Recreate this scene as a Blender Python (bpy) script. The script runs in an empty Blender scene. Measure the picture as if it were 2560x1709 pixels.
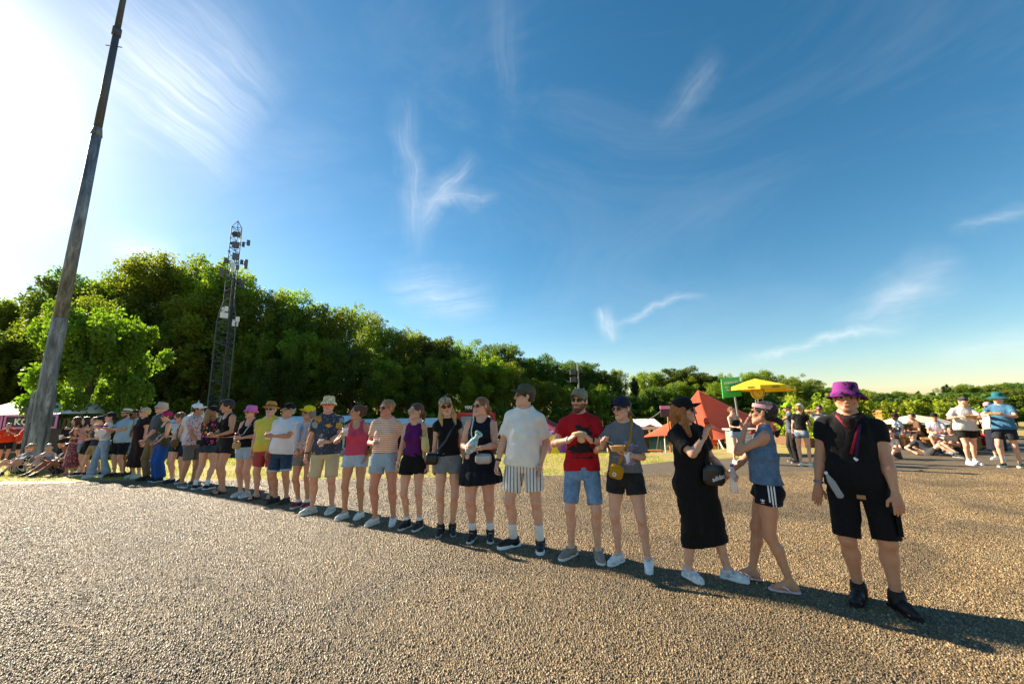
import bpy, bmesh, math, random, time
import numpy as np
from mathutils import Vector, Matrix
T0 = time.time()
scene = bpy.context.scene
COL = scene.collection
R = math.radians
# ------------------------------------------------------------------ camera, sky, sun, exposure
CAM_F, CAM_H, HORIZON, ROLL, PW, PH = 995., 1.6, 1022., .9, 2560, 1709
_p = math.atan((HORIZON-PH/2)/CAM_F); _r = R(ROLL)
C_UP = Vector((0, -math.sin(_p), math.cos(_p))); C_FW = Vector((0, math.cos(_p), math.sin(_p))); C_RT = Vector((1, 0, 0))
C_RT, C_UP = C_RT*math.cos(_r)-C_UP*math.sin(_r), C_UP*math.cos(_r)+C_RT*math.sin(_r)
cam = bpy.data.objects.new('camera', bpy.data.cameras.new('camera')); COL.objects.link(cam)
cam.matrix_world = Matrix(((C_RT.x, C_UP.x, -C_FW.x, 0), (C_RT.y, C_UP.y, -C_FW.y, 0), (C_RT.z, C_UP.z, -C_FW.z, CAM_H), (0, 0, 0, 1)))
cam.data.sensor_width = 36; cam.data.lens = CAM_F/PW*36; cam.data.clip_end = 2000; scene.camera = cam
SUN_AZ, SUN_EL = -60.1, 27.5
SUN = Vector((math.sin(R(SUN_AZ))*math.cos(R(SUN_EL)), math.cos(R(SUN_AZ))*math.cos(R(SUN_EL)), math.sin(R(SUN_EL))))
sun = bpy.data.objects.new('sun', bpy.data.lights.new('sun', 'SUN')); COL.objects.link(sun)
sun.data.energy = 5.0; sun.data.angle = R(.5); sun.data.color = (1, .86, .66); sun.rotation_euler = SUN.to_track_quat('Z', 'Y').to_euler()
def px_dir(x, y):
    return (C_RT*(x-PW/2)+C_UP*(PH/2-y)+C_FW*CAM_F).normalized()
def on_ground(x, y, z=0):
    d = px_dir(x, y); t = (z-CAM_H)/d.z; return Vector((0, 0, CAM_H))+d*t
def at(x, y, D):
    """the point seen at photo pixel x, y that stands D metres in front of the lens plane"""
    d = px_dir(x, y); return Vector((0, 0, CAM_H))+d*(D/d.y)
def px_of(P):
    v = Vector(P)-Vector((0, 0, CAM_H)); c = v.dot(C_FW); return PW/2+v.dot(C_RT)/c*CAM_F, PH/2-v.dot(C_UP)/c*CAM_F
def z_seen(x, y, py):
    """height at ground point x, y whose image row is py"""
    lo, hi = -6., 60.
    for _ in range(40):
        m = (lo+hi)/2
        if px_of((x, y, m))[1] > py: lo = m
        else: hi = m
    return lo
world = bpy.data.worlds.new('World'); scene.world = world; world.use_nodes = True
def make_sky():
    nt = world.node_tree; bg = nt.nodes['Background']; L = nt.links.new
    sk = nt.nodes.new('ShaderNodeTexSky'); sk.sky_type = 'NISHITA'; sk.sun_disc = False
    sk.sun_elevation = R(SUN_EL); sk.sun_rotation = R(SUN_AZ); sk.air_density = 1.0; sk.dust_density = .25; sk.ozone_density = 1.2; sk.altitude = 0
    tc = nt.nodes.new('ShaderNodeTexCoord'); g = tc.outputs['Generated']
    def M(op, a, b=None, c=None):
        n = nt.nodes.new('ShaderNodeMath'); n.operation = op
        for i, v in enumerate((a, b, c)):
            if v is None: continue
            if isinstance(v, bpy.types.NodeSocket): L(v, n.inputs[i])
            else: n.inputs[i].default_value = v
        return n.outputs[0]
    def dot(v):
        n = nt.nodes.new('ShaderNodeVectorMath'); n.operation = 'DOT_PRODUCT'; L(g, n.inputs[0]); n.inputs[1].default_value = v; return n.outputs['Value']
    def nz(scale, detail, rough, dist, sc, loc=(0, 0, 0), rot=(0, 0, 0)):
        mp = nt.nodes.new('ShaderNodeMapping'); mp.inputs['Scale'].default_value = sc; mp.inputs['Location'].default_value = loc; mp.inputs['Rotation'].default_value = rot; L(g, mp.inputs[0])
        n = nt.nodes.new('ShaderNodeTexNoise'); n.inputs['Scale'].default_value = scale; n.inputs['Detail'].default_value = detail; n.inputs['Roughness'].default_value = rough; n.inputs['Distortion'].default_value = dist
        L(mp.outputs[0], n.inputs['Vector']); return n.outputs['Fac']
    # cirrus: wisps drawn out along great circles; each is a soft band between two sky directions, combed by stretched noise
    total = None
    wob = M('MULTIPLY', M('SUBTRACT', nz(3.2, 3, .6, .3, (1, 1, 1)), .5), .10)
    wob2 = M('MULTIPLY', M('SUBTRACT', nz(11, 3, .65, .5, (1, 1, 1), (4, 2, 1)), .5), .05)
    def fibre(t, n, m):
        cx = nt.nodes.new('ShaderNodeCombineXYZ'); L(M('MULTIPLY', dot(t), 3.0), cx.inputs[0]); L(M('MULTIPLY', M('ADD', dot(n), M('MULTIPLY', wob, .9)), 44), cx.inputs[1]); L(M('MULTIPLY', dot(m), 3), cx.inputs[2])
        fn = nt.nodes.new('ShaderNodeTexNoise'); fn.inputs['Scale'].default_value = 1; fn.inputs['Detail'].default_value = 6; fn.inputs['Roughness'].default_value = .72; fn.inputs['Distortion'].default_value = .5; L(cx.outputs[0], fn.inputs['Vector']); return M('POWER', fn.outputs['Fac'], 1.7)
    fib = {}
    for (x0, y0, x1, y1, wid, amt, tail) in SKY_WISPS:
        a, b = px_dir(x0, y0), px_dir(x1, y1); n = a.cross(b).normalized(); m = (a+b).normalized(); t = n.cross(m); half = math.acos(max(-1, min(1, a.dot(b))))/2
        key = round(math.degrees(math.atan2(y1-y0, abs(x1-x0)+1e-3)*(1 if x1 > x0 else -1))/35)
        if key not in fib: fib[key] = fibre(t, n, m)
        across = M('ABSOLUTE', M('ADD', M('ADD', dot(n), wob), wob2))
        prof = M('POWER', M('MAXIMUM', M('SUBTRACT', 1, M('DIVIDE', across, wid)), 0), 1.6)
        al = M('DIVIDE', dot(t), math.sin(half))
        lim = M('POWER', M('MAXIMUM', M('SUBTRACT', 1, M('MULTIPLY', al, al)), 0), 1.3)
        if tail: lim = M('MULTIPLY', lim, M('ADD', .4, M('MULTIPLY', M('ADD', al, 1.), .4*tail)))
        front = M('GREATER_THAN', dot(m), .3)
        w = M('MULTIPLY', M('MULTIPLY', M('MULTIPLY', prof, lim), front), M('MULTIPLY', fib[key], amt*2.9))
        total = w if total is None else M('ADD', total, w)
    veil = M('MULTIPLY', M('POWER', M('MAXIMUM', M('SUBTRACT', nz(1.6, 5, .68, 1.2, (1, 1, 2.4), (7, 3, 1), (0, 0, .5)), .44), 0), 1.2), 1.3)
    ct = M('MINIMUM', M('ADD', total, M('MULTIPLY', veil, .34)), .9)
    # the white glare of hazy air round a sun that stands in the picture
    cs = M('MAXIMUM', dot(SUN), 0)
    glow = M('ADD', M('MULTIPLY', M('POWER', cs, 28), GLOW[0]), M('ADD', M('MULTIPLY', M('POWER', cs, 140), GLOW[1]), M('MULTIPLY', M('POWER', cs, 6), GLOW[2])))
    def sc_col(c, f):
        n = nt.nodes.new('ShaderNodeVectorMath'); n.operation = 'SCALE'; 
        if isinstance(c, bpy.types.NodeSocket): L(c, n.inputs[0])
        else: n.inputs[0].default_value = c
        if isinstance(f, bpy.types.NodeSocket): L(f, n.inputs['Scale'])
        else: n.inputs['Scale'].default_value = f
        return n.outputs[0]
    def addv(a, b): n = nt.nodes.new('ShaderNodeVectorMath'); n.operation = 'ADD'; L(a, n.inputs[0]); L(b, n.inputs[1]); return n.outputs[0]
    cl_light = M('ADD', CLOUD, M('MULTIPLY', M('POWER', cs, 6), CLOUD*.5))
    hs = nt.nodes.new('ShaderNodeHueSaturation'); hs.inputs['Saturation'].default_value = SKY_SAT; L(sk.outputs[0], hs.inputs['Color']); hs.inputs['Hue'].default_value = .488
    base = addv(sc_col(hs.outputs[0], M('SUBTRACT', 1, M('MULTIPLY', ct, .55))), sc_col((1., .99, .97), M('MULTIPLY', ct, cl_light)))
    L(addv(base, sc_col((1., .96, .88), glow)), bg.inputs['Color']); bg.inputs['Strength'].default_value = SKY_STR
SKY_STR = .05; CLOUD = 4.4; GLOW = (.10, 6., .03); SKY_SAT = 1.36
# photo rows and columns only serve to find the directions of the wisps
SKY_WISPS = [(150, -120, 660, 340, .16, .75, .7), (260, 60, 600, 480, .10, .5, .5), (1000, 200, 1050, 660, .045, .32, 0), (1245, -80, 1275, 360, .05, .42, -.4), (1030, 580, 1200, 380, .045, .45, 0),
             (1040, 510, 1260, 495, .03, .35, 0), (940, 700, 1260, 760, .09, .5, 0), (1500, 760, 1540, 860, .045, .8, 0), (1520, 808, 1780, 735, .018, .45, 0), (1640, 340, 1800, 110, .035, .22, 0), (2100, 840, 2400, 610, .06, .45, 0), (1840, 910, 2300, 800, .02, .6, 0),
             (2300, 890, 2720, 815, .05, .3, 0), (-120, 420, 220, 580, .06, .5, 0), (230, 620, 460, 640, .06, .5, 0), (2360, 580, 2640, 510, .02, .3, 0)]
make_sky()
scene.render.engine = 'CYCLES'
for k_, v_ in (('max_bounces', 6), ('diffuse_bounces', 3), ('glossy_bounces', 2), ('transmission_bounces', 4), ('transparent_max_bounces', 6)): setattr(scene.cycles, k_, v_)
world.cycles.sampling_method = 'MANUAL'; world.cycles.sample_map_resolution = 512
scene.view_settings.view_transform = 'Standard'; scene.view_settings.look = 'None'; scene.view_settings.gamma = 1; scene.view_settings.exposure = 1.66
try: scene.view_settings.use_curve_mapping = False
except Exception: pass

# ------------------------------------------------------------------ materials
MATS = {}
def srgb(h):
    if isinstance(h, str):
        h = h.lstrip('#'); c = [int(h[i:i+2], 16)/255 for i in (0, 2, 4)]
        return tuple((v/12.92 if v <= .04045 else ((v+.055)/1.055)**2.4) for v in c)
    return tuple(h)
def nodes_of(name):
    m = bpy.data.materials.new(name); m.use_nodes = True
    nt = m.node_tree; b = nt.nodes['Principled BSDF']
    return m, nt, b
def N(nt, t, **kw):
    n = nt.nodes.new(t)
    for k, v in kw.items():
        if k == 'op': n.operation = v
        else:
            try: n.inputs[k.replace('_', ' ')].default_value = v
            except Exception: setattr(n, k, v)
    return n
def ramp(nt, fac, stops, interp='LINEAR'):
    r = nt.nodes.new('ShaderNodeValToRGB'); e = r.color_ramp; e.interpolation = interp
    while len(e.elements) < len(stops): e.elements.new(.5)
    for el, (p, c) in zip(e.elements, stops):
        el.position = p; el.color = (*c, 1) if len(c) == 3 else c
    nt.links.new(fac, r.inputs['Fac']); return r.outputs['Color']
def mixc(nt, fac, a, b, mode='MIX'):
    n = nt.nodes.new('ShaderNodeMix'); n.data_type = 'RGBA'; n.blend_type = mode
    for s, v in (('Factor', fac), ('A', a), ('B', b)):
        i = [q for q in n.inputs if q.name == s and (q.type == 'VALUE' if s == 'Factor' else q.type == 'RGBA')][0]
        if hasattr(v, 'is_linked') or isinstance(v, bpy.types.NodeSocket): nt.links.new(v, i)
        elif s == 'Factor': i.default_value = v
        else: i.default_value = (*v, 1)
    return [o for o in n.outputs if o.type == 'RGBA'][0]
def math_(nt, op, a, b=None, c=None):
    n = nt.nodes.new('ShaderNodeMath'); n.operation = op
    for i, v in enumerate((a, b, c)):
        if v is None: continue
        if isinstance(v, bpy.types.NodeSocket): nt.links.new(v, n.inputs[i])
        else: n.inputs[i].default_value = v
    return n.outputs[0]
def coords(nt, scale=(1, 1, 1), kind='Object', rot=(0, 0, 0), loc=(0, 0, 0)):
    tc = nt.nodes.new('ShaderNodeTexCoord'); mp = nt.nodes.new('ShaderNodeMapping')
    mp.inputs['Scale'].default_value = scale; mp.inputs['Rotation'].default_value = rot; mp.inputs['Location'].default_value = loc
    nt.links.new(tc.outputs[kind], mp.inputs['Vector']); return mp.outputs['Vector']
def noise(nt, vec, scale, detail=3, rough=.55, dist=0):
    n = nt.nodes.new('ShaderNodeTexNoise'); n.inputs['Scale'].default_value = scale; n.inputs['Detail'].default_value = detail
    n.inputs['Roughness'].default_value = rough; n.inputs['Distortion'].default_value = dist
    if vec is not None: nt.links.new(vec, n.inputs['Vector'])
    return n.outputs['Fac']
def bump(nt, b, h, strength=.3, dist=.01):
    n = nt.nodes.new('ShaderNodeBump'); n.inputs['Strength'].default_value = strength; n.inputs['Distance'].default_value = dist
    nt.links.new(h, n.inputs['Height']); nt.links.new(n.outputs['Normal'], b.inputs['Normal']); return n
def mat(name, col, rough=.6, metal=0., var=.12, nscale=8., bumps=0., bscale=60., spec=.5, **kw):
    if name in MATS: return MATS[name]
    col = srgb(col); m, nt, b = nodes_of(name); v = coords(nt)
    if var:
        f = noise(nt, v, nscale, 4)
        lo = tuple(c*(1-var) for c in col); hi = tuple(min(1, c*(1+var)) for c in col)
        nt.links.new(ramp(nt, f, [(.3, lo), (.7, hi)]), b.inputs['Base Color'])
    else: b.inputs['Base Color'].default_value = (*col, 1)
    b.inputs['Roughness'].default_value = rough; b.inputs['Metallic'].default_value = metal
    b.inputs['Specular IOR Level'].default_value = spec
    if bumps: bump(nt, b, noise(nt, v, bscale, 4), bumps, .01)
    for k, x in kw.items(): b.inputs[k.replace('_', ' ')].default_value = x
    MATS[name] = m; return m
def cloth(col, pat=None, name=None):
    """woven fabric; pat: (kind, colours...) printed or woven pattern in the wearer's own coordinates"""
    key = name or 'cloth_%s_%s' % (col, pat)
    if key in MATS: return MATS[key]
    m, nt, b = nodes_of('fabric'); v = coords(nt); base = srgb(col)
    f = noise(nt, v, 5, 4)
    c = ramp(nt, f, [(.25, tuple(x*.86 for x in base)), (.75, tuple(min(1, x*1.1) for x in base))])
    if pat:
        k = pat[0]; p = [srgb(q) for q in pat[1:] if isinstance(q, str)]
        sx = nt.nodes.new('ShaderNodeSeparateXYZ'); nt.links.new(v, sx.inputs[0])
        if k in ('hstripe', 'vstripe'):
            s = sx.outputs[2] if k == 'hstripe' else sx.outputs[0]
            w = math_(nt, 'ADD', math_(nt, 'MULTIPLY', s, pat[2]), math_(nt, 'MULTIPLY', noise(nt, v, 3, 2), .35))
            fr = math_(nt, 'FRACT', w); g = math_(nt, 'LESS_THAN', fr, pat[3])
            c = mixc(nt, g, c, p[0])
        elif k == 'flowers':     # big blossoms: voronoi cells with petals
            vo = nt.nodes.new('ShaderNodeTexVoronoi'); vo.inputs['Scale'].default_value = pat[-1]
            nt.links.new(v, vo.inputs['Vector'])
            ro = nt.nodes.new('ShaderNodeSeparateColor'); nt.links.new(vo.outputs['Color'], ro.inputs[0])
            nn = noise(nt, v, pat[-1]*4, 2, .5, 1.)
            d = math_(nt, 'ADD', vo.outputs['Distance'], math_(nt, 'MULTIPLY', math_(nt, 'SUBTRACT', nn, .5), .55))
            g = math_(nt, 'LESS_THAN', d, .40)
            hue = ramp(nt, ro.outputs[0], [(i/len(p), q) for i, q in enumerate(p)], 'CONSTANT')
            g2 = math_(nt, 'MULTIPLY', g, math_(nt, 'GREATER_THAN', ro.outputs[1], .22))
            c = mixc(nt, g2, c, hue)
            lf = math_(nt, 'GREATER_THAN', noise(nt, v, pat[-1]*3.3, 1, .5, 2.), .66)
            c = mixc(nt, math_(nt, 'MULTIPLY', lf, .55), c, tuple(.5*q+.3 for q in p[-1]))
        elif k == 'specks':
            g = math_(nt, 'GREATER_THAN', noise(nt, v, pat[-1], 2, .6, .8), pat[-2])
            c = mixc(nt, g, c, p[0])
            if len(p) > 1:
                g = math_(nt, 'GREATER_THAN', noise(nt, coords(nt, loc=(3, 5, 2)), pat[-1]*.8, 2, .6, .8), pat[-2]+.03)
                c = mixc(nt, g, c, p[1])
        elif k == 'denim':
            f2 = ramp(nt, noise(nt, v, 11, 5, .7), [(.4, (0, 0, 0)), (.68, (1, 1, 1))]); c = mixc(nt, math_(nt, 'MULTIPLY', f2, .5), c, p[0]); f2 = ramp(nt, noise(nt, coords(nt, (1, 1, 1), loc=(4, 1, 7)), 7, 4, .7), [(.5, (0, 0, 0)), (.75, (1, 1, 1))]); c = mixc(nt, math_(nt, 'MULTIPLY', f2, .22), c, tuple(.5*q for q in base))
            f3 = noise(nt, coords(nt, (260, 260, 60)), 1, 1); c = mixc(nt, math_(nt, 'MULTIPLY', f3, .25), c, p[0])
    nt.links.new(c, b.inputs['Base Color'])
    b.inputs['Roughness'].default_value = .82; b.inputs['Specular IOR Level'].default_value = .25
    b.inputs['Sheen Weight'].default_value = .03
    h = math_(nt, 'ADD', math_(nt, 'ABSOLUTE', math_(nt, 'SUBTRACT', noise(nt, coords(nt, (1, 1, .4)), 13, 3, .55, 1.1), .5)), math_(nt, 'MULTIPLY', noise(nt, v, 420, 1), .06))
    bump(nt, b, h, .8, .024)
    MATS[key] = m; return m
def skin_mat():
    if 'skin' in MATS: return MATS['skin']
    m, nt, b = nodes_of('skin')
    a = nt.nodes.new('ShaderNodeAttribute'); a.attribute_name = 'tone'
    v = coords(nt); f = noise(nt, v, 14, 4)
    c = mixc(nt, ramp(nt, f, [(.35, (0, 0, 0)), (.7, (.45, .45, .45))]), a.outputs['Color'], (.45, .14, .08))
    c = mixc(nt, .55, a.outputs['Color'], c)
    nt.links.new(c, b.inputs['Base Color']); b.inputs['Roughness'].default_value = .52
    b.inputs['Specular IOR Level'].default_value = .4
    b.inputs['Subsurface Weight'].default_value = .0
    bump(nt, b, noise(nt, v, 130, 3), .12, .004)
    MATS['skin'] = m; return m
def hair_mat(col):
    k = 'hair_%s' % (col,)
    if k in MATS: return MATS[k]
    c = srgb(col); m, nt, b = nodes_of('hair'); v = coords(nt, (110, 110, 20))
    f = noise(nt, v, 1, 4, .65, 1.2)
    nt.links.new(ramp(nt, f, [(.3, tuple(x*.35 for x in c)), (.7, tuple(min(1, x*1.7) for x in c))]), b.inputs['Base Color'])
    b.inputs['Roughness'].default_value = .42; bump(nt, b, f, 1., .02); MATS[k] = m; return m
def glassy(name, col, alpha=.35, rough=.08):
    if name in MATS: return MATS[name]
    m, nt, b = nodes_of(name); b.inputs['Base Color'].default_value = (*srgb(col), 1); b.inputs['Roughness'].default_value = rough
    b.inputs['Alpha'].default_value = alpha; MATS[name] = m; return m
# ------------------------------------------------------------------ mesh building
def tag(o, label=None, cat=None, group=None, kind=None):
    if label: o['label'] = label
    if cat: o['category'] = cat
    if group: o['group'] = group
    if kind: o['kind'] = kind
    return o
def obj(name, me, parent=None, loc=None, rot=None):
    o = bpy.data.objects.new(name, me); COL.objects.link(o)
    if parent is not None: o.parent = parent
    if loc is not None: o.location = loc
    if rot is not None: o.rotation_euler = rot
    return o
def thing(name, label, cat, loc=(0, 0, 0), rz=0, group=None):
    o = obj(name, None, None, loc, (0, 0, rz)); o.empty_display_size = .1
    return tag(o, label, cat, group)
def mesh(name, V, F, m=None, smooth=False):
    me = bpy.data.meshes.new(name)
    V = np.asarray(V, np.float32)
    if isinstance(F, np.ndarray) and F.ndim == 2:
        n, k = F.shape
        me.vertices.add(len(V)); me.vertices.foreach_set('co', V.ravel())
        me.loops.add(n*k); me.loops.foreach_set('vertex_index', F.ravel().astype(np.int32))
        me.polygons.add(n); me.polygons.foreach_set('loop_start', np.arange(0, n*k, k, dtype=np.int32))
        me.update(calc_edges=True)
    else: me.from_pydata(V.tolist(), [], [tuple(f) for f in F]); me.update()
    if smooth: me.polygons.foreach_set('use_smooth', np.ones(len(me.polygons), bool))
    for q in (m if isinstance(m, (list, tuple)) else [m]):
        if q: me.materials.append(q)
    return me
class MB:
    """collects boxes, tubes and lathes into one mesh"""
    def __init__(s): s.V = []; s.F = []; s.M = []; s.mi = 0
    def add(s, V, F):
        o = len(s.V); s.V += [tuple(map(float, v)) for v in V]; s.F += [tuple(i+o for i in f) for f in F]; s.M += [s.mi]*len(F); return s
    def box(s, c, d, rz=0, Rm=None):
        x, y, z = (q/2 for q in d); P = [(-x, -y, -z), (x, -y, -z), (x, y, -z), (-x, y, -z), (-x, -y, z), (x, -y, z), (x, y, z), (-x, y, z)]
        M = Rm if Rm is not None else Matrix.Rotation(rz, 3, 'Z'); c = Vector(c)
        return s.add([M @ Vector(p)+c for p in P], [(0, 3, 2, 1), (4, 5, 6, 7), (0, 1, 5, 4), (1, 2, 6, 5), (2, 3, 7, 6), (3, 0, 4, 7)])
    def tube(s, pts, rad, n=8, cap=True):
        pts = [Vector(p) for p in pts]; k = len(pts); rad = rad if isinstance(rad, (list, tuple)) else [rad]*k
        V = []; F = []; u = None
        for i, p in enumerate(pts):
            t = (pts[min(i+1, k-1)]-pts[max(i-1, 0)]).normalized()
            if u is None: u = t.orthogonal().normalized()
            else: u = (u-t*u.dot(t)).normalized() if (u-t*u.dot(t)).length > 1e-6 else t.orthogonal().normalized()
            w = t.cross(u)
            V += [p+(u*math.cos(a)+w*math.sin(a))*rad[i] for a in (2*math.pi*j/n for j in range(n))]
        for i in range(k-1):
            for j in range(n): F.append((i*n+j, i*n+(j+1) % n, (i+1)*n+(j+1) % n, (i+1)*n+j))
        if cap: F += [tuple(range(n-1, -1, -1)), tuple(range((k-1)*n, k*n))]
        return s.add(V, F)
    def lathe(s, prof, n=20, M=None, cap=True, sx=1., sy=1.):
        M = M if M is not None else Matrix.Identity(4); V = []; F = []; k = len(prof)
        for r, z in prof: V += [M @ Vector((r*sx*math.cos(2*math.pi*j/n), r*sy*math.sin(2*math.pi*j/n), z)) for j in range(n)]
        for i in range(k-1):
            for j in range(n): F.append((i*n+j, i*n+(j+1) % n, (i+1)*n+(j+1) % n, (i+1)*n+j))
        if cap: F += [tuple(range(n-1, -1, -1)), tuple(range((k-1)*n, k*n))]
        return s.add(V, F)
    def quad(s, a, b, c, d): return s.add([a, b, c, d], [(0, 1, 2, 3)])
    def build(s, name, m, parent=None, smooth=False, loc=None, rot=None):
        me = mesh(name, s.V, s.F, m, smooth)
        if isinstance(m, (list, tuple)): me.polygons.foreach_set('material_index', np.array(s.M, np.int32))
        return obj(name, me, parent, loc, rot)
# ------------------------------------------------------------------ implicit surfaces (bodies, clothes, hair)
class Grid:
    """distance field on a box; primitives blend smoothly, surface() skins the zero level with quads"""
    def __init__(s, lo, hi, h):
        s.h = h; s.lo = np.array(lo, np.float32)-3*h
        n = np.ceil((np.array(hi)-s.lo)/h).astype(int)+4
        s.n = n; s.D = np.full(n, .5, np.float32)
        s.ax = [s.lo[i]+h*np.arange(n[i], dtype=np.float32) for i in range(3)]
    def sub(s, lo, hi):
        i0 = np.clip(np.floor((np.asarray(lo)-s.lo)/s.h).astype(int), 0, s.n); i1 = np.clip(np.ceil((np.asarray(hi)-s.lo)/s.h).astype(int)+1, 0, s.n)
        if (i1 <= i0).any(): return None
        sl = tuple(slice(a, b) for a, b in zip(i0, i1))
        return sl, s.ax[0][sl[0]][:, None, None], s.ax[1][sl[1]][None, :, None], s.ax[2][sl[2]][None, None, :]
    def merge(s, sl, d, k, op):
        A = s.D[sl]
        if op == 'add':
            if k > 0:
                h = np.clip(.5+.5*(A-d)/k, 0, 1); s.D[sl] = A*(1-h)+d*h-k*h*(1-h)
            else: s.D[sl] = np.minimum(A, d)
        elif op == 'cut':
            if k > 0:
                h = np.clip(.5-.5*(A+d)/k, 0, 1); s.D[sl] = A*(1-h)-d*h+k*h*(1-h)
            else: s.D[sl] = np.maximum(A, -d)
    def do(s, P):
        """P: list of primitive tuples"""
        for p in P:
            t = p[0]
            if t == 'cone': _, a, b, ra, rb, k, op, clip = p; s.cone(a, b, ra, rb, k, op, clip)
            elif t == 'ell': _, c, r, M, k, op = p; s.ell(c, r, M, k, op)
            elif t == 'loft': s.loft(*p[1:])
    def cone(s, a, b, ra, rb, k=.02, op='add', clip=None):
        a = np.asarray(a, np.float32); b = np.asarray(b, np.float32); m = max(ra, rb)+k+3*s.h
        q = s.sub(np.minimum(a, b)-m, np.maximum(a, b)+m)
        if q is None: return
        sl, X, Y, Z = q; ab = b-a; L = float(ab@ab)+1e-9
        x, y, z = X-a[0], Y-a[1], Z-a[2]
        t = np.clip((x*ab[0]+y*ab[1]+z*ab[2])/L, 0, 1)
        d = np.sqrt((x-t*ab[0])**2+(y-t*ab[1])**2+(z-t*ab[2])**2)-(ra+t*(rb-ra))
        if clip is not None:
            for (c, n_) in clip: d = np.maximum(d, (X-c[0])*n_[0]+(Y-c[1])*n_[1]+(Z-c[2])*n_[2])
        s.merge(sl, d, k, op)
    def ell(s, c, r, M=None, k=.02, op='add'):
        c = np.asarray(c, np.float32); m = max(r)+k+3*s.h
        q = s.sub(c-m, c+m)
        if q is None: return
        sl, X, Y, Z = q; x, y, z = X-c[0], Y-c[1], Z-c[2]
        if M is not None:
            M = np.asarray(M, np.float32); x, y, z = (M[0, i]*x+M[1, i]*y+M[2, i]*z for i in range(3))
        k0 = np.sqrt((x/r[0])**2+(y/r[1])**2+(z/r[2])**2); k1 = np.sqrt((x/r[0]**2)**2+(y/r[1]**2)**2+(z/r[2]**2)**2)+1e-6
        s.merge(sl, k0*(k0-1)/k1, k, op)
    def loft(s, lev, M, o, k=.03, op='add', n=2.3, fold=None, inner=None):
        """stack of ellipses (z, x0, y0, halfwidth, front, back) in the frame M (columns), origin o"""
        lev = np.asarray(lev, np.float32); M = np.asarray(M, np.float32); o = np.asarray(o, np.float32)
        m = max(lev[:, 3].max(), lev[:, 4].max(), lev[:, 5].max())+k+3*s.h+.03
        cs = [o+M@np.array((l[1], l[2], l[0])) for l in lev]
        q = s.sub(np.min(cs, 0)-m, np.max(cs, 0)+m)
        if q is None: return
        sl, X, Y, Z = q; x, y, z = X-o[0], Y-o[1], Z-o[2]
        lx, ly, lz = (M[0, i]*x+M[1, i]*y+M[2, i]*z for i in range(3))
        def ip(j): return np.interp(lz, lev[:, 0], lev[:, j]).astype(np.float32)
        a, bf, bb = ip(3), ip(4), ip(5); x = lx-ip(1); y = ly-ip(2)
        b = np.where(y < 0, bf, bb)
        if fold:
            th = np.arctan2(y/b, x/a); amp, cnt, ph = fold[:3]
            g = np.clip((fold[3]-lz)/max(1e-3, fold[3]-lev[0, 0]), 0, 1)
            w = 1+amp*g*(np.sin(cnt*th+ph)+.5*np.sin(cnt*1.7*th+2*ph+lz*4))
            a = a*w; b = b*w
        rho = ((np.abs(x)/a)**n+(np.abs(y)/b)**n)**(1/n)
        d = (rho-1)*np.minimum(a, b)
        d = np.maximum(d, np.maximum(lz-lev[-1, 0], lev[0, 0]-lz))
        s.merge(sl, d, k, op)
    def plane(s, c, n_):
        c = np.asarray(c, np.float32); X, Y, Z = s.ax[0][:, None, None], s.ax[1][None, :, None], s.ax[2][None, None, :]
        s.D = np.maximum(s.D, (X-c[0])*n_[0]+(Y-c[1])*n_[1]+(Z-c[2])*n_[2])
    def wrinkle(s, amp, seed, scale=1., zs=.55):
        r = np.random.RandomState(seed); X, Y, Z = s.ax[0][:, None, None], s.ax[1][None, :, None], s.ax[2][None, None, :]
        W = 0
        for i in range(5):
            f = r.uniform(18, 46)*scale; d = r.normal(size=3); d[2] *= zs*1.6; d /= np.linalg.norm(d); e = r.normal(size=3)*7*scale
            W = W+np.sin(f*(d[0]*X+d[1]*Y+d[2]*Z)+1.7*np.sin(e[0]*X+e[1]*Y+e[2]*Z+i))*(26./f/scale)
        W = W.astype(np.float32); s.D = s.D+amp*.42*np.where(W > 0, W, -.45*W)
    def surface(s):
        D = s.D; D[0] = D[-1] = .5; D[:, 0] = D[:, -1] = .5; D[:, :, 0] = D[:, :, -1] = .5
        S = D < 0; nx, ny, nz = D.shape
        acc = np.zeros((nx-1, ny-1, nz-1, 3), np.float32); cnt = np.zeros((nx-1, ny-1, nz-1), np.float32)
        for axis in range(3):
            A = [slice(None)]*3; B = [slice(None)]*3; A[axis] = slice(0, -1); B[axis] = slice(1, None)
            d0, d1 = D[tuple(A)], D[tuple(B)]; X = (S[tuple(A)] != S[tuple(B)])
            I = np.argwhere(X); t = d0[X]/(d0[X]-d1[X])
            o1, o2 = [q for q in range(3) if q != axis]
            P = I.astype(np.float32); P[:, axis] += t
            for a in (0, 1):
                for b in (0, 1):
                    J = I.copy(); J[:, o1] -= a; J[:, o2] -= b
                    ok = (J[:, o1] >= 0) & (J[:, o2] >= 0) & (J[:, o1] < acc.shape[o1]) & (J[:, o2] < acc.shape[o2])
                    J = J[ok]; f = (J[:, 0]*(ny-1)+J[:, 1])*(nz-1)+J[:, 2]
                    np.add.at(acc.reshape(-1, 3), f, P[ok]); np.add.at(cnt.reshape(-1), f, 1)
        C = cnt > 0; idx = np.full(C.shape, -1, np.int64); idx[C] = np.arange(C.sum())
        V = acc[C]/cnt[C][:, None]*s.h+s.lo
        Fs = []
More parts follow.
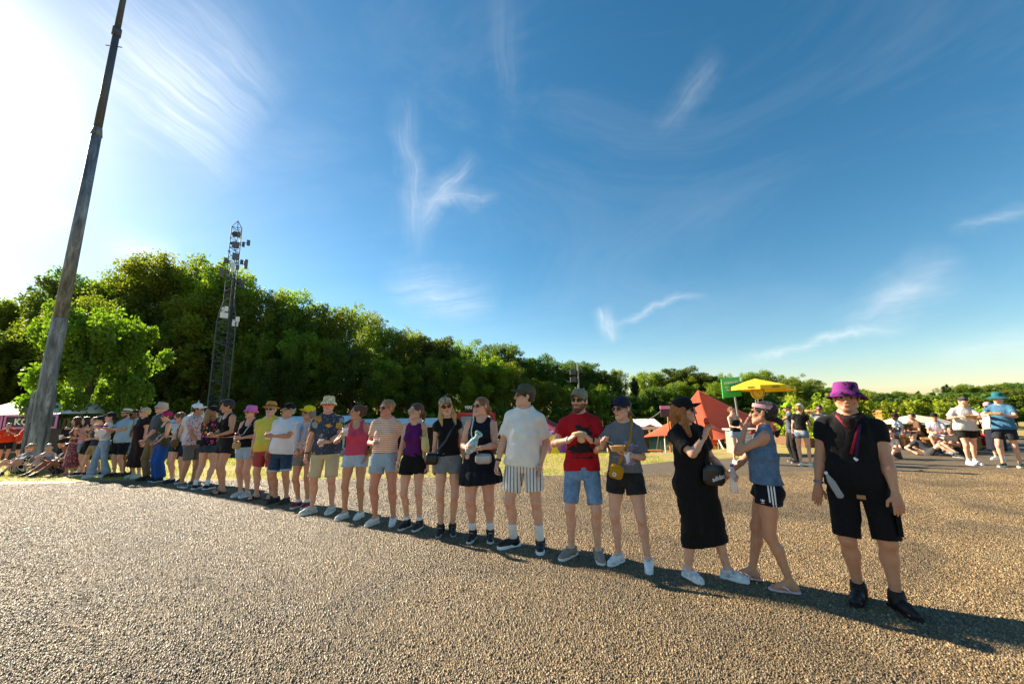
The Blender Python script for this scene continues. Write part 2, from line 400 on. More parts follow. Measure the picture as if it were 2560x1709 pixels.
        for axis in range(3):
            A = [slice(None)]*3; B = [slice(None)]*3; A[axis] = slice(0, -1); B[axis] = slice(1, None)
            sa, sb = S[tuple(A)], S[tuple(B)]; o1, o2 = (axis+1) % 3, (axis+2) % 3
            for flip, X in ((False, sa & ~sb), (True, ~sa & sb)):
                I = np.argwhere(X)
                if not len(I): continue
                I = I[(I[:, o1] > 0) & (I[:, o2] > 0)]
                def at(a, b): J = I.copy(); J[:, o1] -= a; J[:, o2] -= b; return idx[J[:, 0], J[:, 1], J[:, 2]]
                q = np.stack([at(1, 1), at(0, 1), at(0, 0), at(1, 0)], 1)
                Fs.append(q[:, ::-1] if flip else q)
        F = np.concatenate(Fs) if Fs else np.zeros((0, 4), int)
        F = F[(F >= 0).all(1)]
        return V, F
def join(parts):
    Vs, Fs, o = [], [], 0
    for V, F in parts: Vs.append(V); Fs.append(F+o); o += len(V)
    return np.concatenate(Vs), np.concatenate(Fs)
# ------------------------------------------------------------------ people
def unit(v): v = np.asarray(v, float); return v/(np.linalg.norm(v)+1e-9)
def rotm(yaw=0, pitch=0, roll=0):
    return np.array(Matrix.Rotation(R(yaw), 3, 'Z') @ Matrix.Rotation(R(pitch), 3, 'X') @ Matrix.Rotation(R(roll), 3, 'Y'))
def ik(a, c, l1, l2, hint):
    a = np.asarray(a, float); c = np.asarray(c, float); d = c-a; L = np.linalg.norm(d)
    if L > (l1+l2)*.999: c = a+d*(l1+l2)*.999/L; d = c-a; L = np.linalg.norm(d)
    u = d/L; x = (l1*l1-l2*l2+L*L)/(2*L); hgt = math.sqrt(max(0, l1*l1-x*x))
    n = np.asarray(hint, float); n = n-u*(n@u); n = unit(n)
    return a+u*x+n*hgt, c
ARM = {'hang': (.262, -.02, .815), 'pocket': (.215, -.085, .915), 'hold': (.15, -.27, 1.11), 'belly': (.06, -.19, .98), 'mouth': (.07, -.19, 1.40),
       'chest': (.10, -.24, 1.22), 'back': (.17, .14, .95), 'hip': (.21, -.06, 1.0), 'phone': (.05, -.30, 1.17), 'point': (-.05, -.52, 1.42)}
def skeleton(p):
    S = p['H']/1.75; f = p.get('sex', 'm') == 'f'; K = {'S': S, 'f': f, 'w': p.get('w', 1.)}
    pv = np.array(p.get('pelvis', (0, 0, 0)), float)            # pelvis shift (H = 1.75 units)
    K['P'] = np.array((0, 0, 1.02))+pv
    K['M'] = rotm(p.get('twist', 0), p.get('lean', 0), p.get('tilt', 0)); K['Mp'] = rotm(p.get('twist', 0)*.4, p.get('ptilt', 0), p.get('hipdrop', 0))
    tr = lambda v: K['P']+K['M']@np.array(v, float)
    tp = lambda v: K['P']+K['Mp']@np.array(v, float)
    K['tr'] = tr; K['tp'] = tp
    sw = (.146 if f else .163)*(1+.45*(K['w']-1))
    for s in (-1, 1):
        K['sh', s] = tr((s*sw, .01, .385)); K['hip', s] = tp((s*(.088), .005, -.095))
        a = p.get('armL' if s > 0 else 'armR', 'hang')
        hint = None; opt = {}
        if isinstance(a, str): t = np.array(ARM[a], float); t[0] *= s; key = a
        else:
            key = a[3] if len(a) > 3 and isinstance(a[3], str) else 'xyz'; t = np.array(a[:3], float)
            if len(a) > 4: hint = a[4]
        t = t+pv*(1 if p.get('sit') else np.array((1, 1, 1)))
        if f: t[0] *= .93
        if hint is None: hint = (s*.55, .6, -1.) if key != 'point' else (s*.3, .2, -1)
        el, wr = ik(K['sh', s], t, .282, .25, hint)
        K['el', s], K['wr', s] = el, wr
        ho = p.get('handL' if s > 0 else 'handR', {})
        d = unit(ho.get('d', wr-el)); n = np.array(ho.get('n', (-s, 0, 0)), float); n = unit(n-d*(n@d))
        if not np.isfinite(n).all() or np.linalg.norm(n) < .5: n = unit(np.cross(d, (0, 0, 1)))
        K['hd', s], K['hn', s] = d, n; K['ht', s] = s*np.cross(n, d)
        K['curl', s] = ho.get('curl', .3 if key in ('hang', 'pocket') else .62)
        ft = p.get('feet', ((-.10, 0, -12), (.10, 0, 12)))[0 if s < 0 else 1]
        z = ft[3] if len(ft) > 3 else 0
        an = np.array((ft[0], ft[1]+.03, .085+z)); fy = R(ft[2])
        kn, an = ik(K['hip', s], an, .43, .42, p.get('kneeL' if s > 0 else 'kneeR', (s*.12+math.sin(fy)*.6, -1, .05)))
        K['kn', s], K['an', s], K['fy', s] = kn, an, fy; K['fp', s] = ft[4] if len(ft) > 4 else 0
    hd = p.get('head', (0, 0, 0)); K['Hm'] = K['M']@rotm(hd[0], hd[1], hd[2] if len(hd) > 2 else 0)
    if p.get('sit'): K['Hm'] = rotm(p.get('twist', 0), p.get('lean', 0)*.35)@rotm(hd[0], hd[1], hd[2] if len(hd) > 2 else 0)
    nk = tr((0, .018, .50)); K['nk'] = nk; K['hc'] = nk+K['Hm']@np.array((0, -.012, .122))
    return K
def torso_levels(K, belly=0., z0=-.21, e=0., z1=.5):
    w = K['w']; f = K['f']
    T = [(-.24, .155, .085, .095), (-.16, .168, .092, .118), (-.09, .168, .098, .115), (-.03, .152, .095, .095), (.05, .134, .092, .084), (.14, .138, .098, .088), (.24, .150, .108, .098), (.32, .152, .098, .098), (.385, .128, .076, .085), (.43, .085, .062, .07), (.47, .058, .055, .06), (.51, .054, .05, .056)] if f else \
        [(-.24, .15, .085, .095), (-.16, .162, .092, .108), (-.09, .163, .098, .105), (-.03, .156, .097, .09), (.05, .152, .1, .086), (.14, .16, .106, .092), (.24, .174, .116, .104), (.32, .176, .108, .106), (.385, .152, .084, .094), (.43, .1, .066, .076), (.47, .066, .058, .064), (.51, .060, .054, .06)]
    T = [(t[0], t[1]*np.interp(t[0], (-.1, .05, .3, .4), (.95, .90, .90, .94)), t[2]*.93, t[3]*.93) for t in T]
    zs = np.array([t[0] for t in T]); out = []
    zz = sorted(set([z0, z1]+[z for z in zs if z0 < z < z1]))
    for z in zz:
        a, fr, b = (np.interp(z, zs, [t[i] for t in T]) for i in (1, 2, 3))
        k = 1 if z < .36 else max(0, 1-(z-.36)/.1); ww = 1+(w-1)*k
        g = belly*math.exp(-((z-(-.01))/.13)**2)
        out.append((z, 0, 0, a*ww+e+g*.35, fr*ww+e+g, b*ww+e+g*.1))
    return out
def sc(K, prims, ):
    return prims
def body_regions(K, p, over=0.):
    """primitives of the bare body by region; over: extra thickness of what is worn below the waist"""
    w = K['w']; lw = 1+(w-1)*.9; f = K['f']; T = []; Q = []; A = {}; L = {}; F = {}
    tr, tp = K['tr'], K['tp']; be = p.get('belly', 0)
    T.append(('loft', torso_levels(K, be, -.03, 0, .5), K['M'], K['P'], .03))
    Q.append(('loft', [(l[0],)+tuple(l[1:3])+tuple(q-over*min(1, max(0, (l[0]+.05)/.08)) for q in l[3:]) for l in torso_levels(K, be, -.2, over, .06)], K['Mp'], K['P'], .05))
    if f or p.get('bust'):
        b = p.get('bust', 1.)
        for s in (-1, 1): T.append(('ell', tr((s*.074, -.085*w, .245)), (.058*b, .052*b, .06*b), K['M'], .03, 'add'))
    for s in (-1, 1):
        Q.append(('ell', tp((s*.075, .062*w, -.12)), (.078*w+over, .07*w+over, .085+over), K['Mp'], .04, 'add'))
        T.append(('cone', tr((s*.035, .03, .485)), tr((s*.125, .018, .402)), .036, .043*(1+.2*(w-1)), .04, 'add', None))
        sh, el, wr = K['sh', s], K['el', s], K['wr', s]; m = .88 if f else 1.
        A[s] = [('cone', sh, sh*.62+el*.38, .050*m*lw, .045*m*lw, .04, 'add', None), ('cone', sh*.62+el*.38, el, .045*m*lw, .036*m*lw, .02, 'add', None)]
        mid = el*.72+wr*.28; A[s, 2] = [('cone', el, mid, .036*m*lw, .039*m*lw, .02, 'add', None), ('cone', mid, wr, .039*m*lw, .024*m, .015, 'add', None)]
        hp, kn, an = K['hip', s], K['kn', s], K['an', s]; lf = 1.04 if f else 1.
        L[s] = [('cone', hp, hp*.5+kn*.5, .088*lw*lf+over, .072*lw*lf+over, .03, 'add', None), ('cone', hp*.5+kn*.5, kn, .072*lw*lf+over, .052*lw+over, .02, 'add', None)]
        sd = unit(an-kn); fw = unit(np.array((math.sin(K['fy', s]), -math.cos(K['fy', s]), 0))); bk = -unit(fw-sd*(fw@sd))
        calf = kn*.68+an*.32+bk*.014
        L[s, 2] = [('cone', kn, calf, .049*lw, .053*lw, .03, 'add', None), ('cone', calf, kn*.25+an*.75+bk*.006, .053*lw, .036*(.5+.5*lw), .02, 'add', None),
                   ('cone', kn*.25+an*.75+bk*.006, an, .036*(.5+.5*lw), .033, .015, 'add', None), ('ell', kn-bk*.014, (.038*lw, .038*lw, .046*lw), None, .03, 'add')]
        M, o = shoe_frame(K, s); g = lambda *v: o+M@np.array(v, float)
        toe = g(0, -.10, .036); heel = g(0, .035, .04); F[s] = [('cone', an, toe, .036, .026, .02, 'add', None), ('cone', heel, an, .032, .033, .02, 'add', None), ('cone', heel, toe, .028, .028, .02, 'add', None)]
        for i, x in enumerate((-.028, -.012, .003, .017, .029)):
            b0 = g(x*-s*.9*-1, -.09, .031); F[s].append(('cone', b0, b0+M@np.array((0, -(.062-.006*i), -.006)), .013, .0105 if i else .0135, .01, 'add', None))
    nk = [('cone', K['nk']-K['Hm']@np.array((0, 0, .04)), K['hc']+K['Hm']@np.array((0, .012, -.06)), .058 if not f else .05, .054 if not f else .047, .03, 'add', None)]
    return T, Q, A, L, F, nk
def body_prims(K, p):
    T, Q, A, L, F, nk = body_regions(K, p); P = T+Q
    for s in (-1, 1): P = P+A[s]+A[s, 2]+L[s]+L[s, 2]+F[s]
    return P+nk
def cut_at(P, c, d):
    """the same primitives ended by a plane"""
    return [q[:7]+([(c, d)],) if q[0] == 'cone' else q for q in P]
def head_prims(K, p):
    M, c = K['Hm'], K['hc']; f = K['f']; q = lambda *v: c+M@np.array(v, float); j = .93 if f else 1.; jw = p.get('face', 1.)
    P = [('ell', q(0, .017, .032), (.077, .097, .083), M, .02, 'add'), ('ell', q(0, -.028, -.03), (.062*j*jw, .066, .078), M, .03, 'add'),
         ('ell', q(0, -.072, -.096), (.026*j, .02, .02), M, .025, 'add')]
    for s in (-1, 1):
        P += [('cone', q(s*.052*j*jw, .0, -.055), q(s*.018, -.068, -.098), .024, .02, .025, 'add', None), ('ell', q(s*.043, -.06, -.022), (.023, .024, .02), M, .02, 'add'),
              ('cone', q(s*.012, -.094, .026), q(s*.045, -.078, .026), .009, .009, .015, 'add', None), ('ell', q(s*.031, -.103, .004), (.018, .018, .012), M, .012, 'cut'),
              ('ell', q(s*.082, .012, -.008), (.011, .019, .031), M, .006, 'add'), ('ell', q(s*.013, -.104, -.036), (.010, .011, .008), M, .006, 'add')]
    P += [('cone', q(0, -.092, .014), q(0, -.115, -.03), .0075, .0115, .008, 'add', None),
          ('cone', q(-.018, -.092, -.0605), q(.018, -.092, -.0605), .0055, .0055, .006, 'add', None), ('cone', q(-.014, -.092, -.0705), q(.014, -.092, -.0705), .0065, .0065, .006, 'add', None),
          ('cone', q(0, .02, -.05), K['nk']-M@np.array((0, -.0, .05)), .056 if not f else .048, .058 if not f else .05, .03, 'add', None)]
    return P
def hand_prims(K, s):
    w, d, n, t, cu = K['wr', s], K['hd', s], K['hn', s], K['ht', s], K['curl', s]; z = .92 if K['f'] else 1.
    P = [('cone', w-d*.03, w+d*.01, .025*z, .024*z, .012, 'add', None)]
    for i, (o, L) in enumerate(((.027, .071), (.0095, .079), (-.0085, .074), (-.026, .058))):
        kn = w+d*.088*z*(1-.06*(i == 3))+t*o*z; P.append(('cone', w+t*o*.55+d*.008, kn, .015*z, .0125*z, .014, 'add', None))
        pos = kn; ang = 0; r0 = .0098*z; sp = o*1.4
        for j, fr in enumerate((.45, .31, .24)):
            ang += cu*R((52, 62, 40)[j])*(1+.08*i); dr = d*math.cos(ang)+n*math.sin(ang)+t*sp*(1-cu)
            q = pos+unit(dr)*L*fr*z; P.append(('cone', pos, q, r0, r0*.9, .004, 'add', None)); pos = q; r0 *= .9
    b = w+d*.03+t*.022*z; m = b+(t*.032+d*.03+n*(.012+.02*cu))*z; P.append(('cone', b, m, .0155*z, .0125*z, .012, 'add', None))
    P.append(('cone', m, m+(t*.010*(1-cu)+d*.034+n*(.006+.02*cu))*z, .0118*z, .0095*z, .004, 'add', None))
    return P
def aabb(P):
    lo, hi = np.full(3, 9.), np.full(3, -9.)
    for p in P:
        if p[0] == 'cone' and p[6] == 'add':
            m = max(p[3], p[4]); lo = np.minimum(lo, np.minimum(p[1], p[2])-m); hi = np.maximum(hi, np.maximum(p[1], p[2])+m)
        elif p[0] == 'ell' and p[5] == 'add': m = max(p[2]); lo = np.minimum(lo, np.array(p[1])-m); hi = np.maximum(hi, np.array(p[1])+m)
        elif p[0] == 'loft':
            for l in p[1]:
                c = np.array(p[3])+np.array(p[2])@np.array((l[1], l[2], l[0])); m = max(l[3:6])*1.12; lo = np.minimum(lo, c-m); hi = np.maximum(hi, c+m)
    return lo-.012, hi+.012
def skin_surface(P, h, wr=0, seed=0, planes=(), S=1., wscale=1., lo=None, hi=None):
    a, b = aabb(P)
    if lo is not None: a = np.maximum(a, lo)
    if hi is not None: b = np.minimum(b, hi)
    g = Grid(a, b, h/S); g.do(P)
    if wr: g.wrinkle(wr, seed, wscale)
    for c, n_ in planes: g.plane(c, n_)
    V, F = g.surface(); return V*S, F
# --- clothes
def top_prims(K, p, t):
    """garment from the waist up: list of (body primitives to thicken, ease, own primitives, planes)"""
    k = t['k']; bare = k in ('tank', 'halter', 'camisole')
    e = t.get('ease', .006 if bare else .012); hem = t.get('hem', -.15); tr, M = K['tr'], K['M']; w = K['w']; tuck = t.get('tuck') or hem > -.05
    T, Q, A, L, F, nk = body_regions(K, p, 0 if tuck else max(0, (p.get('bottom') or {}).get('ease', .012)-e)+.006); sl = 0 if bare else t.get('sl', .55)
    B = list(T)+list(Q)
    if hem < -.06: B += L[-1][:1]+L[1][:1]
    if hem < -.3: B += L[-1][1:]+L[1][1:]+L[-1, 2][:2]+L[1, 2][:2]
    P = []; C = []
    for s in (-1, 1):
        sh, el, wr = K['sh', s], K['el', s], K['wr', s]; m = .9 if K['f'] else 1.
        lw = 1+(w-1)*.9; B.append(('cone', sh, sh+(el-sh)*.14, .050*m*lw, .047*m*lw, .04, 'add', None))
        if sl > 0:
            es = max(.018, t.get('sle', .018)); end = sh+(el-sh)*min(1, sl); d = unit(el-sh); r0 = .050*m*lw+.017
            P.append(('cone', sh+(el-sh)*.08, end+d*.03, r0, .043*m*lw+es+.006, .03, 'add', [(end, d)] if sl <= 1 else None))
            if sl > 1:
                e2 = el+(wr-el)*(sl-1); d2 = unit(wr-el); P.append(('cone', el, e2+d2*.02, .047*m*(.4+.6*w)+es, .03*m+es, .02, 'add', [(e2, d2)]))
    dr = t.get('drape', .0)
    if dr or t.get('long'):
        lv = [l for l in torso_levels(K, p.get('belly', 0), max(hem, -.24), e+dr, .22)]
        if hem < -.24:
            a0, f0, b0 = lv[0][3:]; sp = t.get('spread', .04); lv = [(hem, 0, 0, a0+sp, f0+sp, b0+sp), (hem*.6-.1, 0, 0, a0+sp*.5, f0+sp*.5, b0+sp*.5)]+lv
        P.append(('loft', lv, M, K['P'], .05, 'add', 2.3, t.get('fold', (.02, 7, p['seed'], .1))))
    nkk = t.get('neck', 'crew')
    if bare and k == 'tank':
        wv = t.get('strap', .105)
        for s in (-1, 1): C.append(('ell', tr((s*(wv+.1), 0, .40)), (.1, .25, .16), M, .006, 'cut'))
        C.append(('ell', tr((0, -.085, .475)), (.072, .11, t.get('deep', .135)), M, .006, 'cut')); C.append(('ell', tr((0, .085, .48)), (.07, .09, .10), M, .006, 'cut')); C.append(('ell', tr((0, 0, .52)), (.09, .09, .07), M, .006, 'cut'))
    elif k == 'halter':
        for s in (-1, 1): C.append(('cone', tr((s*.18, -.1, .49)), tr((s*.23, -.1, .16)), .10, .085, .006, 'cut', None)); C.append(('cone', tr((s*.2, .06, .47)), tr((s*.24, .06, .16)), .13, .11, .006, 'cut', None))
        C.append(('ell', tr((0, .12, .42)), (.25, .12, .2), M, .006, 'cut')); C.append(('ell', tr((0, 0, .50)), (.09, .13, .08), M, .006, 'cut'))
    elif k == 'camisole': C.append(('ell', tr((0, 0, .52)), (.5, .5, .2), M, .005, 'cut'))
    else:
        C.append(('ell', tr((0, -.012, .53)), (.076, .085, .066), M, .004, 'cut')); C.append(('cone', tr((0, .01, .52)), tr((0, .01, .7)), .08, .1, .0, 'cut', None))
        if nkk == 'v': C.append(('cone', tr((0, -.13, .47)), tr((0, -.15, .29)), .06, .012, .006, 'cut', None))
        if nkk == 'scoop': C.append(('ell', tr((0, -.075, .48)), (.092, .12, .125), M, .006, 'cut'))
    return B, e, P+C, [(K['P']+M@np.array((0, 0, hem+.004)), -M[:, 2])]
def bottom_prims(K, p, t):
    e = t.get('ease', .012); P = []; w = K['w']; lw = 1+(w-1)*.9; f = K['f']; lf = 1.04 if f else 1.; k = t['k']; top = t.get('waist', .02)
    T, Q, A, L, F, nk = body_regions(K, p); B = list(Q); z = K['Mp'][:, 2]
    if k in ('shorts', 'trousers'):
        n = t.get('len', .5); fl = t.get('flare', .01)
        for s in (-1, 1):
            hp, kn, an = K['hip', s], K['kn', s], K['an', s]; d = unit(kn-hp); end = hp+(kn-hp)*min(n, 1)
            r = lambda u: np.interp(u, (0, .5, 1), (.088*lf*lw, .072*lf*lw, .052*lw))
            c = [(end, d)] if n <= 1 else None
            P.append(('cone', hp, end+d*(.03 if n <= 1 else 0), r(0)+e, r(min(n, 1))+e+fl, .02, 'add', c))
            if n > 1:
                d2 = unit(an-kn); e2 = kn+(an-kn)*min(1.12, n-1); P.append(('cone', kn, e2+d2*.03, r(1)+e+fl, t.get('cuff', .06)*(.5+.5*lw), .02, 'add', [(e2, d2)]))
        if not p.get('sit'): P.append(('ell', K['P']+K['Mp']@np.array((0, 0, -.35)), (.013, .25, .135), K['Mp'], .012, 'cut'))
        return B, e, P, [(K['P']+K['Mp']@np.array((0, 0, top)), z)]
    hem = t.get('hem', -.5); fl = t.get('flare', .05); sp = t.get('spread', .0)
    lv = [(hem, 0, 0, .175*w+fl+sp, .13*w+fl, .15*w+fl), (hem*.6, 0, 0, .175*w+fl*.7+sp*.6, .125*w+fl*.6, .15*w+fl*.6), (-.16, 0, 0, .172*w+e+fl*.3, .105*w+e+fl*.2, .135*w+e+fl*.2), (-.09, 0, 0, .165*w+e, .1*w+e, .122*w+e), (-.03, 0, 0, .152*w+e, .097*w+e, .097*w+e), (top, 0, 0, .14*w+e, .096*w+e, .09*w+e)]
    P.append(('loft', lv, K['Mp'], K['P'], .02, 'add', 2.1, (t.get('amp', .03), t.get('folds', 9), p['seed']*1.3, top)))
    return B, e, P, [(K['P']+K['Mp']@np.array((0, 0, top)), z), (K['P']+K['Mp']@np.array((0, 0, hem+.003)), -z)]
def garment_surface(B, e, P, planes, h, wr, seed, S):
    a, b = aabb(list(B)+list(P)); 
    for c, n_ in planes:        # trim the box along plane normals that are near an axis
        for i in range(3):
            if n_[i] > .97: b[i] = min(b[i], c[i]+.05)
            if n_[i] < -.97: a[i] = max(a[i], c[i]-.05)
    g = Grid(a-e, b+e, h/S); g.do(B); Db = g.D.copy(); g.D = g.D-e
    g.do([q for q in P if (q[6] if q[0] == 'cone' else q[5] if q[0] in ('ell', 'loft') and len(q) > 5 else 'add') != 'cut'])
    if wr: g.wrinkle(wr, seed); g.D = np.minimum(g.D, Db-.004)      # cloth never sinks into the body
    g.do([q for q in P if (q[6] if q[0] == 'cone' else q[5] if q[0] in ('ell', 'loft') and len(q) > 5 else 'add') == 'cut'])
    for c, n_ in planes: g.plane(c, n_)
    V, F = g.surface(); return V*S, F
def hair_prims(K, p, style):
    M, c = K['Hm'], K['hc']; q = lambda *v: c+M@np.array(v, float); P = []
    th = {'buzz': .003, 'short': .011, 'crop': .02, 'bun': .006, 'messybun': .007, 'pony': .007, 'lowpony': .008}.get(style, .012); tied = style in ('bun', 'messybun', 'pony', 'lowpony')
    P.append(('ell', q(0, .02, .036), (.077+th, .097+th, .083+th), M, .01, 'add'))
    if style != 'bald':
        P.append(('ell', q(0, .04, -.02), (.076+th*.6, .075+th*.6, .065), M, .02, 'add'))
    if style == 'crop':
        P.append(('ell', q(.0, -.03, .105), (.075, .07, .03), M, .02, 'add')); P.append(('ell', q(-.03, -.07, .09), (.05, .035, .022), M, .02, 'add'))
    if style in ('bun', 'messybun', 'pony', 'lowpony'):
        P.append(('ell', q(0, .075, .045), (.07, .06, .065), M, .02, 'add'))
    if style == 'wavy':
        for s in (-1, 1): P.append(('ell', q(s*.07, .03, -.03), (.032, .05, .06), M, .02, 'add'))
        P.append(('ell', q(0, .09, -.03), (.075, .04, .07), M, .02, 'add'))
    if style in ('bun', 'messybun'):
        P.append(('ell', q(0, .115, .035), (.05, .045, .045), M, .012, 'add'))
        if style == 'messybun': P += [('ell', q(.03, .13, .07), (.03, .03, .035), M, .01, 'add'), ('ell', q(-.03, .12, .0), (.035, .035, .04), M, .01, 'add'), ('ell', q(.03, .12, -.01), (.035, .03, .04), M, .01, 'add')]
    if style == 'pony':
        P.append(('cone', q(0, .10, .0), q(0, .15, -.04), .035, .042, .02, 'add', None)); P.append(('cone', q(0, .15, -.04), q(0, .155, -.15), .042, .022, .02, 'add', None))
    if style == 'lowpony':
        P.append(('cone', q(0, .09, -.05), q(0, .135, -.08), .034, .04, .02, 'add', None)); P.append(('cone', q(0, .135, -.08), q(0, .12, -.21), .04, .018, .02, 'add', None))
    if style == 'long':
        for s in (-1, 1):
            P.append(('cone', q(s*.066, .0, .0), q(s*.085, -.01, -.12), .028, .038, .02, 'add', None)); P.append(('cone', q(s*.085, -.01, -.12), q(s*.085, -.045, -.25), .038, .022, .02, 'add', None))
        P.append(('cone', q(0, .085, -.02), q(0, .085, -.2), .07, .065, .03, 'add', None))
    # face opening
    if style != 'bald':
        P.append(('ell', q(0, -.118, -.04), (.068, .108, .118), M, .006, 'cut')); P.append(('ell', q(.012, -.10, .055), (.05, .035, .036), M, .01, 'cut'))
        if tied:
            for s in (-1, 1): P.append(('ell', q(s*.09, -.012, -.05), (.035, .045, .06), M, .006, 'cut'))
            P.append(('ell', q(0, .055, -.125), (.1, .1, .05), M, .006, 'cut'))
        if style in ('short', 'buzz', 'crop'):
            for s in (-1, 1): P.append(('ell', q(s*.088, -.03, -.055), (.035, .06, .055), M, .006, 'cut'))
            P.append(('ell', q(0, .06, -.11), (.12, .12, .05), M, .006, 'cut'))
    return P
def shoe_frame(K, s):
    fy = K['fy', s]; M = rotm(math.degrees(fy), K['fp', s]); a = K['an', s]; return M, a+M@np.array((0, 0, -.085))
def shoe_prims(K, s, kind):
    M, o = shoe_frame(K, s); q = lambda *v: o+M@np.array(v, float); P = []; g = M[:, 2]; z = .93 if K['f'] else 1.03
    cl = [(q(0, 0, .018), -g)]
    if kind == 'flop': return []
    P.append(('cone', q(0, .032*z, .05), q(0, -.09*z, .044), .037*z, .043*z, .02, 'add', cl)); P.append(('cone', q(0, -.09*z, .042), q(0, -.165*z, .034), .043*z, .033*z, .02, 'add', cl))
    u = unit(K['kn', s]-K['an', s]); a = K['an', s]; L = {'high': .05, 'boot': .055}.get(kind, .004); P.append(('cone', q(0, .012, .05), a+u*(L+.03), .051*z, .05*z, .02, 'add', [(a+u*L, u)])); P.append(('cone', q(0, -.01, .06), a, .046*z, .052*z, .02, 'add', [(a+u*L, u)]))
    return P
def sole_mesh(K, s, kind, S, mt, parent):
    M, o = shoe_frame(K, s); z = .93 if K['f'] else 1.03; th = {'flop': .016, 'run': .034}.get(kind, .024)
    xs = [(.078, .02), (.072, .034), (.03, .04), (-.03, .038), (-.09, .047), (-.14, .046), (-.18, .036), (-.198, .016)]
    out = [(x, y) for y, x in xs]+[(-x, y) for y, x in reversed(xs)]
    V = [(o+M@np.array((x*z, y*z, zz)))*S for zz in (.001, th) for x, y in out]; n = len(out)
    F = [tuple(range(n))[::-1], tuple(range(n, 2*n))]+[(i, (i+1) % n, n+(i+1) % n, n+i) for i in range(n)]
    return obj('sole', mesh('sole', V, F, mt), parent)
def hat_mesh(K, h, S, root):
    """kinds: cap, bucket, straw, fedora, visor bandana"""
    kind, col = h[0], h[1]; M = np.array(K['Hm']); c = K['hc']; mt = cloth(col, h[2] if len(h) > 2 else None, None)
    tilt = h[3] if len(h) > 3 else 0
    B = Matrix(M.tolist()).to_4x4(); B.translation = Vector(c+M@np.array((0, .012, .045))); Sc = Matrix.Scale(S, 4)
    T = Sc @ B @ Matrix.Rotation(R(-8+tilt), 4, 'X'); b = MB()
    if kind == 'cap':
        b.lathe([(.0905, -.012), (.0915, .012), (.088, .045), (.075, .072), (.05, .088), (.022, .0955), (.008, .0975)], 24, T, True, 1, 1.16)
        hat = b.build('cap', mt, root, True)
        v = MB(); n = 14; V = []; ang = h[4] if len(h) > 4 else 0
        for r_, dz in ((0, 0), (.5, -.002), (1, -.012)):
            for i in range(n+1):
                a = -1.25+2.5*i/n; x = math.sin(a)*.089*(1-.08*r_); y = -math.cos(a)*.104-r_*.085*max(0, math.cos(a*1.18))**.7
                for zz in (0, -.005): V.append(T @ Matrix.Rotation(R(ang), 4, 'Z') @ Vector((x, y, .0+dz-.03*r_*(abs(a)/1.25)**2+.004*math.cos(a*2)+zz)))
        F = []; w2 = 2*(n+1)
        for r_ in range(2):
            for i in range(n):
                q = r_*w2+2*i; F += [(q, q+2, q+2+w2, q+w2), (q+1, q+1+w2, q+3+w2, q+3)]
        for i in range(n): q = 2*w2+2*i; F.append((q, q+2, q+3, q+1))
        v.add(V, F); vis = v.build('visor', cloth(h[5]) if len(h) > 5 and h[5] else mt, hat, True); 
        return hat
    if kind == 'bucket':
        br = h[4] if len(h) > 4 else .128; b.lathe([(br, -.052), (br+.002, -.050), (br*.4+.057, -.012), (.094, .004), (.091, .02), (.085, .075), (.078, .086), (.03, .090), (.005, .0905)], 26, T, False, 1, 1.12)
        return b.build('bucket_hat', mt, root, True)
    if kind in ('straw', 'fedora'):
        br = h[4] if len(h) > 4 else .145
        b.lathe([(br, -.008), (br*.92, -.016), (.105, -.008), (.093, .0), (.090, .05), (.082, .085), (.062, .098), (.03, .092), (.005, .09)], 28, T, False, 1, 1.14)
        hat = b.build('straw_hat', mt, root, True)
        k = MB(); k.lathe([(.0965, .004), (.0955, .032)], 28, T, False, 1, 1.14); k.build('hat_band', cloth(h[5] if len(h) > 5 else '#1b1a1c'), hat, True)
        return hat
    if kind == 'wide':
        b.lathe([(.185, -.045), (.16, -.03), (.115, -.012), (.094, .0), (.09, .03), (.083, .075), (.06, .092), (.005, .096)], 28, T, False, 1, 1.1)
        return b.build('sun_hat', mt, root, True)
    if kind == 'bandana':
        b.lathe([(.0935, -.02), (.0945, .012), (.089, .05), (.076, .073), (.05, .09), (.005, .098)], 24, T, False, 1, 1.2)
        b.tube([T @ Vector(q) for q in ((0, .11, .0), (.02, .14, -.02), (.03, .15, -.08))], [.02*S, .02*S, .008*S], 6)
        return b.build('bandana', mt, root, True)
    if kind == 'headband':
        b.lathe([(.0925, -.004), (.094, .012), (.0925, .034)], 24, T, False, 1, 1.2); return b.build('headband', mt, root, True)
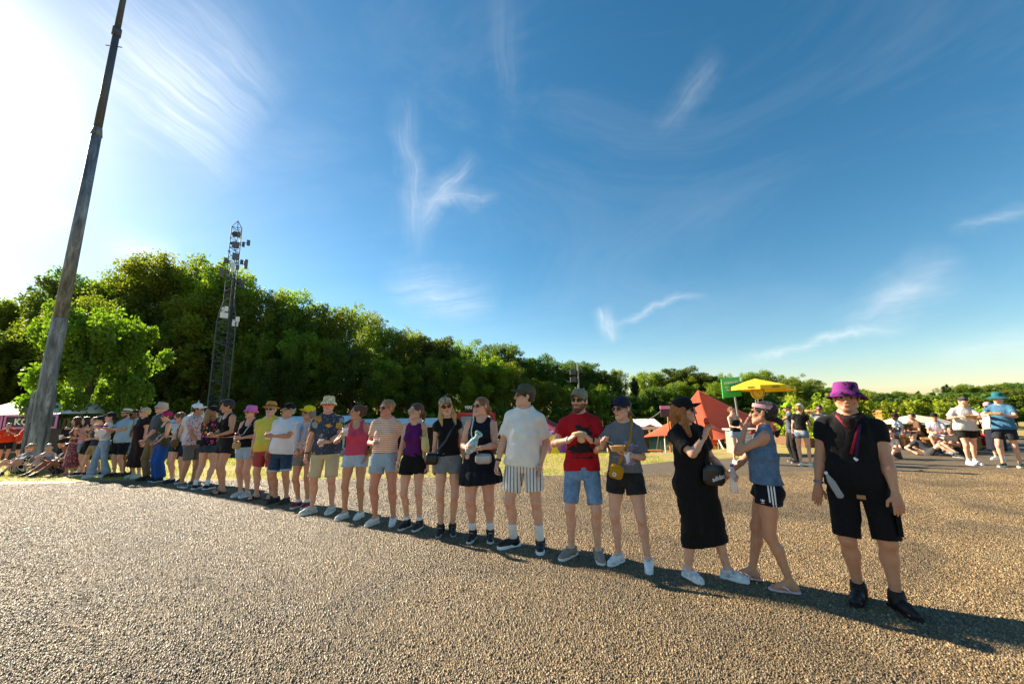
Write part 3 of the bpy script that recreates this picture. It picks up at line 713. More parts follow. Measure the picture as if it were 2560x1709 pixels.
def glasses(K, g, S, root, fine=True):
    col, lens = g[0], g[1]; M = np.array(K['Hm']); c = K['hc']; big = g[2] if len(g) > 2 else 1.; up = g[3] if len(g) > 3 else 0
    fr = mat('frame_%s' % (col,), col, .3, 0, 0); ln = mat('lens_%s' % (lens,), lens, .06, 0, 0, spec=.8)
    q = lambda *v: Vector((c+M@np.array(v, float))*S)
    zc = .003+up*.075; yb = -.101+up*.02; b = MB()
    for s in (-1, 1):
        pts = [q(s*(.033+.024*big*math.cos(a)), yb+.006*abs(math.cos(a)) if s*math.cos(a) < 0 else yb+.012*abs(math.cos(a)), zc+.017*big*math.sin(a)) for a in (2*math.pi*i/14 for i in range(15))]
        b.tube(pts, .0032*S, 5, False)
        b.tube([q(s*.057*big, yb+.012, zc+.006), q(s*.074, -.06, zc+.005), q(s*.081, .0, zc)], .003*S, 5)
    b.tube([q(-.011, yb-.002, zc+.006), q(.011, yb-.002, zc+.006)], .0032*S, 5)
    o = b.build('sunglasses', fr, root, True)
    for s in (-1, 1):
        V = [q(s*.033, yb-.003, zc)]+[q(s*(.033+.0235*big*math.cos(a)), yb-.001+(.006 if s*math.cos(a) < 0 else .011)*abs(math.cos(a)), zc+.0165*big*math.sin(a)) for a in (2*math.pi*i/14 for i in range(14))]
        V += [v+Vector(M@np.array((0, .003, 0)))*S for v in V]
        F = [(0, 1+i, 1+(i+1) % 14) for i in range(14)]+[(15, 16+(i+1) % 14, 16+i) for i in range(14)]+[(1+i, 16+i, 16+(i+1) % 14, 1+(i+1) % 14) for i in range(14)]
        obj('lens', mesh('lens', V, F, ln, True), o)
    return o
TONES = {'fair': (.74, .42, .275), 'pink': (.75, .395, .265), 'tan': (.62, .31, .175), 'olive': (.48, .24, .135), 'brown': (.22, .10, .055), 'dark': (.09, .043, .028), 'red': (.66, .285, .185)}
PEOPLE = []
def person(p, loc, yaw, dist):
    """p: description; loc: where the feet stand; yaw: facing; dist: metres from the lens, sets mesh density"""
    p.setdefault('H', 1.75); p.setdefault('seed', len(PEOPLE)+1); K = skeleton(p); S = K['S']
    hb = float(np.clip(.0022*dist, .0115, .034)); hh = float(np.clip(.0012*dist, .0058, .02)); hn = float(np.clip(.001*dist, .0046, .016))
    root = thing('person', p['label'], 'person', loc, yaw, p.get('group')); K['root'] = root; K['p'] = p
    # body: one mesh
    BP = body_prims(K, p); nkz = K['nk']
    parts = [skin_surface(BP, hb, S=S)]
    HP = head_prims(K, p); parts.append(skin_surface(HP, hh, S=S)); nb = len(parts[0][0]); nh = len(parts[1][0])
    for s in (-1, 1): parts.append(skin_surface(hand_prims(K, s), hn, S=S))
    V, F = join(parts); me = mesh('body', V, F, skin_mat(), True)
    tone = np.array(TONES[p.get('skin', 'fair')] if isinstance(p.get('skin', 'fair'), str) else p['skin'], np.float32)
    C = np.ones((len(V), 4), np.float32); C[:, :3] = tone
    for j in [K[k_, s_] for k_ in ('kn', 'el') for s_ in (-1, 1)]+[K['wr', s_]+K['hd', s_]*.09 for s_ in (-1, 1)]:      # redder knees, elbows, knuckles
        g_ = np.exp(-(np.sum((V/S-j)**2, 1)/.0042))[:, None]*.35; C[:, :3] *= 1-g_*np.array((.25, .6, .6))
    q = (V[nb:nb+nh]/S-K['hc'])@K['Hm']; hc = C[nb:nb+nh, :3]
    lip = np.clip(1.3-np.sqrt((q[:, 0]/.023)**2+((q[:, 2]+.066)/.0105)**2+((q[:, 1]+.098)/.016)**2), 0, 1)*1.6
    lip = np.clip(lip, 0, 1)[:, None]*.85; hc[:] = hc*(1-lip)+lip*tone*np.array((.72, .36, .36))
    mouth = (np.abs(q[:, 2]+.0655) < .0028) & (np.abs(q[:, 0]) < .02) & (q[:, 1] < -.085); hc[mouth] *= .4
    nose = np.exp(-((q[:, 0]/.018)**2+((q[:, 2]+.03)/.018)**2+((q[:, 1]+.115)/.02)**2))[:, None]; ch = sum(np.exp(-(((q[:, 0]-s*.045)/.02)**2+((q[:, 2]+.025)/.02)**2+((q[:, 1]+.075)/.03)**2)) for s in (-1, 1))[:, None]
    hc[:] = hc*(1-.25*np.clip(nose+ch, 0, 1)*np.array((0, 1, 1)))
    hcol = srgb(p['hair'][1]) if p.get('hair') else (.1, .07, .05)
    brow = (np.abs(q[:, 2]-.0265) < .0055) & (np.abs(q[:, 0]) > .012) & (np.abs(q[:, 0]) < .052) & (q[:, 1] < -.06); hc[brow] = hc[brow]*.55+np.array(hcol)*.4
    if p.get('beard'):
        bc = np.array(srgb(p['beard'][0])); st = p['beard'][1]
        m = (q[:, 1] < -.01) & (q[:, 2] < -.047+.5*np.clip(np.abs(q[:, 0])-.03, 0, .04)) & (q[:, 2] > -.125) & ~((np.abs(q[:, 0]) < .024) & (np.abs(q[:, 2]+.066) < .011))
        hc[m] = hc[m]*(1-st)+bc*st
    a = me.color_attributes.new('tone', 'FLOAT_COLOR', 'POINT'); a.data.foreach_set('color', C.ravel())
    body = obj('body', me, root)
    # beard volume
    if p.get('beard') and p['beard'][1] > .6:
        c, M = K['hc'], K['Hm']; qq = lambda *v: c+M@np.array(v, float); L = p['beard'][2] if len(p['beard']) > 2 else .01
        P = [('cone', qq(s*.055, -.005, -.05), qq(s*.02, -.072, -.1-L), .026, .024, .02, 'add', None) for s in (-1, 1)]+[('ell', qq(0, -.075, -.1-L*.6), (.033, .026, .022+L*.6), M, .02, 'add'), ('cone', qq(-.025, -.09, -.05), qq(.025, -.09, -.05), .008, .008, .01, 'add', None), ('ell', qq(0, -.105, -.066), (.02, .012, .008), M, .006, 'cut')]
        v, f = skin_surface(P, hh, .003, p['seed'], S=S, wscale=3); obj('beard', mesh('beard', v, f, hair_mat(p['beard'][0]), True), body)
    if p.get('hair'):
        P = hair_prims(K, p, p['hair'][0]); v, f = skin_surface(P, max(hh, .0065), .006 if p['hair'][0] != 'buzz' else .001, p['seed'], S=S, wscale=2.6 if p['hair'][0] not in ('crop', 'wavy', 'messybun') else 3.2)
        obj('hair', mesh('hair', v, f, hair_mat(p['hair'][1]), True), root)
    if not p.get('glasses') and dist < 9:
        for s in (-1, 1):
            b = MB(); c = (K['hc']+K['Hm']@np.array((s*.031, -.0765, .003)))*S; b.lathe([(.0125*S*math.sin(t), -.0125*S*math.cos(t)) for t in np.linspace(.05, 3.09, 7)], 10, Matrix.Translation(c)); b.build('eye', mat('eye_dark', '#4a3a2e', .2, 0, 0), body, True)
    if p.get('hat'): hat_mesh(K, p['hat'], S, root)
    if p.get('glasses'): glasses(K, p['glasses'], S, root)
    if p.get('earrings'):
        for s in (-1, 1): b = MB(); c = Vector((K['hc']+K['Hm']@np.array((s*.089, .012, -.048)))*S); b.tube([c+Vector((0, .012*math.cos(t), .014*math.sin(t)))*S for t in np.linspace(0, 6.28, 9)], .002*S, 4, False); b.build('earring', mat('gold', '#c9a04a', .25, 1, 0), root, True)
    hg = max(hb*.95, .011)
    t = p.get('top'); K['gar'] = {}
    if t:
        v, f = garment_surface(*top_prims(K, p, t), min(hg, .024), t.get('wr', .0105), p['seed']*7, S)
        o = obj(t.get('name', {'tee': 't_shirt', 'tank': 'tank_top', 'shirt': 'shirt', 'dress': 'dress', 'halter': 'halter_top', 'camisole': 'camisole'}[t['k']]), mesh('top', v, f, t.get('mat') or cloth(t['col'], t.get('pat')), True), root); K['gar']['top'] = o
        if t['k'] in ('camisole', 'halter'):
            b = MB()
            for s in (-1, 1):
                if t['k'] == 'camisole': b.tube([Vector(K['tr'](q)*S) for q in ((s*.085, -.115*K['w'], .30), (s*.09, -.07, .405), (s*.09, .02, .445), (s*.08, .1, .33))], .006*S, 5)
                else: b.tube([Vector(K['tr'](q)*S) for q in ((s*.052, -.096, .375), (s*.058, -.070, .43), (s*.05, .0, .478), (s*.02, .062, .478))], .006*S, 5)
            b.build('strap', t.get('mat') or cloth(t['col'], t.get('pat')), root, True)
    t = p.get('bottom')
    if t:
        v, f = garment_surface(*bottom_prims(K, p, t), min(hg, .024), t.get('wr', .0095), p['seed']*11, S)
        o = obj({'shorts': 'shorts', 'trousers': 'trousers', 'skirt': 'skirt'}[t['k']], mesh('bottom', v, f, t.get('mat') or cloth(t['col'], t.get('pat')), True), root); K['gar']['bottom'] = o
        if t.get('hemcol') and t['k'] == 'shorts':     # turned-up cuffs
            for s in (-1, 1):
                hp, kn = K['hip', s], K['kn', s]; d = unit(kn-hp); L = t['len']; end = hp+(kn-hp)*L; e = t.get('ease', .014); lw = 1+(K['w']-1)*.9
                r1 = float(np.interp(L, (0, .5, 1), (.0915, .075, .052)))*lw+e+t.get('flare', .01)+.003
                v, f = skin_surface([('cone', end-d*.06, end+d*.03, r1+.004, r1, .01, 'add', [(end+d*.006, d), (end-d*.03, -d)])], min(hg, .012), .002, 3, S=S); obj('turned_up_cuff', mesh('cuff', v, f, cloth(t['hemcol'], ('denim', '#c9d2da')), True), o)
    sk = p.get('socks')
    for s in (-1, 1):
        an, kn = K['an', s], K['kn', s]; d = unit(kn-an)
        if sk:
            L = sk[1]; v, f = skin_surface([('cone', an-d*.02, an+d*L*.7, .041, .041*(1+.1*K['w']), .01, 'add', None), ('cone', an+d*L*.7, an+d*(L+.03), .041*(1+.1*K['w']), .05*K['w'], .01, 'add', [(an+d*L, d)])], max(.009, hb*.8), .0015, 5, S=S); obj('sock', mesh('sock', v, f, cloth(sk[0]), True), root)
        sh = p.get('shoes', ('run', '#dddddd', '#f0f0f0'))
        if sh[0] == 'none': continue
        if sh[0] == 'flop':
            so = sole_mesh(K, s, 'flop', S, mat('foam_%s' % sh[1], sh[1], .7), root); so.name = 'flip_flop'
            M, o = shoe_frame(K, s); q = lambda *v: Vector((o+M@np.array(v, float))*S); b = MB()
            for u in (-1, 1): b.tube([q(0, -.125, .02), q(u*.018, -.09, .058), q(u*.042, -.03, .035), q(u*.043, -.015, .014)], .006*S, 5)
            if len(sh) > 3: b.tube([q(-.045, -.07, .015), q(-.03, -.075, .05), q(0, -.078, .062), q(.03, -.075, .05), q(.045, -.07, .015)], .018*S, 6)
            b.build('strap', mat('foam_%s' % sh[2], sh[2], .6), so, True)
        else:
            v, f = skin_surface(shoe_prims(K, s, sh[0]), max(.0085, hb*.75), .0012, 5, S=S, wscale=2); o = obj('shoe', mesh('shoe', v, f, mat('shoe_%s%s' % (sh[0] == 'run', sh[1]), sh[1], .6, var=.12 if sh[0] != 'run' else .45, nscale=8 if sh[0] != 'run' else 22, bumps=.2, bscale=90), True), root)
            sole_mesh(K, s, sh[0], S, mat('sole_%s' % sh[2], sh[2], .6), o)
            if dist < 8.5 and len(sh) > 3:
                M, og = shoe_frame(K, s); z = .93 if K['f'] else 1.03; b = MB()
                for i in range(5): yy = -.03-.022*i; zz = .0865-.006*i if i else .09; b.tube([Vector((og+M@np.array((u*.02, yy*z+(.006 if u > 0 else -.006), zz)))*S) for u in (-1, -.3, .3, 1)], .0035*S, 4)
                b.build('laces', mat('laces_%s' % sh[3], sh[3], .8), o)
    PEOPLE.append(K); K['W'] = Matrix.Translation(loc) @ Matrix.Rotation(yaw, 4, 'Z')
    return K
def grip(K, s, along=.075, out=.032, side=0):
    q = (K['wr', s]+K['hd', s]*along+K['hn', s]*out+K['ht', s]*side)*K['S']; return K['W'] @ Vector(q)
def wpt(K, v): return K['W'] @ Vector(np.asarray(v, float)*K['S'])
# ------------------------------------------------------------------ ground
def ground_z(x, y):
    """level where the people stand, falling away behind them to the lower field"""
    y0 = 13.2+max(0, x-7)*.55+max(0, -x-14)*.08
    t = min(1, max(0, (y-y0)/20.)); return -3.1*(t*t*(3-2*t))
def stone_mat(name, scale, cols, size_bump, rough=.62, far=False):
    m, nt, b = nodes_of(name); v = coords(nt, kind='Object')
    wv = nt.nodes.new('ShaderNodeVectorMath'); wv.operation = 'ADD'; nt.links.new(v, wv.inputs[0])
    wn = nt.nodes.new('ShaderNodeTexNoise'); wn.inputs['Scale'].default_value = scale*.45; nt.links.new(v, wn.inputs['Vector'])
    ws = nt.nodes.new('ShaderNodeVectorMath'); ws.operation = 'SCALE'; ws.inputs['Scale'].default_value = .9/scale; nt.links.new(wn.outputs['Color'], ws.inputs[0]); nt.links.new(ws.outputs[0], wv.inputs[1])
    def vor(sc):
        q = nt.nodes.new('ShaderNodeTexVoronoi'); q.inputs['Scale'].default_value = sc; q.inputs['Randomness'].default_value = 1; nt.links.new(wv.outputs[0], q.inputs['Vector']); return q
    v1, v2 = vor(scale), vor(scale*1.9)
    s1 = nt.nodes.new('ShaderNodeSeparateColor'); nt.links.new(v1.outputs['Color'], s1.inputs[0])
    col = ramp(nt, s1.outputs[0], [(i/(len(cols)-1), srgb(c)) for i, c in enumerate(cols)])
    big = noise(nt, v, .35, 4); col = mixc(nt, math_(nt, 'MULTIPLY', big, .35), col, tuple(.5*q for q in srgb(cols[1])))
    gap = ramp(nt, v1.outputs['Distance'], [(.52, (0, 0, 0)), (.8, (1, 1, 1))])
    col = mixc(nt, math_(nt, 'MULTIPLY', gap, .75), col, (.028, .024, .02))
    nt.links.new(col, b.inputs['Base Color']); b.inputs['Roughness'].default_value = rough; b.inputs['Specular IOR Level'].default_value = .45
    hgt = math_(nt, 'ADD', math_(nt, 'SUBTRACT', math_(nt, 'MULTIPLY', s1.outputs[1], .9), v1.outputs['Distance']), math_(nt, 'MULTIPLY', v2.outputs['Distance'], -.3))
    bump(nt, b, hgt, .9, size_bump); return m
def sheet(name, pts, m, dz=0., step=None):
    b = MB(); b.add([(x, y, ground_z(x, y)+dz) for x, y in pts], [tuple(range(len(pts)))]); return b.build(name, m)
def terrain():
    xs = np.concatenate([np.linspace(-400, -60, 8), np.linspace(-56, 56, 57), np.linspace(60, 400, 8)]); ys = np.concatenate([np.linspace(-30, 8, 5), np.linspace(9, 40, 32), np.linspace(45, 600, 12)])
    V = [(x, y, ground_z(x, y)) for y in ys for x in xs]; n = len(xs)
    F = [(j*n+i, j*n+i+1, (j+1)*n+i+1, (j+1)*n+i) for j in range(len(ys)-1) for i in range(n-1)]
    m, nt, b = nodes_of('trodden_earth_and_grass'); v = coords(nt)
    c = ramp(nt, noise(nt, v, .6, 6, .6), [(.35, srgb('#8f7c45')), (.5, srgb('#a8954f')), (.62, srgb('#7d8038'))])
    c = mixc(nt, math_(nt, 'MULTIPLY', noise(nt, v, 9, 4), .5), c, srgb('#6d5f3a')); nt.links.new(c, b.inputs['Base Color']); b.inputs['Roughness'].default_value = .9
    bump(nt, b, noise(nt, v, 30, 4), .5, .03)
    tag(obj('ground', mesh('ground', V, F, m, True)), kind='structure')
terrain()
GRAVEL = stone_mat('chip_seal_gravel', 66., ['#322a1c', '#735f40', '#937a52', '#7e6844', '#a88f64', '#52452e', '#8a714d'], .02)
edge = [(-60, 9.2), (-30, 10.2), (-14, 10.4), (-9, 10.25), (-4.5, 9.85), (1, 9.95), (3.6, 9.6), (8.7, 9.38), (12, 9.2), (40, 8.6)]
gv = MB(); pts = [(-60, -30), (40, -30)]+edge[::-1]; gv.add([(x, y, .006) for x, y in pts], [tuple(range(len(pts)))]); GV = tag(gv.build('gravel_pavement', GRAVEL), kind='structure')
def pebbles():
    """the chippings themselves where they can be seen: square metres of loose-laid stones, laid out turned this way and that"""
    m, nt, b = nodes_of('stone_chippings'); a = nt.nodes.new('ShaderNodeAttribute'); a.attribute_name = 'tone'; v = coords(nt, kind='Object'); c = mixc(nt, math_(nt, 'MULTIPLY', noise(nt, v, 160, 2), .5), a.outputs['Color'], (.16, .12, .075)); gp = nt.nodes.new('ShaderNodeNewGeometry'); w1 = noise(nt, gp.outputs['Position'], .55, 5, .6, .6); w2 = noise(nt, gp.outputs['Position'], 2.3, 4, .6); c = mixc(nt, ramp(nt, w1, [(.38, (.62, .62, .62)), (.55, (0, 0, 0))]), c, (.06, .047, .031)); c = mixc(nt, ramp(nt, w2, [(.5, (0, 0, 0)), (.72, (.45, .45, .45))]), c, (.24, .185, .11)); nt.links.new(c, b.inputs['Base Color']); b.inputs['Roughness'].default_value = .5; b.inputs['Specular IOR Level'].default_value = .5
    pal = np.array([srgb(q) for q in ('#5a4a32', '#957b50', '#b8986a', '#a3865a', '#d3b987', '#786649', '#ae9062', '#e2cfa8')], np.float32); tiles = []
    for k in range(4):
        r = np.random.RandomState(90+k); n = 6400; g = int(math.sqrt(n)); ii, jj = np.meshgrid(np.arange(g), np.arange(g)); n = g*g
        x = (ii.ravel()+.5+r.uniform(-.45, .45, n))/g-.5; y = (jj.ravel()+.5+r.uniform(-.45, .45, n))/g-.5; sz = np.clip(r.lognormal(-5.0, .34, n), .0032, .0135); th = r.uniform(0, 6.28, n); el = r.uniform(.65, 1., n); h = sz*r.uniform(.35, .95, n); tx = r.normal(0, .35, n); ty = r.normal(0, .35, n)
        base = np.array([(math.cos(q), math.sin(q), 0) for q in np.linspace(0, 6.283, 6)[:-1]]); V = np.zeros((n, 8, 3), np.float32)
        for i in range(5):
            jx = base[i, 0]*sz*r.uniform(.8, 1.15, n); jy = base[i, 1]*sz*el*r.uniform(.8, 1.15, n); V[:, i, 0] = jx*np.cos(th)-jy*np.sin(th)+x; V[:, i, 1] = jx*np.sin(th)+jy*np.cos(th)+y; V[:, i, 2] = -.002
        for i in range(3):
            q = i*2.094+.4; jx = math.cos(q)*sz*.5; jy = math.sin(q)*sz*.5*el; V[:, 5+i, 0] = jx*np.cos(th)-jy*np.sin(th)+x; V[:, 5+i, 1] = jx*np.sin(th)+jy*np.cos(th)+y; V[:, 5+i, 2] = h*(1+tx*math.cos(q)+ty*math.sin(q))
        F = np.array([(0, 1, 5), (1, 6, 5), (1, 2, 6), (2, 3, 6), (3, 7, 6), (3, 4, 7), (4, 0, 7), (0, 5, 7), (5, 6, 7)]); F = (np.arange(n)[:, None, None]*8+F[None]).reshape(-1, 3)
        me = mesh('chippings', V.reshape(-1, 3), F, m); C = np.ones((n, 8, 4), np.float32); C[:, :, :3] = (pal[r.randint(0, 8, n)]*np.array((.68, .64, .56), np.float32)*r.uniform(.6, 1.2, (n, 1)))[:, None]; at_ = me.color_attributes.new('tone', 'FLOAT_COLOR', 'POINT'); at_.data.foreach_set('color', C.ravel()); tiles.append(me)
    rr = random.Random(5)
    for j in range(1, 10):
        for i in range(-14, 14):
            P = Vector((i+.5, j+.5, 0)); lim = 1.42*(j+1.2)+1.0
            if abs(P.x) < lim: o = obj('chippings', rr.choice(tiles), GV, (P.x, P.y, .006)); o.rotation_euler = (0, 0, rr.randrange(4)*math.pi/2); o['kind'] = 'stuff'
pebbles()
ROAD = stone_mat('worn_asphalt', 120., ['#5c5040', '#6b5d48', '#776850', '#655843', '#80704f'], .005, .7)
rd = MB(); rx = [2.2, 3.2, 4.5, 6.5, 9, 12, 16, 22, 40]; ny = [9.8, 9.7, 9.55, 9.5, 9.35, 9.2, 9.05, 8.9, 8.6]; fy = [10.2, 11.4, 12.1, 12.6, 13.1, 14.5, 16.5, 18, 20]
rd.add([(x, y, ground_z(x, y)+.010) for x, y in zip(rx, ny)]+[(x, y, ground_z(x, y)+.010) for x, y in zip(rx, fy)], [(i, i+1, len(rx)+i+1, len(rx)+i) for i in range(len(rx)-1)])
tag(rd.build('asphalt_road', ROAD), kind='structure')
# short dry grass: blades in one mass
def grass():
    r = np.random.RandomState(4); n = 42000
    x = r.uniform(-26, 4.6, n); y = r.uniform(9.7, 16.5, n)
    e = np.interp(x, [q[0] for q in edge], [q[1] for q in edge]); pat = np.sin(x*1.7+np.sin(y*2.3)*1.5)+np.sin(y*3.1+x*.9)+r.normal(0, .8, n)
    ok = (y > e+.02+np.abs(r.normal(0, .12, n))) & (pat > -.9-.35*np.clip(-(x+9)/4, 0, 3)) & ~((x > 2.2) & (y < np.interp(x, rx, fy))); x, y = x[ok], y[ok]; n = len(x)
    z = np.array([ground_z(a, b) for a, b in zip(x, y)]); th = r.uniform(0, 6.28, n); hgt = r.uniform(.025, .085, n); w = r.uniform(.006, .014, n); ln = r.normal(0, .03, (n, 2))
    V = np.zeros((n, 3, 3), np.float32); V[:, 0] = np.stack([x-np.cos(th)*w, y-np.sin(th)*w, z], 1); V[:, 1] = np.stack([x+np.cos(th)*w, y+np.sin(th)*w, z], 1); V[:, 2] = np.stack([x+ln[:, 0], y+ln[:, 1], z+hgt], 1)
    m, nt, b = nodes_of('grass_blades'); v = coords(nt)
    c = ramp(nt, noise(nt, v, 1.1, 4), [(.35, srgb('#c2b350')), (.5, srgb('#a9b23c')), (.65, srgb('#7f9a2c'))]); nt.links.new(c, b.inputs['Base Color']); b.inputs['Roughness'].default_value = .7
    tr = nt.nodes.new('ShaderNodeBsdfTranslucent'); nt.links.new(c, tr.inputs['Color']); mx = nt.nodes.new('ShaderNodeMixShader'); mx.inputs[0].default_value = .45
    nt.links.new(b.outputs[0], mx.inputs[1]); nt.links.new(tr.outputs[0], mx.inputs[2]); nt.links.new(mx.outputs[0], nt.nodes['Material Output'].inputs['Surface'])
    tag(obj('grass', mesh('grass', V.reshape(-1, 3), np.arange(n*3).reshape(-1, 3), m)), 'short yellow green grass beyond the gravel', 'grass', kind='stuff')
grass()
# ------------------------------------------------------------------ trees
def leaf_mat(name, c0, c1, trans=.5):
    m, nt, b = nodes_of(name); tc = nt.nodes.new('ShaderNodeTexCoord'); oi = nt.nodes.new('ShaderNodeObjectInfo')
    f = noise(nt, tc.outputs['Object'], .55, 4); f2 = noise(nt, tc.outputs['Object'], 7, 2)
    c = ramp(nt, math_(nt, 'ADD', math_(nt, 'MULTIPLY', f, .6), math_(nt, 'MULTIPLY', f2, .4)), [(.35, srgb(c0)), (.65, srgb(c1))])
    hs = nt.nodes.new('ShaderNodeHueSaturation'); nt.links.new(c, hs.inputs['Color']); nt.links.new(math_(nt, 'MULTIPLY_ADD', oi.outputs['Random'], .05, .475), hs.inputs['Hue']); nt.links.new(math_(nt, 'MULTIPLY_ADD', oi.outputs['Random'], .5, .75), hs.inputs['Value']); c = hs.outputs[0]
    nt.links.new(c, b.inputs['Base Color']); b.inputs['Roughness'].default_value = .55; b.inputs['Specular IOR Level'].default_value = .3
    tr = nt.nodes.new('ShaderNodeBsdfTranslucent'); tcx = mixc(nt, .75, c, (.92, 1., .25), 'MULTIPLY'); nt.links.new(tcx, tr.inputs['Color'])
    h2 = nt.nodes.new('ShaderNodeHueSaturation'); h2.inputs['Value'].default_value = 1.9; nt.links.new(tcx, h2.inputs['Color']); nt.links.new(h2.outputs[0], tr.inputs['Color'])
    mx = nt.nodes.new('ShaderNodeMixShader'); mx.inputs[0].default_value = trans
    nt.links.new(b.outputs[0], mx.inputs[1]); nt.links.new(tr.outputs[0], mx.inputs[2]); nt.links.new(mx.outputs[0], nt.nodes['Material Output'].inputs['Surface']); return m
LEAF = leaf_mat('leaves', '#4c5f22', '#85902e', .52); LEAF2 = leaf_mat('leaves_dark', '#3c5228', '#66782e', .48); LIME = leaf_mat('leaves_lime', '#50661f', '#747f29', .46); BAMB = leaf_mat('leaves_bamboo', '#6f8428', '#a3ab3e', .55); PINE = leaf_mat('needles', '#1d2c1a', '#2e3f22', .2)
BARK = mat('bark', '#5a4a3a', .9, var=.3, nscale=4, bumps=.8, bscale=12)
def leaves_at(r, P, size, elong=1.5, up=.0):
    n = len(P); a = r.normal(size=(n, 3)); a[:, 2] *= (1-up); a /= np.linalg.norm(a, axis=1)[:, None]; b = np.cross(a, r.normal(size=(n, 3))); b /= np.linalg.norm(b, axis=1)[:, None]
    s = (size*r.uniform(.6, 1.35, n))[:, None]; a = a*s*elong*.5; b = b*s*.5
    V = np.stack([P-a, P+b*.9-a*.1, P+a, P-b*.9-a*.1], 1).reshape(-1, 3); return V, np.arange(n*4).reshape(-1, 4)
def make_tree(seed, H=1., kind='broad', n=9000, leaf=.013, wid=.26, low=.12, puff=1.):
    """unit-height tree: (crown mesh, trunk mesh)"""
    r = np.random.RandomState(seed); rr = random.Random(seed); b = MB(); cl = []
    lean = np.array((rr.uniform(-.03, .03), rr.uniform(-.03, .03), 0))
    path = [np.array((0, 0, -.02)), np.array((0, 0, .2))+lean*.5, np.array((0, 0, .5))+lean*1.5, np.array((0, 0, .93))+lean*2]
    b.tube([Vector(q) for q in path], [.016, .0125, .008, .002], 7)
    nb = {'broad': 52, 'poplar': 56, 'pine': 50, 'bush': 26}[kind]
    for i in range(nb):
        z = low+(.9-low)*((i+.5)/nb)**(.9); c = np.array((0, 0, z))+lean*2*z; th = i*2.4+rr.uniform(-.5, .5)
        if kind == 'broad': ln = wid*(math.sin(math.pi*min(1, (z-low*.6)/(1.02-low*.6))**.8)**.6)*rr.uniform(.55, 1.2); rise = rr.uniform(.45, 1.2)
        elif kind == 'poplar': ln = wid*.8*(1-((z-.45)/.62)**2)*rr.uniform(.6, 1.1); rise = rr.uniform(.9, 1.6)
        elif kind == 'pine': ln = wid*.75*(1.06-z)*rr.uniform(.8, 1.1); rise = -.05
        else: ln = wid*rr.uniform(.5, 1.1); rise = rr.uniform(.2, .9)
        e = c+np.array((math.cos(th)*ln, math.sin(th)*ln, ln*rise)); e[2] = min(e[2], .99)
        m = (c*.5+e*.5)+np.array((0, 0, .02)); b.tube([Vector(c), Vector(m), Vector(e)], [.0045*(1.1-z), .003*(1.1-z), .001], 4)
        k = max(2, int(ln/wid*6))
        for j in range(k): t = .35+.65*(j+rr.random())/k; cl.append((c*(1-t)+e*t+r.normal(0, .018, 3), puff*(.018+.034*rr.random()*(.6+.6*t))))
    for j in range(16): cl.append((np.array((0, 0, .74+.016*j))+lean*2+r.normal(0, .014, 3)*np.array((1.6, 1.6, 1)), .014+.012*rr.random()))
    if kind in ('broad', 'poplar'):
        for j in range(12):                # leading shoots that fray the top
            th = rr.uniform(0, 6.28); q = rr.uniform(.2, .75)*wid; z0 = rr.uniform(.55, .72); z1 = rr.uniform(.78, .965); b.tube([Vector((math.cos(th)*q*.8, math.sin(th)*q*.8, z0)), Vector((math.cos(th)*q, math.sin(th)*q, z1))], [.002, .0007], 4)
            for t in np.linspace(.1, 1, 8): cl.append((np.array((math.cos(th)*q*(.8+.2*t), math.sin(th)*q*(.8+.2*t), z0+(z1-z0)*t))+r.normal(0, .006, 3), .026-.013*t))
    P = []; ww = np.array([q[1]**2 for q in cl]); ww /= ww.sum(); cnt = r.multinomial(n, ww)
    for (c, s), k in zip(cl, cnt):
        d = r.normal(size=(k, 3)); d /= np.linalg.norm(d, axis=1)[:, None]; rad = s*np.clip(r.uniform(.2, 1, k)**.55+r.normal(0, .14, k), .1, 1.5); P.append(c+d*rad[:, None]*np.array((1, 1, 1.15)))
    P = np.concatenate(P); V, F = leaves_at(r, P, leaf)
    return V, F, b
TREES = {}
def tree_mesh(key, lm, **kw):
    if key not in TREES:
        V, F, b = make_tree(**kw); TREES[key] = (mesh('crown', V, F, lm), mesh('trunk', b.V, b.F, BARK, True))
    return TREES[key]
def tree(name, label, key, loc, H, rz, group=None, wx=1., cat='tree'):
    cm, tm = TREES[key]; o = thing(name, label, cat, loc, rz, group); o.scale = (H*wx, H*wx, H)
    obj('crown', cm, o); obj('trunk', tm, o); return o
for i in range(4): tree_mesh(('b', i), LEAF if i % 2 else LEAF2, seed=10+i, kind='broad', n=30000, leaf=.0098, wid=.22+.03*(i % 3), low=.1)
for i in range(2): tree_mesh(('p', i), LEAF, seed=30+i, kind='poplar', n=20000, leaf=.0088, wid=.22, low=.1)
tree_mesh(('n', 0), PINE, seed=50, kind='pine', n=9000, leaf=.018, wid=.22, low=.25)
tree_mesh(('u', 0), LEAF2, seed=60, kind='bush', n=6000, leaf=.035, wid=.6, low=.02); tree_mesh(('u', 1), LEAF, seed=61, kind='bush', n=6000, leaf=.035, wid=.6, low=.02)
tree_mesh(('l', 0), LIME, seed=70, kind='broad', n=30000, leaf=.019, wid=.44, low=.04, puff=1.5)
SKYLINE = [(-80, 745), (0, 750), (65, 741), (136, 700), (200, 690), (316, 663), (414, 650), (523, 675), (610, 720), (655, 712), (708, 735), (763, 778), (817, 768), (905, 795), (980, 806), (1035, 833), (1090, 828), (1144, 860), (1237, 866), (1308, 893), (1395, 904), (1471, 908), (1548, 926), (1635, 930), (1700, 926), (1765, 920), (1853, 936), (1896, 926), (1962, 947), (2070, 958), (2180, 964), (2290, 962), (2425, 956), (2560, 956), (2680, 956)]
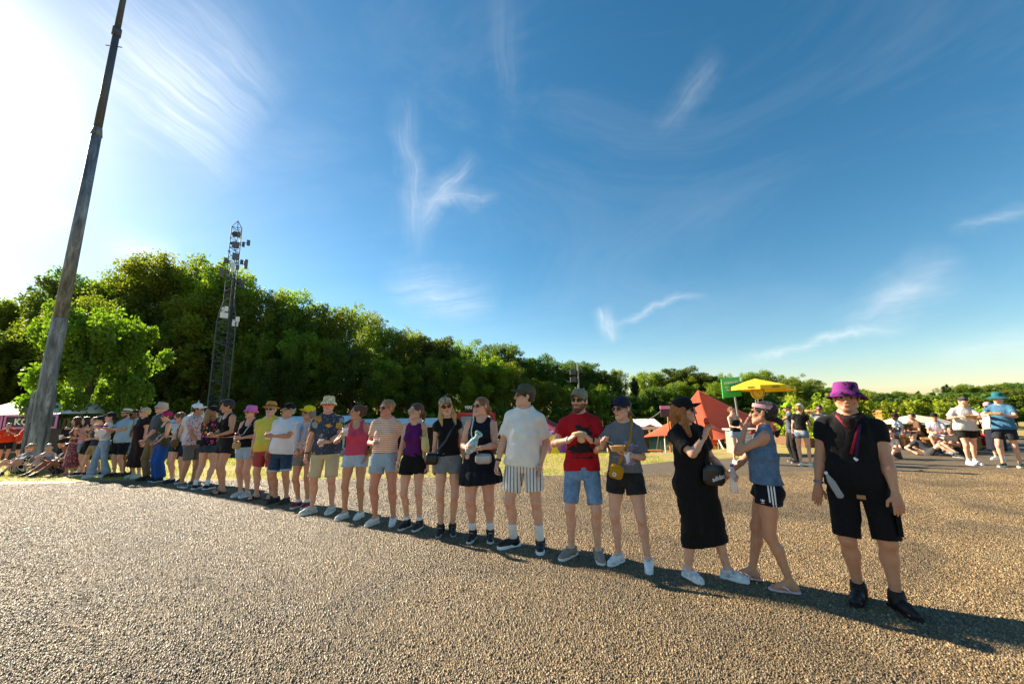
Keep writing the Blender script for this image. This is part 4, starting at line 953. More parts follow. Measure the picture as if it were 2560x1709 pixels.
MARKS = [(-400, 'the left edge of the picture'), (150, 'the tall lamp mast'), (575, 'the lattice tower'), (831, 'the man in the floral shirt'), (1128, 'the leopard print cap'), (1306, 'the man in the white T-shirt'), (1454, 'the red shirted man'), (1745, 'the big red tent'), (1890, 'the yellow parasol'), (2112, 'the purple bucket hat'), (2425, 'the walking man in white')]
SEEN = {}
def where(kind, x):
    i = max(k for k, q in enumerate(MARKS) if q[0] <= x); n = SEEN[kind, i] = SEEN.get((kind, i), 0)+1
    o = ('first', 'second', 'third', 'fourth', 'fifth', 'sixth', 'seventh', 'eighth', 'ninth', 'tenth', 'eleventh', 'twelfth', 'thirteenth', 'fourteenth', 'fifteenth')[n-1]
    return '%s %s right of %s' % (o, kind, MARKS[i][1])
def forest():
    rr = random.Random(8); sx, sy = zip(*SKYLINE)
    def put(x, D, key, frac, kind, grp, wx=1., extra=0):
        yt = np.interp(x, sx, sy)+extra; P = at(x, 1000, D); gz = ground_z(P.x, P.y); zt = z_seen(P.x, P.y, yt); H = max(2.5, (zt-gz)*frac*1.02)
        return tree({'n': 'pine_tree', 'p': 'poplar_tree'}.get(key[0], 'broadleaf_tree'), where(kind, x), key, (P.x, P.y, gz-.1), H, rr.uniform(0, 6.28), grp, wx)
    x = -150
    while x < 2720:                       # back row: makes the skyline
        D = float(np.interp(x, (0, 600, 1300, 2560), (50, 52, 66, 92)))+rr.uniform(-2, 3); step = float(np.interp(x, (0, 600, 1300, 2560), (64, 52, 40, 34)))
        u = rr.random(); key = ('b', rr.randrange(4)) if u < (.3 if 100 < x < 1250 else .75) else ('p', rr.randrange(2)) if u < .93 else ('n', 0)
        wx = float(np.interp(x, (0, 600, 1300, 2560), (1.0, 1.0, 1.25, 1.9)))
        put(x, D, key, 1., {'b': 'tall skyline tree', 'p': 'slender upright tree', 'n': 'dark conifer'}[key[0]], {'b': 'broadleaf trees on the skyline', 'p': 'slender trees above the wood', 'n': 'conifers in the wood'}[key[0]], wx if key[0] == 'b' else 1., rr.uniform(-10, 22)); x += step*rr.uniform(.75, 1.2)
    x = -150
    while x < 2720:                       # front row: lower, closes the wall of foliage
        D = float(np.interp(x, (0, 600, 1300, 2560), (43, 45, 58, 82)))+rr.uniform(-1, 2); step = float(np.interp(x, (0, 600, 1300, 2560), (70, 60, 46, 40)))
        put(x, D, ('b', rr.randrange(4)) if rr.random() < .55 else ('p', rr.randrange(2)), rr.uniform(.55, .88), 'low front tree', 'trees at the front edge of the wood', float(np.interp(x, (0, 1300, 2560), (1.1, 1.4, 2.1)))); x += step*rr.uniform(.8, 1.2)
    x = -150
    while x < 2720:                       # undergrowth
        D = float(np.interp(x, (0, 600, 1300, 2560), (40, 41, 54, 76))); P = at(x, 1000, D); H = rr.uniform(3.6, 5.4)
        tree('shrub', where('dark low shrub', x), ('u', rr.randrange(2)), (P.x, P.y, ground_z(P.x, P.y)-.1), H, rr.uniform(0, 6), 'shrubs under the trees', 1.25, 'shrub'); x += rr.uniform(75, 115)*(1 if x < 1300 else .75)
forest()
P = at(205, 1000, 26.); gz = ground_z(P.x, P.y); tree('lime_green_tree', 'bright lime green tree behind the tall lamp mast', ('l', 0), (P.x, P.y, gz), z_seen(P.x, P.y, 792)-gz, 1.2, None, .8)
# bamboo at the right
def bamboo(x, D, top, seed, lab, wid=.55, n=5200):
    r = np.random.RandomState(seed); P = at(x, 1100, D); gz = ground_z(P.x, P.y); H = z_seen(P.x, P.y, top)-gz; o = thing('bamboo_plant', lab, 'plant', (P.x, P.y, gz), 0, 'bamboo in planters'); b = MB(); pts = []
    for i in range(16):
        th = r.uniform(0, 6.28); q = r.uniform(.05, .35)*wid; c0 = np.array((math.cos(th)*q, math.sin(th)*q, .3)); hh = H*r.uniform(.65, 1.); c1 = c0+np.array((math.cos(th)*wid*.5, math.sin(th)*wid*.5, hh-.3)); b.tube([Vector(c0), Vector(c0*.6+c1*.4+np.array((0, 0, .1))), Vector(c1)], [.012, .01, .004], 4)
        k = n//16; t = r.uniform(.1, 1.02, k)[:, None]; pts.append(c0*(1-t)+c1*t+r.normal(0, .13, (k, 3))*(1.15-t*.6))
    V, F = leaves_at(r, np.concatenate(pts), .07, 2.4, .2); obj('foliage', mesh('foliage', V, F, BAMB), o); b.build('canes', mat('cane', '#9a8f3c', .5), o); q = MB(); q.box((0, 0, .17), (wid*1.5, wid*1.2, .34)); q.build('planter', mat('planter_wood', '#6b4a2c', .8, bumps=.3), o)
# ------------------------------------------------------------------ text
def text_mesh(s, size, bold=.0, width=1., align='CENTER'):
    cu = bpy.data.curves.new('t', 'FONT'); cu.body = s; cu.size = size; cu.align_x = align; cu.align_y = 'CENTER'; cu.offset = bold*size; cu.resolution_u = 3
    o = bpy.data.objects.new('t', cu); COL.objects.link(o); dg = bpy.context.evaluated_depsgraph_get(); me = bpy.data.meshes.new_from_object(o.evaluated_get(dg)); COL.objects.unlink(o); bpy.data.objects.remove(o); bpy.data.curves.remove(cu)
    V = np.array([v.co for v in me.vertices]); V[:, 0] *= width; F = [tuple(p.vertices) for p in me.polygons]; bpy.data.meshes.remove(me); return V, F
def text_on(parent, s, size, org, ux, uz, m, bold=.02, width=1., name='lettering', align='CENTER'):
    """flat letters on a panel: org centre, ux reading direction, uz up (parent frame)"""
    V, F = text_mesh(s, size, bold, width, align); ux, uz, org = (np.array(q, float) for q in (ux, uz, org))
    return obj(name, mesh(name, org+V[:, :1]*ux+V[:, 1:2]*uz, F, m), parent)
from mathutils.bvhtree import BVHTree
def on_cloth(K, gar, V, F, c, ax, m, name, S=None, back=(0, 1, 0), off=.003, ux=None):
    """print on a garment: flat shape V laid on the surface seen along `back` from the body front"""
    g = K['gar'][gar]; bv = BVHTree.FromPolygons([v.co for v in g.data.vertices], [p.vertices for p in g.data.polygons]); bk = Vector(back).normalized(); ux = Vector(ux or (1, 0, 0)); ux = (ux-bk*ux.dot(bk)).normalized(); uz = Vector((0, 0, 1)); uz = (uz-bk*uz.dot(bk)).normalized(); out = []
    rot = Matrix.Rotation(R(ax), 2)
    for v in V:
        q = rot @ Vector((v[0], v[1])); P = Vector(c)*K['S']+(ux*q.x+uz*q.y); h = bv.ray_cast(P-bk*.6, bk)[0]; out.append((h if h is not None else P)-bk*off)
    return obj(name, mesh(name, out, F, m), g)
def blob(n, rad, seed, sx=1., sy=1.):
    r = random.Random(seed); ph = [r.uniform(0, 6.28) for _ in range(4)]
    pts = [(sx*rad*(1+.22*math.sin(3*a+ph[0])+.16*math.sin(5*a+ph[1])+.1*math.sin(8*a+ph[2]))*math.cos(a), sy*rad*(1+.22*math.sin(3*a+ph[0])+.16*math.sin(5*a+ph[1]))*math.sin(a)) for a in (2*math.pi*i/n for i in range(n))]
    V = [(0, 0)]+[(x*.5, y*.5) for x, y in pts]+pts; F = [(0, 1+i, 1+(i+1) % n) for i in range(n)]+[(1+i, 1+n+i, 1+n+(i+1) % n, 1+(i+1) % n) for i in range(n)]; return V, F
WHITE = mat('white_paint', '#e9e7e2', .55, var=.05); CANVAS = mat('white_canvas', '#e4e3df', .7, var=.06, nscale=2, bumps=.2, bscale=5); BLACKP = mat('black_panel', '#17171a', .5, var=.2); PINKP = mat('pink_paint', '#d77fb8', .5, var=.08); STEEL = mat('steel', '#8d8f91', .45, .6, .15); DARKST = mat('dark_steel', '#4a4c4e', .5, .5, .15); WOOD = mat('plank_wood', '#a9783c', .7, var=.25, nscale=6, bumps=.3, bscale=20); REDP = mat('red_paint', '#b51c30', .45, var=.08); YEL = mat('yellow_cloth', '#efc416', .7, var=.06, bumps=.2, bscale=6); GREENP = mat('green_board', '#34b458', .5, var=.05)
# ------------------------------------------------------------------ lamp mast that shades the row
def mast():
    base = Vector((-17.75, 15.14, ground_z(-17.7, 15.24))); top = Vector((.867, -.498, 0))*1.55+Vector((0, 0, 22.)); o = thing('lamp_mast', 'very tall weathered grey steel mast leaning over the row of people', 'mast', base)
    m, nt, b = nodes_of('galvanised_weathered'); v = coords(nt, (3, 3, .55)); f = noise(nt, v, 1.6, 6, .65); f2 = noise(nt, coords(nt, (5, 5, 1.2)), 3, 5, .7)
    c = ramp(nt, f, [(.34, srgb('#44484e')), (.5, srgb('#757b82')), (.7, srgb('#a9aeb2'))]); c = mixc(nt, ramp(nt, f2, [(.55, (0, 0, 0)), (.66, (1, 1, 1))]), c, srgb('#4e4e4e')); nt.links.new(c, b.inputs['Base Color']); b.inputs['Roughness'].default_value = .62; b.inputs['Metallic'].default_value = .25; bump(nt, b, noise(nt, v, 30, 3), .25, .01)
    pt = lambda z: top*(z/22.)
    def seg(name, z0, z1, r0, r1, n=8, mm=m): b_ = MB(); b_.tube([pt(z0), pt(z1)], [r0, r1], n); return b_.build(name, mm, o, n > 10)
    seg('lower_shaft', -.1, 5.4, .245, .222); seg('shaft', 5.38, 13.2, .205, .16, 12); seg('joint_collar', 13.0, 13.35, .185, .14, 12); seg('upper_shaft', 13.3, 17.9, .132, .115, 12, mat('mast_dark', '#4e5359', .55, .2, .15)); seg('joint_collar', 17.6, 17.95, .15, .15, 12, mat('mast_dark', '#4e5359', .55, .2, .15)); seg('top_shaft', 17.9, 22, .105, .085, 12, mat('mast_dark', '#4e5359', .55, .2, .15))
    b_ = MB(); b_.tube([pt(17.1)+Vector((-.35, 0, .06)), pt(17.1)+Vector((.35, 0, -.06))], .02, 5); b_.build('step_bolt', DARKST, o)
    sd = Vector((.72, .69, 0)); fr = Vector((.69, -.72, 0))      # flanges of the foot, turned to the lens
    for s, h in ((-1, 2.55), (1, 2.75)):
        b_ = MB(); ang = math.atan2(sd.y, sd.x); b_.box(sd*s*.275+Vector((0, 0, h/2)), (.07, .26, h), ang); b_.build('foot_flange', m, o)
    b_ = MB(); b_.box(fr*.262+Vector((0, 0, 4.1)), (.2, .02, .16), math.atan2(sd.y, sd.x)); s_ = b_.build('sticker', mat('orange_sticker', '#d9572b', .5, var=.1), o); s_.location = top*(4.1/22.)
    b_ = MB(); b_.box(fr*.262+sd*.12+Vector((0, 0, 3.0)), (.09, .02, .1), math.atan2(sd.y, sd.x)); s_ = b_.build('sticker', mat('red_sticker', '#b23a3a', .5, var=.1), o); s_.location = top*(3./22.)
mast()
# ------------------------------------------------------------------ lattice tower
TSTEEL = mat('tower_steel', '#54585b', .55, .3, .15)
def tower():
    D = 38.; B = at(537, 1100, D); gz = ground_z(B.x, B.y); T = z_seen(B.x, B.y, 552)-gz; o = thing('lattice_tower', 'tall steel lattice tower hung with antennas in front of the wood', 'tower', (B.x, B.y, gz), R(28))
    legs = [(math.cos(a), math.sin(a)) for a in (R(90), R(210), R(330))]; rad = lambda z: .88 if z < T*.56 else .88-(.88-.5)*min(1, (z-T*.56)/(T*.08))
    for lx, ly in legs:
        b = MB(); b.tube([(lx*rad(z), ly*rad(z), z) for z in (0, T*.56, T*.64, T*.965)], [.055, .055, .045, .04], 6); b.build('leg', TSTEEL, o)
    b = MB(); z = .3; k = 0
    while z < T*.95:
        dz = .62 if z < T*.58 else .5
        for i in range(3):
            p, q = legs[i], legs[(i+1) % 3]; r0, r1 = rad(z), rad(z+dz)
            if k % 2: p, q = q, p
            b.tube([(p[0]*r0, p[1]*r0, z), (q[0]*r1, q[1]*r1, z+dz)], .026, 4, False)
            if k % 3 == 0: b.tube([(p[0]*r0, p[1]*r0, z), (q[0]*r0, q[1]*r0, z)], .026, 4, False)
        z += dz; k += 1
    tag(b.build('bracing', TSTEEL, o), kind='stuff')
    b = MB(); tipz = T*1.0
    for i in range(3): p, q = legs[i], legs[(i+1) % 3]; b.tube([(p[0]*.5, p[1]*.5, T*.965), (0, 0, tipz)], .035, 5); b.tube([(p[0]*.52, p[1]*.52, T*.965), (q[0]*.52, q[1]*.52, T*.965)], .035, 5)
    b.build('tip_frame', DARKST, o)
    for k in range(4): b = MB(); a = R(300+k*9); b.tube([(math.cos(a)*.45, math.sin(a)*.45, .5), (math.cos(a)*.42, math.sin(a)*.42, T*.6), (math.cos(a)*.3, math.sin(a)*.3, T*(.62+.07*k))], .028, 5); b.build('cable', mat('black_cable', '#141414', .6), o)
    GREY = mat('antenna_grey', '#5f6163', .5, var=.05); 
    # photo column offset from the axis (px), row, width, height, colour
    for dx, y, w, h, m, rz in ((-10, 586, 17, 17, DARKST, 1), (0, 586, 9, 16, GREY, 0), (-16, 608, 9, 9, DARKST, 1), (-20, 628, 7, 10, DARKST, 1), (-5, 612, 18, 17, GREY, 0), (26, 607, 9, 16, GREY, 0), (14, 611, 7, 14, DARKST, 0), (-2, 641, 17, 19, GREY, .4), (-24, 651, 12, 16, GREY, 0), (26, 660, 9, 27, GREY, .5), (15, 655, 8, 13, DARKST, 0), (-6, 668, 9, 28, WHITE, .3), (6, 668, 9, 13, GREY, 0), (-33, 680, 10, 29, GREY, 0), (-20, 678, 9, 13, DARKST, 0), (16, 702, 7, 12, DARKST, 0), (26, 702, 8, 10, GREY, 0), (22, 715, 12, 12, DARKST, 0), (-18, 774, 9, 14, WHITE, 0), (-9, 772, 9, 14, WHITE, 0), (-13, 788, 19, 15, WHITE, .3), (22, 798, 10, 14, WHITE, 0), (17, 808, 15, 16, WHITE, .3)):
        ax_ = 602+(550-y)*.121; P = at(ax_+dx, y, D-.55 if abs(dx) < 15 else D); L = o.matrix_basis.inverted() if False else None
        loc = Matrix.Rotation(-R(28), 3, 'Z') @ (P-Vector((B.x, B.y, gz))); sx = w/CAM_F*D*.85; sz = h/CAM_F*D*.92; b = MB()
        rot = math.atan2(-P.x, P.y)*1-R(28)
        if rz == 1: b.lathe([(.01, -sx*.2), (sx*.4, -sx*.18), (sx*.5, 0), (sx*.5, sx*.22), (.02, sx*.24)], 14, Matrix.Translation(loc) @ Matrix.Rotation(rot, 4, 'Z') @ Matrix.Rotation(R(90), 4, 'X')); b.build('dish_antenna', m, o, False)
        else: b.box(loc, (sx, .16, sz), rot+rz*.6); b.tube([loc, Vector((loc.x*.3, loc.y*.3, loc.z))], .03, 4); b.build('panel_antenna', m, o)
tower()
# ------------------------------------------------------------------ festival stands behind the row
def frame_at(x, y, D):
    """origin on the ground below a photo point, facing the lens; returns thing-space helper"""
    P = at(x, y, D); return Vector((P.x, P.y, ground_z(P.x, P.y))), math.atan2(-P.x, P.y)*.0
def coffee_stand():
    D = 24.; a = at(-60, 1072, D); b = at(150, 1072, D); gz = ground_z(a.x, D); o = thing('coffee_stand', 'black food stand with pink framed coffee signs behind the mast foot', 'food stand', (a.x, D, gz)); W = b.x-a.x; S = lambda px: at(px, 1050, D).x-a.x; Z = lambda px, py: at(px, py, D).z-gz
    zt, zb = Z(60, 1036), Z(60, 1071)
    q = MB(); q.box((W/2, 1.3, zb/2), (W, 2.4, zb)); q.build('body', BLACKP, o)
    q = MB(); q.box((W*.5, .06, zb*.42), (W*.92, .12, .07)); q.build('counter', STEEL, o)
    for x0, x1 in ((-75, 11), (15, 148)):
        X0, X1 = S(x0), S(x1); p = MB(); p.box(((X0+X1)/2, -.02, (zt+zb)/2), (X1-X0, .10, zt-zb)); sg = p.build('sign', BLACKP, o)
        for (c, d) in ((((X0+X1)/2, zt-.05), (X1-X0, .11)), (((X0+X1)/2, zb+.05), (X1-X0, .11)), ((X0+.06, (zt+zb)/2), (.12, zt-zb-.22)), ((X1-.06, (zt+zb)/2), (.12, zt-zb-.22))): p = MB(); p.box((c[0], -.085, c[1]), (d[0], .04, d[1])); p.build('sign_frame', PINKP, sg)
        if x0 > 0: text_on(sg, 'KOFFIE', (zt-zb)*.62, (S(80), -.075, (zt+zb)/2-.02), (1, 0, 0), (0, 0, 1), mat('sign_white', '#f2f0ec', .5, var=0), .03, 1.2)
    # white tent roof above
    r0, r1 = Z(60, 1036)+.02, Z(60, 1005); X0, X1 = S(-90), S(150); p = MB(); p.add([(X0, -.1, r0), (X1, -.1, r0), (X1-.6, 2.2, r1), (X0, 2.2, r1+.1), (X0, 4.4, r0), (X1, 4.4, r0)], [(0, 1, 2, 3), (3, 2, 5, 4), (1, 5, 2), (0, 3, 4), (0, 4, 5, 1)]); p.build('tent_roof', CANVAS, o)
    p = MB(); lx = S(78); lz = Z(78, 1025); p.box((lx, -.3, lz), (.38, .2, .26)); lo = p.build('work_lamp', DARKST, o); p = MB(); p.tube([(lx+.1, -.3, lz+.15), (lx+.3, -.3, lz+.5), (lx+.42, -.25, lz+.35), (lx+.42, -.2, lz-.5)], .025, 5); p.build('lamp_arm', STEEL, lo)
coffee_stand()
def truss():
    D = 25.; a = at(150, 1074, D); gz = ground_z(a.x, D); o = thing('truss_frame', 'pale yellow metal truss frame right of the mast', 'truss', (a.x, D, gz)); S = lambda px: at(px, 1050, D).x-a.x; z0, z1 = at(160, 1072, D).z-gz, at(160, 1046, D).z-gz; m = mat('pale_truss', '#cbb98a', .5, .3)
    for z in (z0, z1): q = MB(); q.tube([(0, 0, z), (S(183), 0, z)], .045, 6); q.build('chord', m, o)
    for i, px in enumerate((151, 157, 163, 169, 175, 181)): q = MB(); q.tube([(S(px), 0, z0), (S(px+(3 if i % 2 else -1)), 0, z1)], .035, 5); q.build('strut', m, o)
    q = MB(); q.box((S(168), .5, z0*.5), (S(186), .8, z0-.1)); q.build('black_skirt', BLACKP, o)
truss()
def marquee(x0, x1, ytop, yeave, D, depth, lab, gable=True):
    a, b = at(x0, yeave, D), at(x1, yeave, D); gz = ground_z((a.x+b.x)/2, D); o = thing('marquee_tent', lab, 'tent', (a.x, D, gz)); W = b.x-a.x; ze = a.z-gz; zt = max(ze+.3, at((x0+x1)/2, ytop, D+depth/2).z-gz)
    ze2 = b.z-gz; p = MB(); th = .05
    p.add([(0, 0, ze), (W, 0, ze2), (W, depth/2, zt), (0, depth/2, zt), (0, depth, ze), (W, depth, ze2)], [(0, 1, 2, 3), (3, 2, 5, 4)]); p.build('roof', CANVAS, o)
    p = MB(); p.box((W/2, -.02, (ze+ze2)/2-.12), (W, .03, .22)); p.build('valance', CANVAS, o)
    p = MB(); p.box((W/2, depth*.9, ze*.5), (W, .06, ze-.2)); p.build('back_wall', mat('tent_inside', '#4a3524', .8, var=.3, nscale=1.5), o)
    n = max(2, int(W/3.5)+1)
    for i in range(n): p = MB(); p.box((W*i/(n-1), .05, ze/2-.1), (.08, .08, ze-.2)); p.build('post', WHITE, o)
    k = max(1, n-1)
    for i in range(k): p = MB(); cx = W*(i+.5)/k; p.add([(cx-W/k*.46, .02, ze-.25), (cx+W/k*.46, .02, ze-.25), (cx, .02, ze+.18), (cx-W/k*.46, .1, ze-.25), (cx+W/k*.46, .1, ze-.25), (cx, .1, ze+.18)], [(0, 1, 2), (5, 4, 3), (0, 2, 5, 3), (1, 4, 5, 2)]); p.build('timber_gable', WOOD, o)
    p = MB(); p.box((W/2, .7, 1.0), (W*.9, .5, .12)); p.build('counter', WOOD, o); return o
marquee(645, 860, 1040, 1058, 35, 5, 'white marquee roof behind the yellow shirted man')
marquee(862, 1090, 1046, 1062, 35.5, 5, 'white marquee roof between the floral shirt and the striped top')
marquee(1094, 1118, 1078, 1086, 33, 4, 'small white tent edge beside the woman in the purple top')
marquee(395, 500, 1040, 1058, 33, 5, 'white marquee with a timber front behind the bearded bald man')
marquee(1592, 1660, 1046, 1066, 34, 4.5, 'small white peaked tent left of the big red tent')
def pointed_tent(x, ytop, D, lab):
    P = at(x, ytop, D); gz = ground_z(P.x, D); o = thing('pagoda_tent', lab, 'tent', (P.x, D, gz)); h = P.z-gz; p = MB(); p.lathe([(2.2, h-2.3), (1.2, h-1.75), (.5, h-1.1), (.12, h-.4), (.02, h)], 4, Matrix.Rotation(R(45), 4, 'Z'), False); p.build('roof', CANVAS, o); 
    for sx in (-1, 1): q = MB(); q.box((sx*1.5, -1.5, (h-2.3)/2), (.08, .08, h-2.3)); q.build('post', WHITE, o)
pointed_tent(497, 1000, 34, 'white peaked tent tip behind the bearded bald man')
pointed_tent(1872, 1037, 34, 'small white peaked tent tip right of the green sign')
def pink_stand(x0, x1, y0, y1, D, lab):
    a, b = at(x0, y0, D), at(x1, y1, D); gz = ground_z(a.x, D); o = thing('pink_stand', lab, 'stand', (a.x, D, gz)); W = b.x-a.x; z1 = a.z-gz; z0 = b.z-gz; p = MB(); p.box((W/2, .6, z1/2), (W, 1.2, z1)); p.build('body', mat('stand_dark', '#2b2226', .7), o); p = MB(); p.box((W/2, -.05, (z0+z1)/2), (W+.1, .08, z1-z0)); p.build('sign', PINKP, o)
pink_stand(445, 486, 1046, 1056, 30, 'stand with a pink sign behind the woman looking at her phone')
pink_stand(1023, 1034, 1050, 1068, 33, 'narrow pink sign stand left of the purple top')
def burger_truck():
    D = 30.; a = at(1140, 1090, D); gz = ground_z(a.x, D); o = thing('food_truck', 'red framed food truck with white letters above its roof', 'food truck', (a.x, D, gz)); S = lambda px: at(px, 1050, D).x-a.x; Z = lambda py: at(1190, py, D).z-gz; W = S(1236)
    p = MB(); p.box((W/2, 1.2, Z(1034)/2), (W, 2., Z(1034))); p.build('body', mat('truck_red', '#8e1b28', .45, var=.1), o)
    p = MB(); p.box((W*.52, .17, (Z(1040)+Z(1082))/2), (W*.8, .06, Z(1040)-Z(1082))); p.build('menu_window', mat('truck_window', '#6f8594', .35, var=.35, nscale=3), o)
    for i in range(5): p = MB(); p.box((W*(.25+.13*i), .12, Z(1068)+.1*(i % 2)), (.28, .05, .4)); p.build('picture_panel', mat('panel_%d' % i, ('#c9b8a8', '#b0343c', '#d9d4cc', '#4a5a6a', '#c97a8a')[i], .5), o)
    for c, d in (((W/2, Z(1032)), (W+.1, .1)), ((.04, Z(1060)), (.1, Z(1032)-Z(1090))), ((W-.04, Z(1060)), (.1, Z(1032)-Z(1090))), ((W/2, Z(1088)), (W, .1))): p = MB(); p.box((c[0], .08, c[1]), (d[0], .1, d[1])); p.build('frame_bar', REDP, o)
    text_on(o, 'YOU DESERVE', .29, (S(1189), .1, Z(1018)), (1, 0, 0), (0, 0, 1), mat('sign_white', '#f2f0ec', .5, var=0), .03, .9); p = MB(); p.box((S(1192), .2, Z(1024)), (W*.7, .05, .05)); p.build('letter_rail', DARKST, o)
burger_truck()
def striped_container():
    D = 20.; a = at(1362, 1156, D); gz = ground_z(a.x, D); o = thing('striped_container', 'corrugated container striped pink, white and purple with yellow blobs', 'container', (a.x, D, gz)); W = at(1432, 1100, D).x-a.x; H = at(1395, 1080, D).z-gz; n = 14
    cols = ['#c86fb0', '#efe6e8', '#c86fb0', '#e9b8d0', '#8a4aa0', '#efe6e8', '#8a4aa0', '#c86fb0', '#8a4aa0', '#8a4aa0', '#9a56ac', '#c86fb0', '#8a4aa0', '#efe6e8']
    for i in range(n): p = MB(); p.box((W*(i+.5)/n, .0 if i % 2 else -.05, H/2), (W/n*.98, .08, H)); p.build('corrugated_panel', mat('stripe_%s' % cols[i], cols[i], .5, var=.06), o)
    p = MB(); p.box((W/2, 1.2, H/2-.02), (W*.99, 2.2, H-.05)); p.build('body', mat('container_side', '#7a3f8e', .5), o)
    for k, (fx, fz, s) in enumerate(((.3, .72, .42), (.34, .3, .46), (.85, .62, .3), (.05, .88, .3))): V, F = blob(18, s*H*.42, k+2, .8, 1.25); obj('yellow_blob', mesh('yellow_blob', [(W*fx+v[0], -.1, min(H-.02, max(.05, H*fz+v[1]))) for v in V], F, mat('yellow_paint', '#f0d41c', .5, var=.05)), o)
striped_container()
RED_CANVAS = None
def stretch_tent(apx, apy, D, feet, lab, col, depth=9., ridge=None):
    """peaked stretch tent: apex, eave points (photo px, depth), sagging membrane between"""
    global RED_CANVAS
    A = at(apx, apy, D); gz = ground_z(A.x, A.y); o = thing('stretch_tent', lab, 'tent', (A.x, A.y, gz)); O = Vector((A.x, A.y, gz)); n = len(feet); E = [at(x, y, d)-O for x, y, d in feet]; top = A-O; m = 10; sub = 8; V = []; F = []
    ring = []
    for i in range(n):
        for j in range(sub):
            t = j/sub; p = E[i].lerp(E[(i+1) % n], t); s = math.sin(math.pi*t); mid = (E[i]+E[(i+1) % n])/2; inn = Vector((-mid.x, -mid.y, 0)).normalized(); ring.append(p+inn*s*.16*(E[i]-E[(i+1) % n]).length*.5+Vector((0, 0, s*.22*(E[i]-E[(i+1) % n]).length*.18)))
    k = len(ring); V = [top]
    for a in range(1, m+1):
        t = a/m
        for p in ring: q = top.lerp(p, t); q.z -= math.sin(math.pi*t)**1*.16*(top.z-p.z); V.append(q)
    F = [(0, 1+i, 1+(i+1) % k) for i in range(k)]+[(1+a*k+i, 1+(a+1)*k+i, 1+(a+1)*k+(i+1) % k, 1+a*k+(i+1) % k) for a in range(m-1) for i in range(k)]
    me = mesh('membrane', V, F, col, True); me.materials[0]; c = obj('membrane', me, o)
    p = MB(); p.tube([(0, 0, 0), top-Vector((0, 0, .03))], .06, 6); p.build('centre_pole', DARKST, o)
    for e in E:
        gzz = ground_z(O.x+e.x, O.y+e.y)-gz; p = MB(); p.tube([Vector((e.x, e.y, gzz)), e], .05, 6); p.build('side_pole', mat('tent_pole', '#3a3028', .6), o)
        u = Vector((e.x, e.y, 0)).normalized(); p = MB(); p.tube([e, Vector((e.x+u.x*1.6, e.y+u.y*1.6, gzz))], .035, 5); p.build('guy_strut', WHITE, o)
    return o
def canvas_red(name, c):
    m, nt, b = nodes_of(name); v = coords(nt); cc = ramp(nt, noise(nt, v, 1.3, 4), [(.3, tuple(.85*q for q in srgb(c))), (.7, srgb(c))]); nt.links.new(cc, b.inputs['Base Color']); b.inputs['Roughness'].default_value = .75
    tr = nt.nodes.new('ShaderNodeBsdfTranslucent'); nt.links.new(cc, tr.inputs['Color']); mx = nt.nodes.new('ShaderNodeMixShader'); mx.inputs[0].default_value = .28; nt.links.new(b.outputs[0], mx.inputs[1]); nt.links.new(tr.outputs[0], mx.inputs[2]); nt.links.new(mx.outputs[0], nt.nodes['Material Output'].inputs['Surface']); bump(nt, b, noise(nt, v, 4, 4), .3, .05); return m
CORAL = canvas_red('coral_canvas', '#e06845'); BURG = canvas_red('burgundy_canvas', '#8c2a3e')
stretch_tent(1745, 974, 29, [(1604, 1093, 27), (1797, 1100, 24), (2062, 1098, 28), (2010, 1070, 36), (1650, 1066, 36)], 'large coral red stretch tent with a sharp peak', CORAL)
stretch_tent(1345, 1030, 31, [(1250, 1078, 30), (1402, 1078, 28), (1440, 1072, 36), (1270, 1066, 36)], 'burgundy peaked tent behind the man in the white shirt', BURG)
def sign_board():
    D = 19.; a = at(1862, 1140, D); gz = ground_z(a.x, D); o = thing('sign_board', 'green sign with white lettering on a steel post beside the yellow parasol', 'sign', (a.x, D, gz)); S = lambda px, py: at(px, py, D)-Vector((a.x, D, gz)); p = MB(); c = [S(1803, 947), S(1848, 941), S(1855, 989), S(1808, 995)]
    b_ = [q+Vector((0, .05, 0)) for q in c]; p.add(c+b_, [(3, 2, 1, 0), (4, 5, 6, 7), (0, 1, 5, 4), (1, 2, 6, 5), (2, 3, 7, 6), (3, 0, 4, 7)]); p.build('board', GREENP, o)
    q0 = S(1838, 990); p = MB(); p.tube([(q0.x+.12, .04, 0), (q0.x, .04, q0.z+.05)], .045, 8); p.build('post', STEEL, o)
    ux = (c[1]-c[0]).normalized(); uz = (c[0]-c[3]).normalized(); w = (c[1]-c[0]).length; wh = mat('sign_white', '#f2f0ec', .5, var=0); mid = (c[0]+c[2])/2+Vector((0, -.012, 0))
    for s, sz, dz in (('STATIEGELD HELD', .135, .22), ('Ruil hier je beker,', .088, .03), ('blikje of flesje in', .088, -.09)): text_on(o, s, sz, mid+uz*dz*1.05, ux, uz, wh, .025, .62 if sz > .1 else .95)
sign_board()
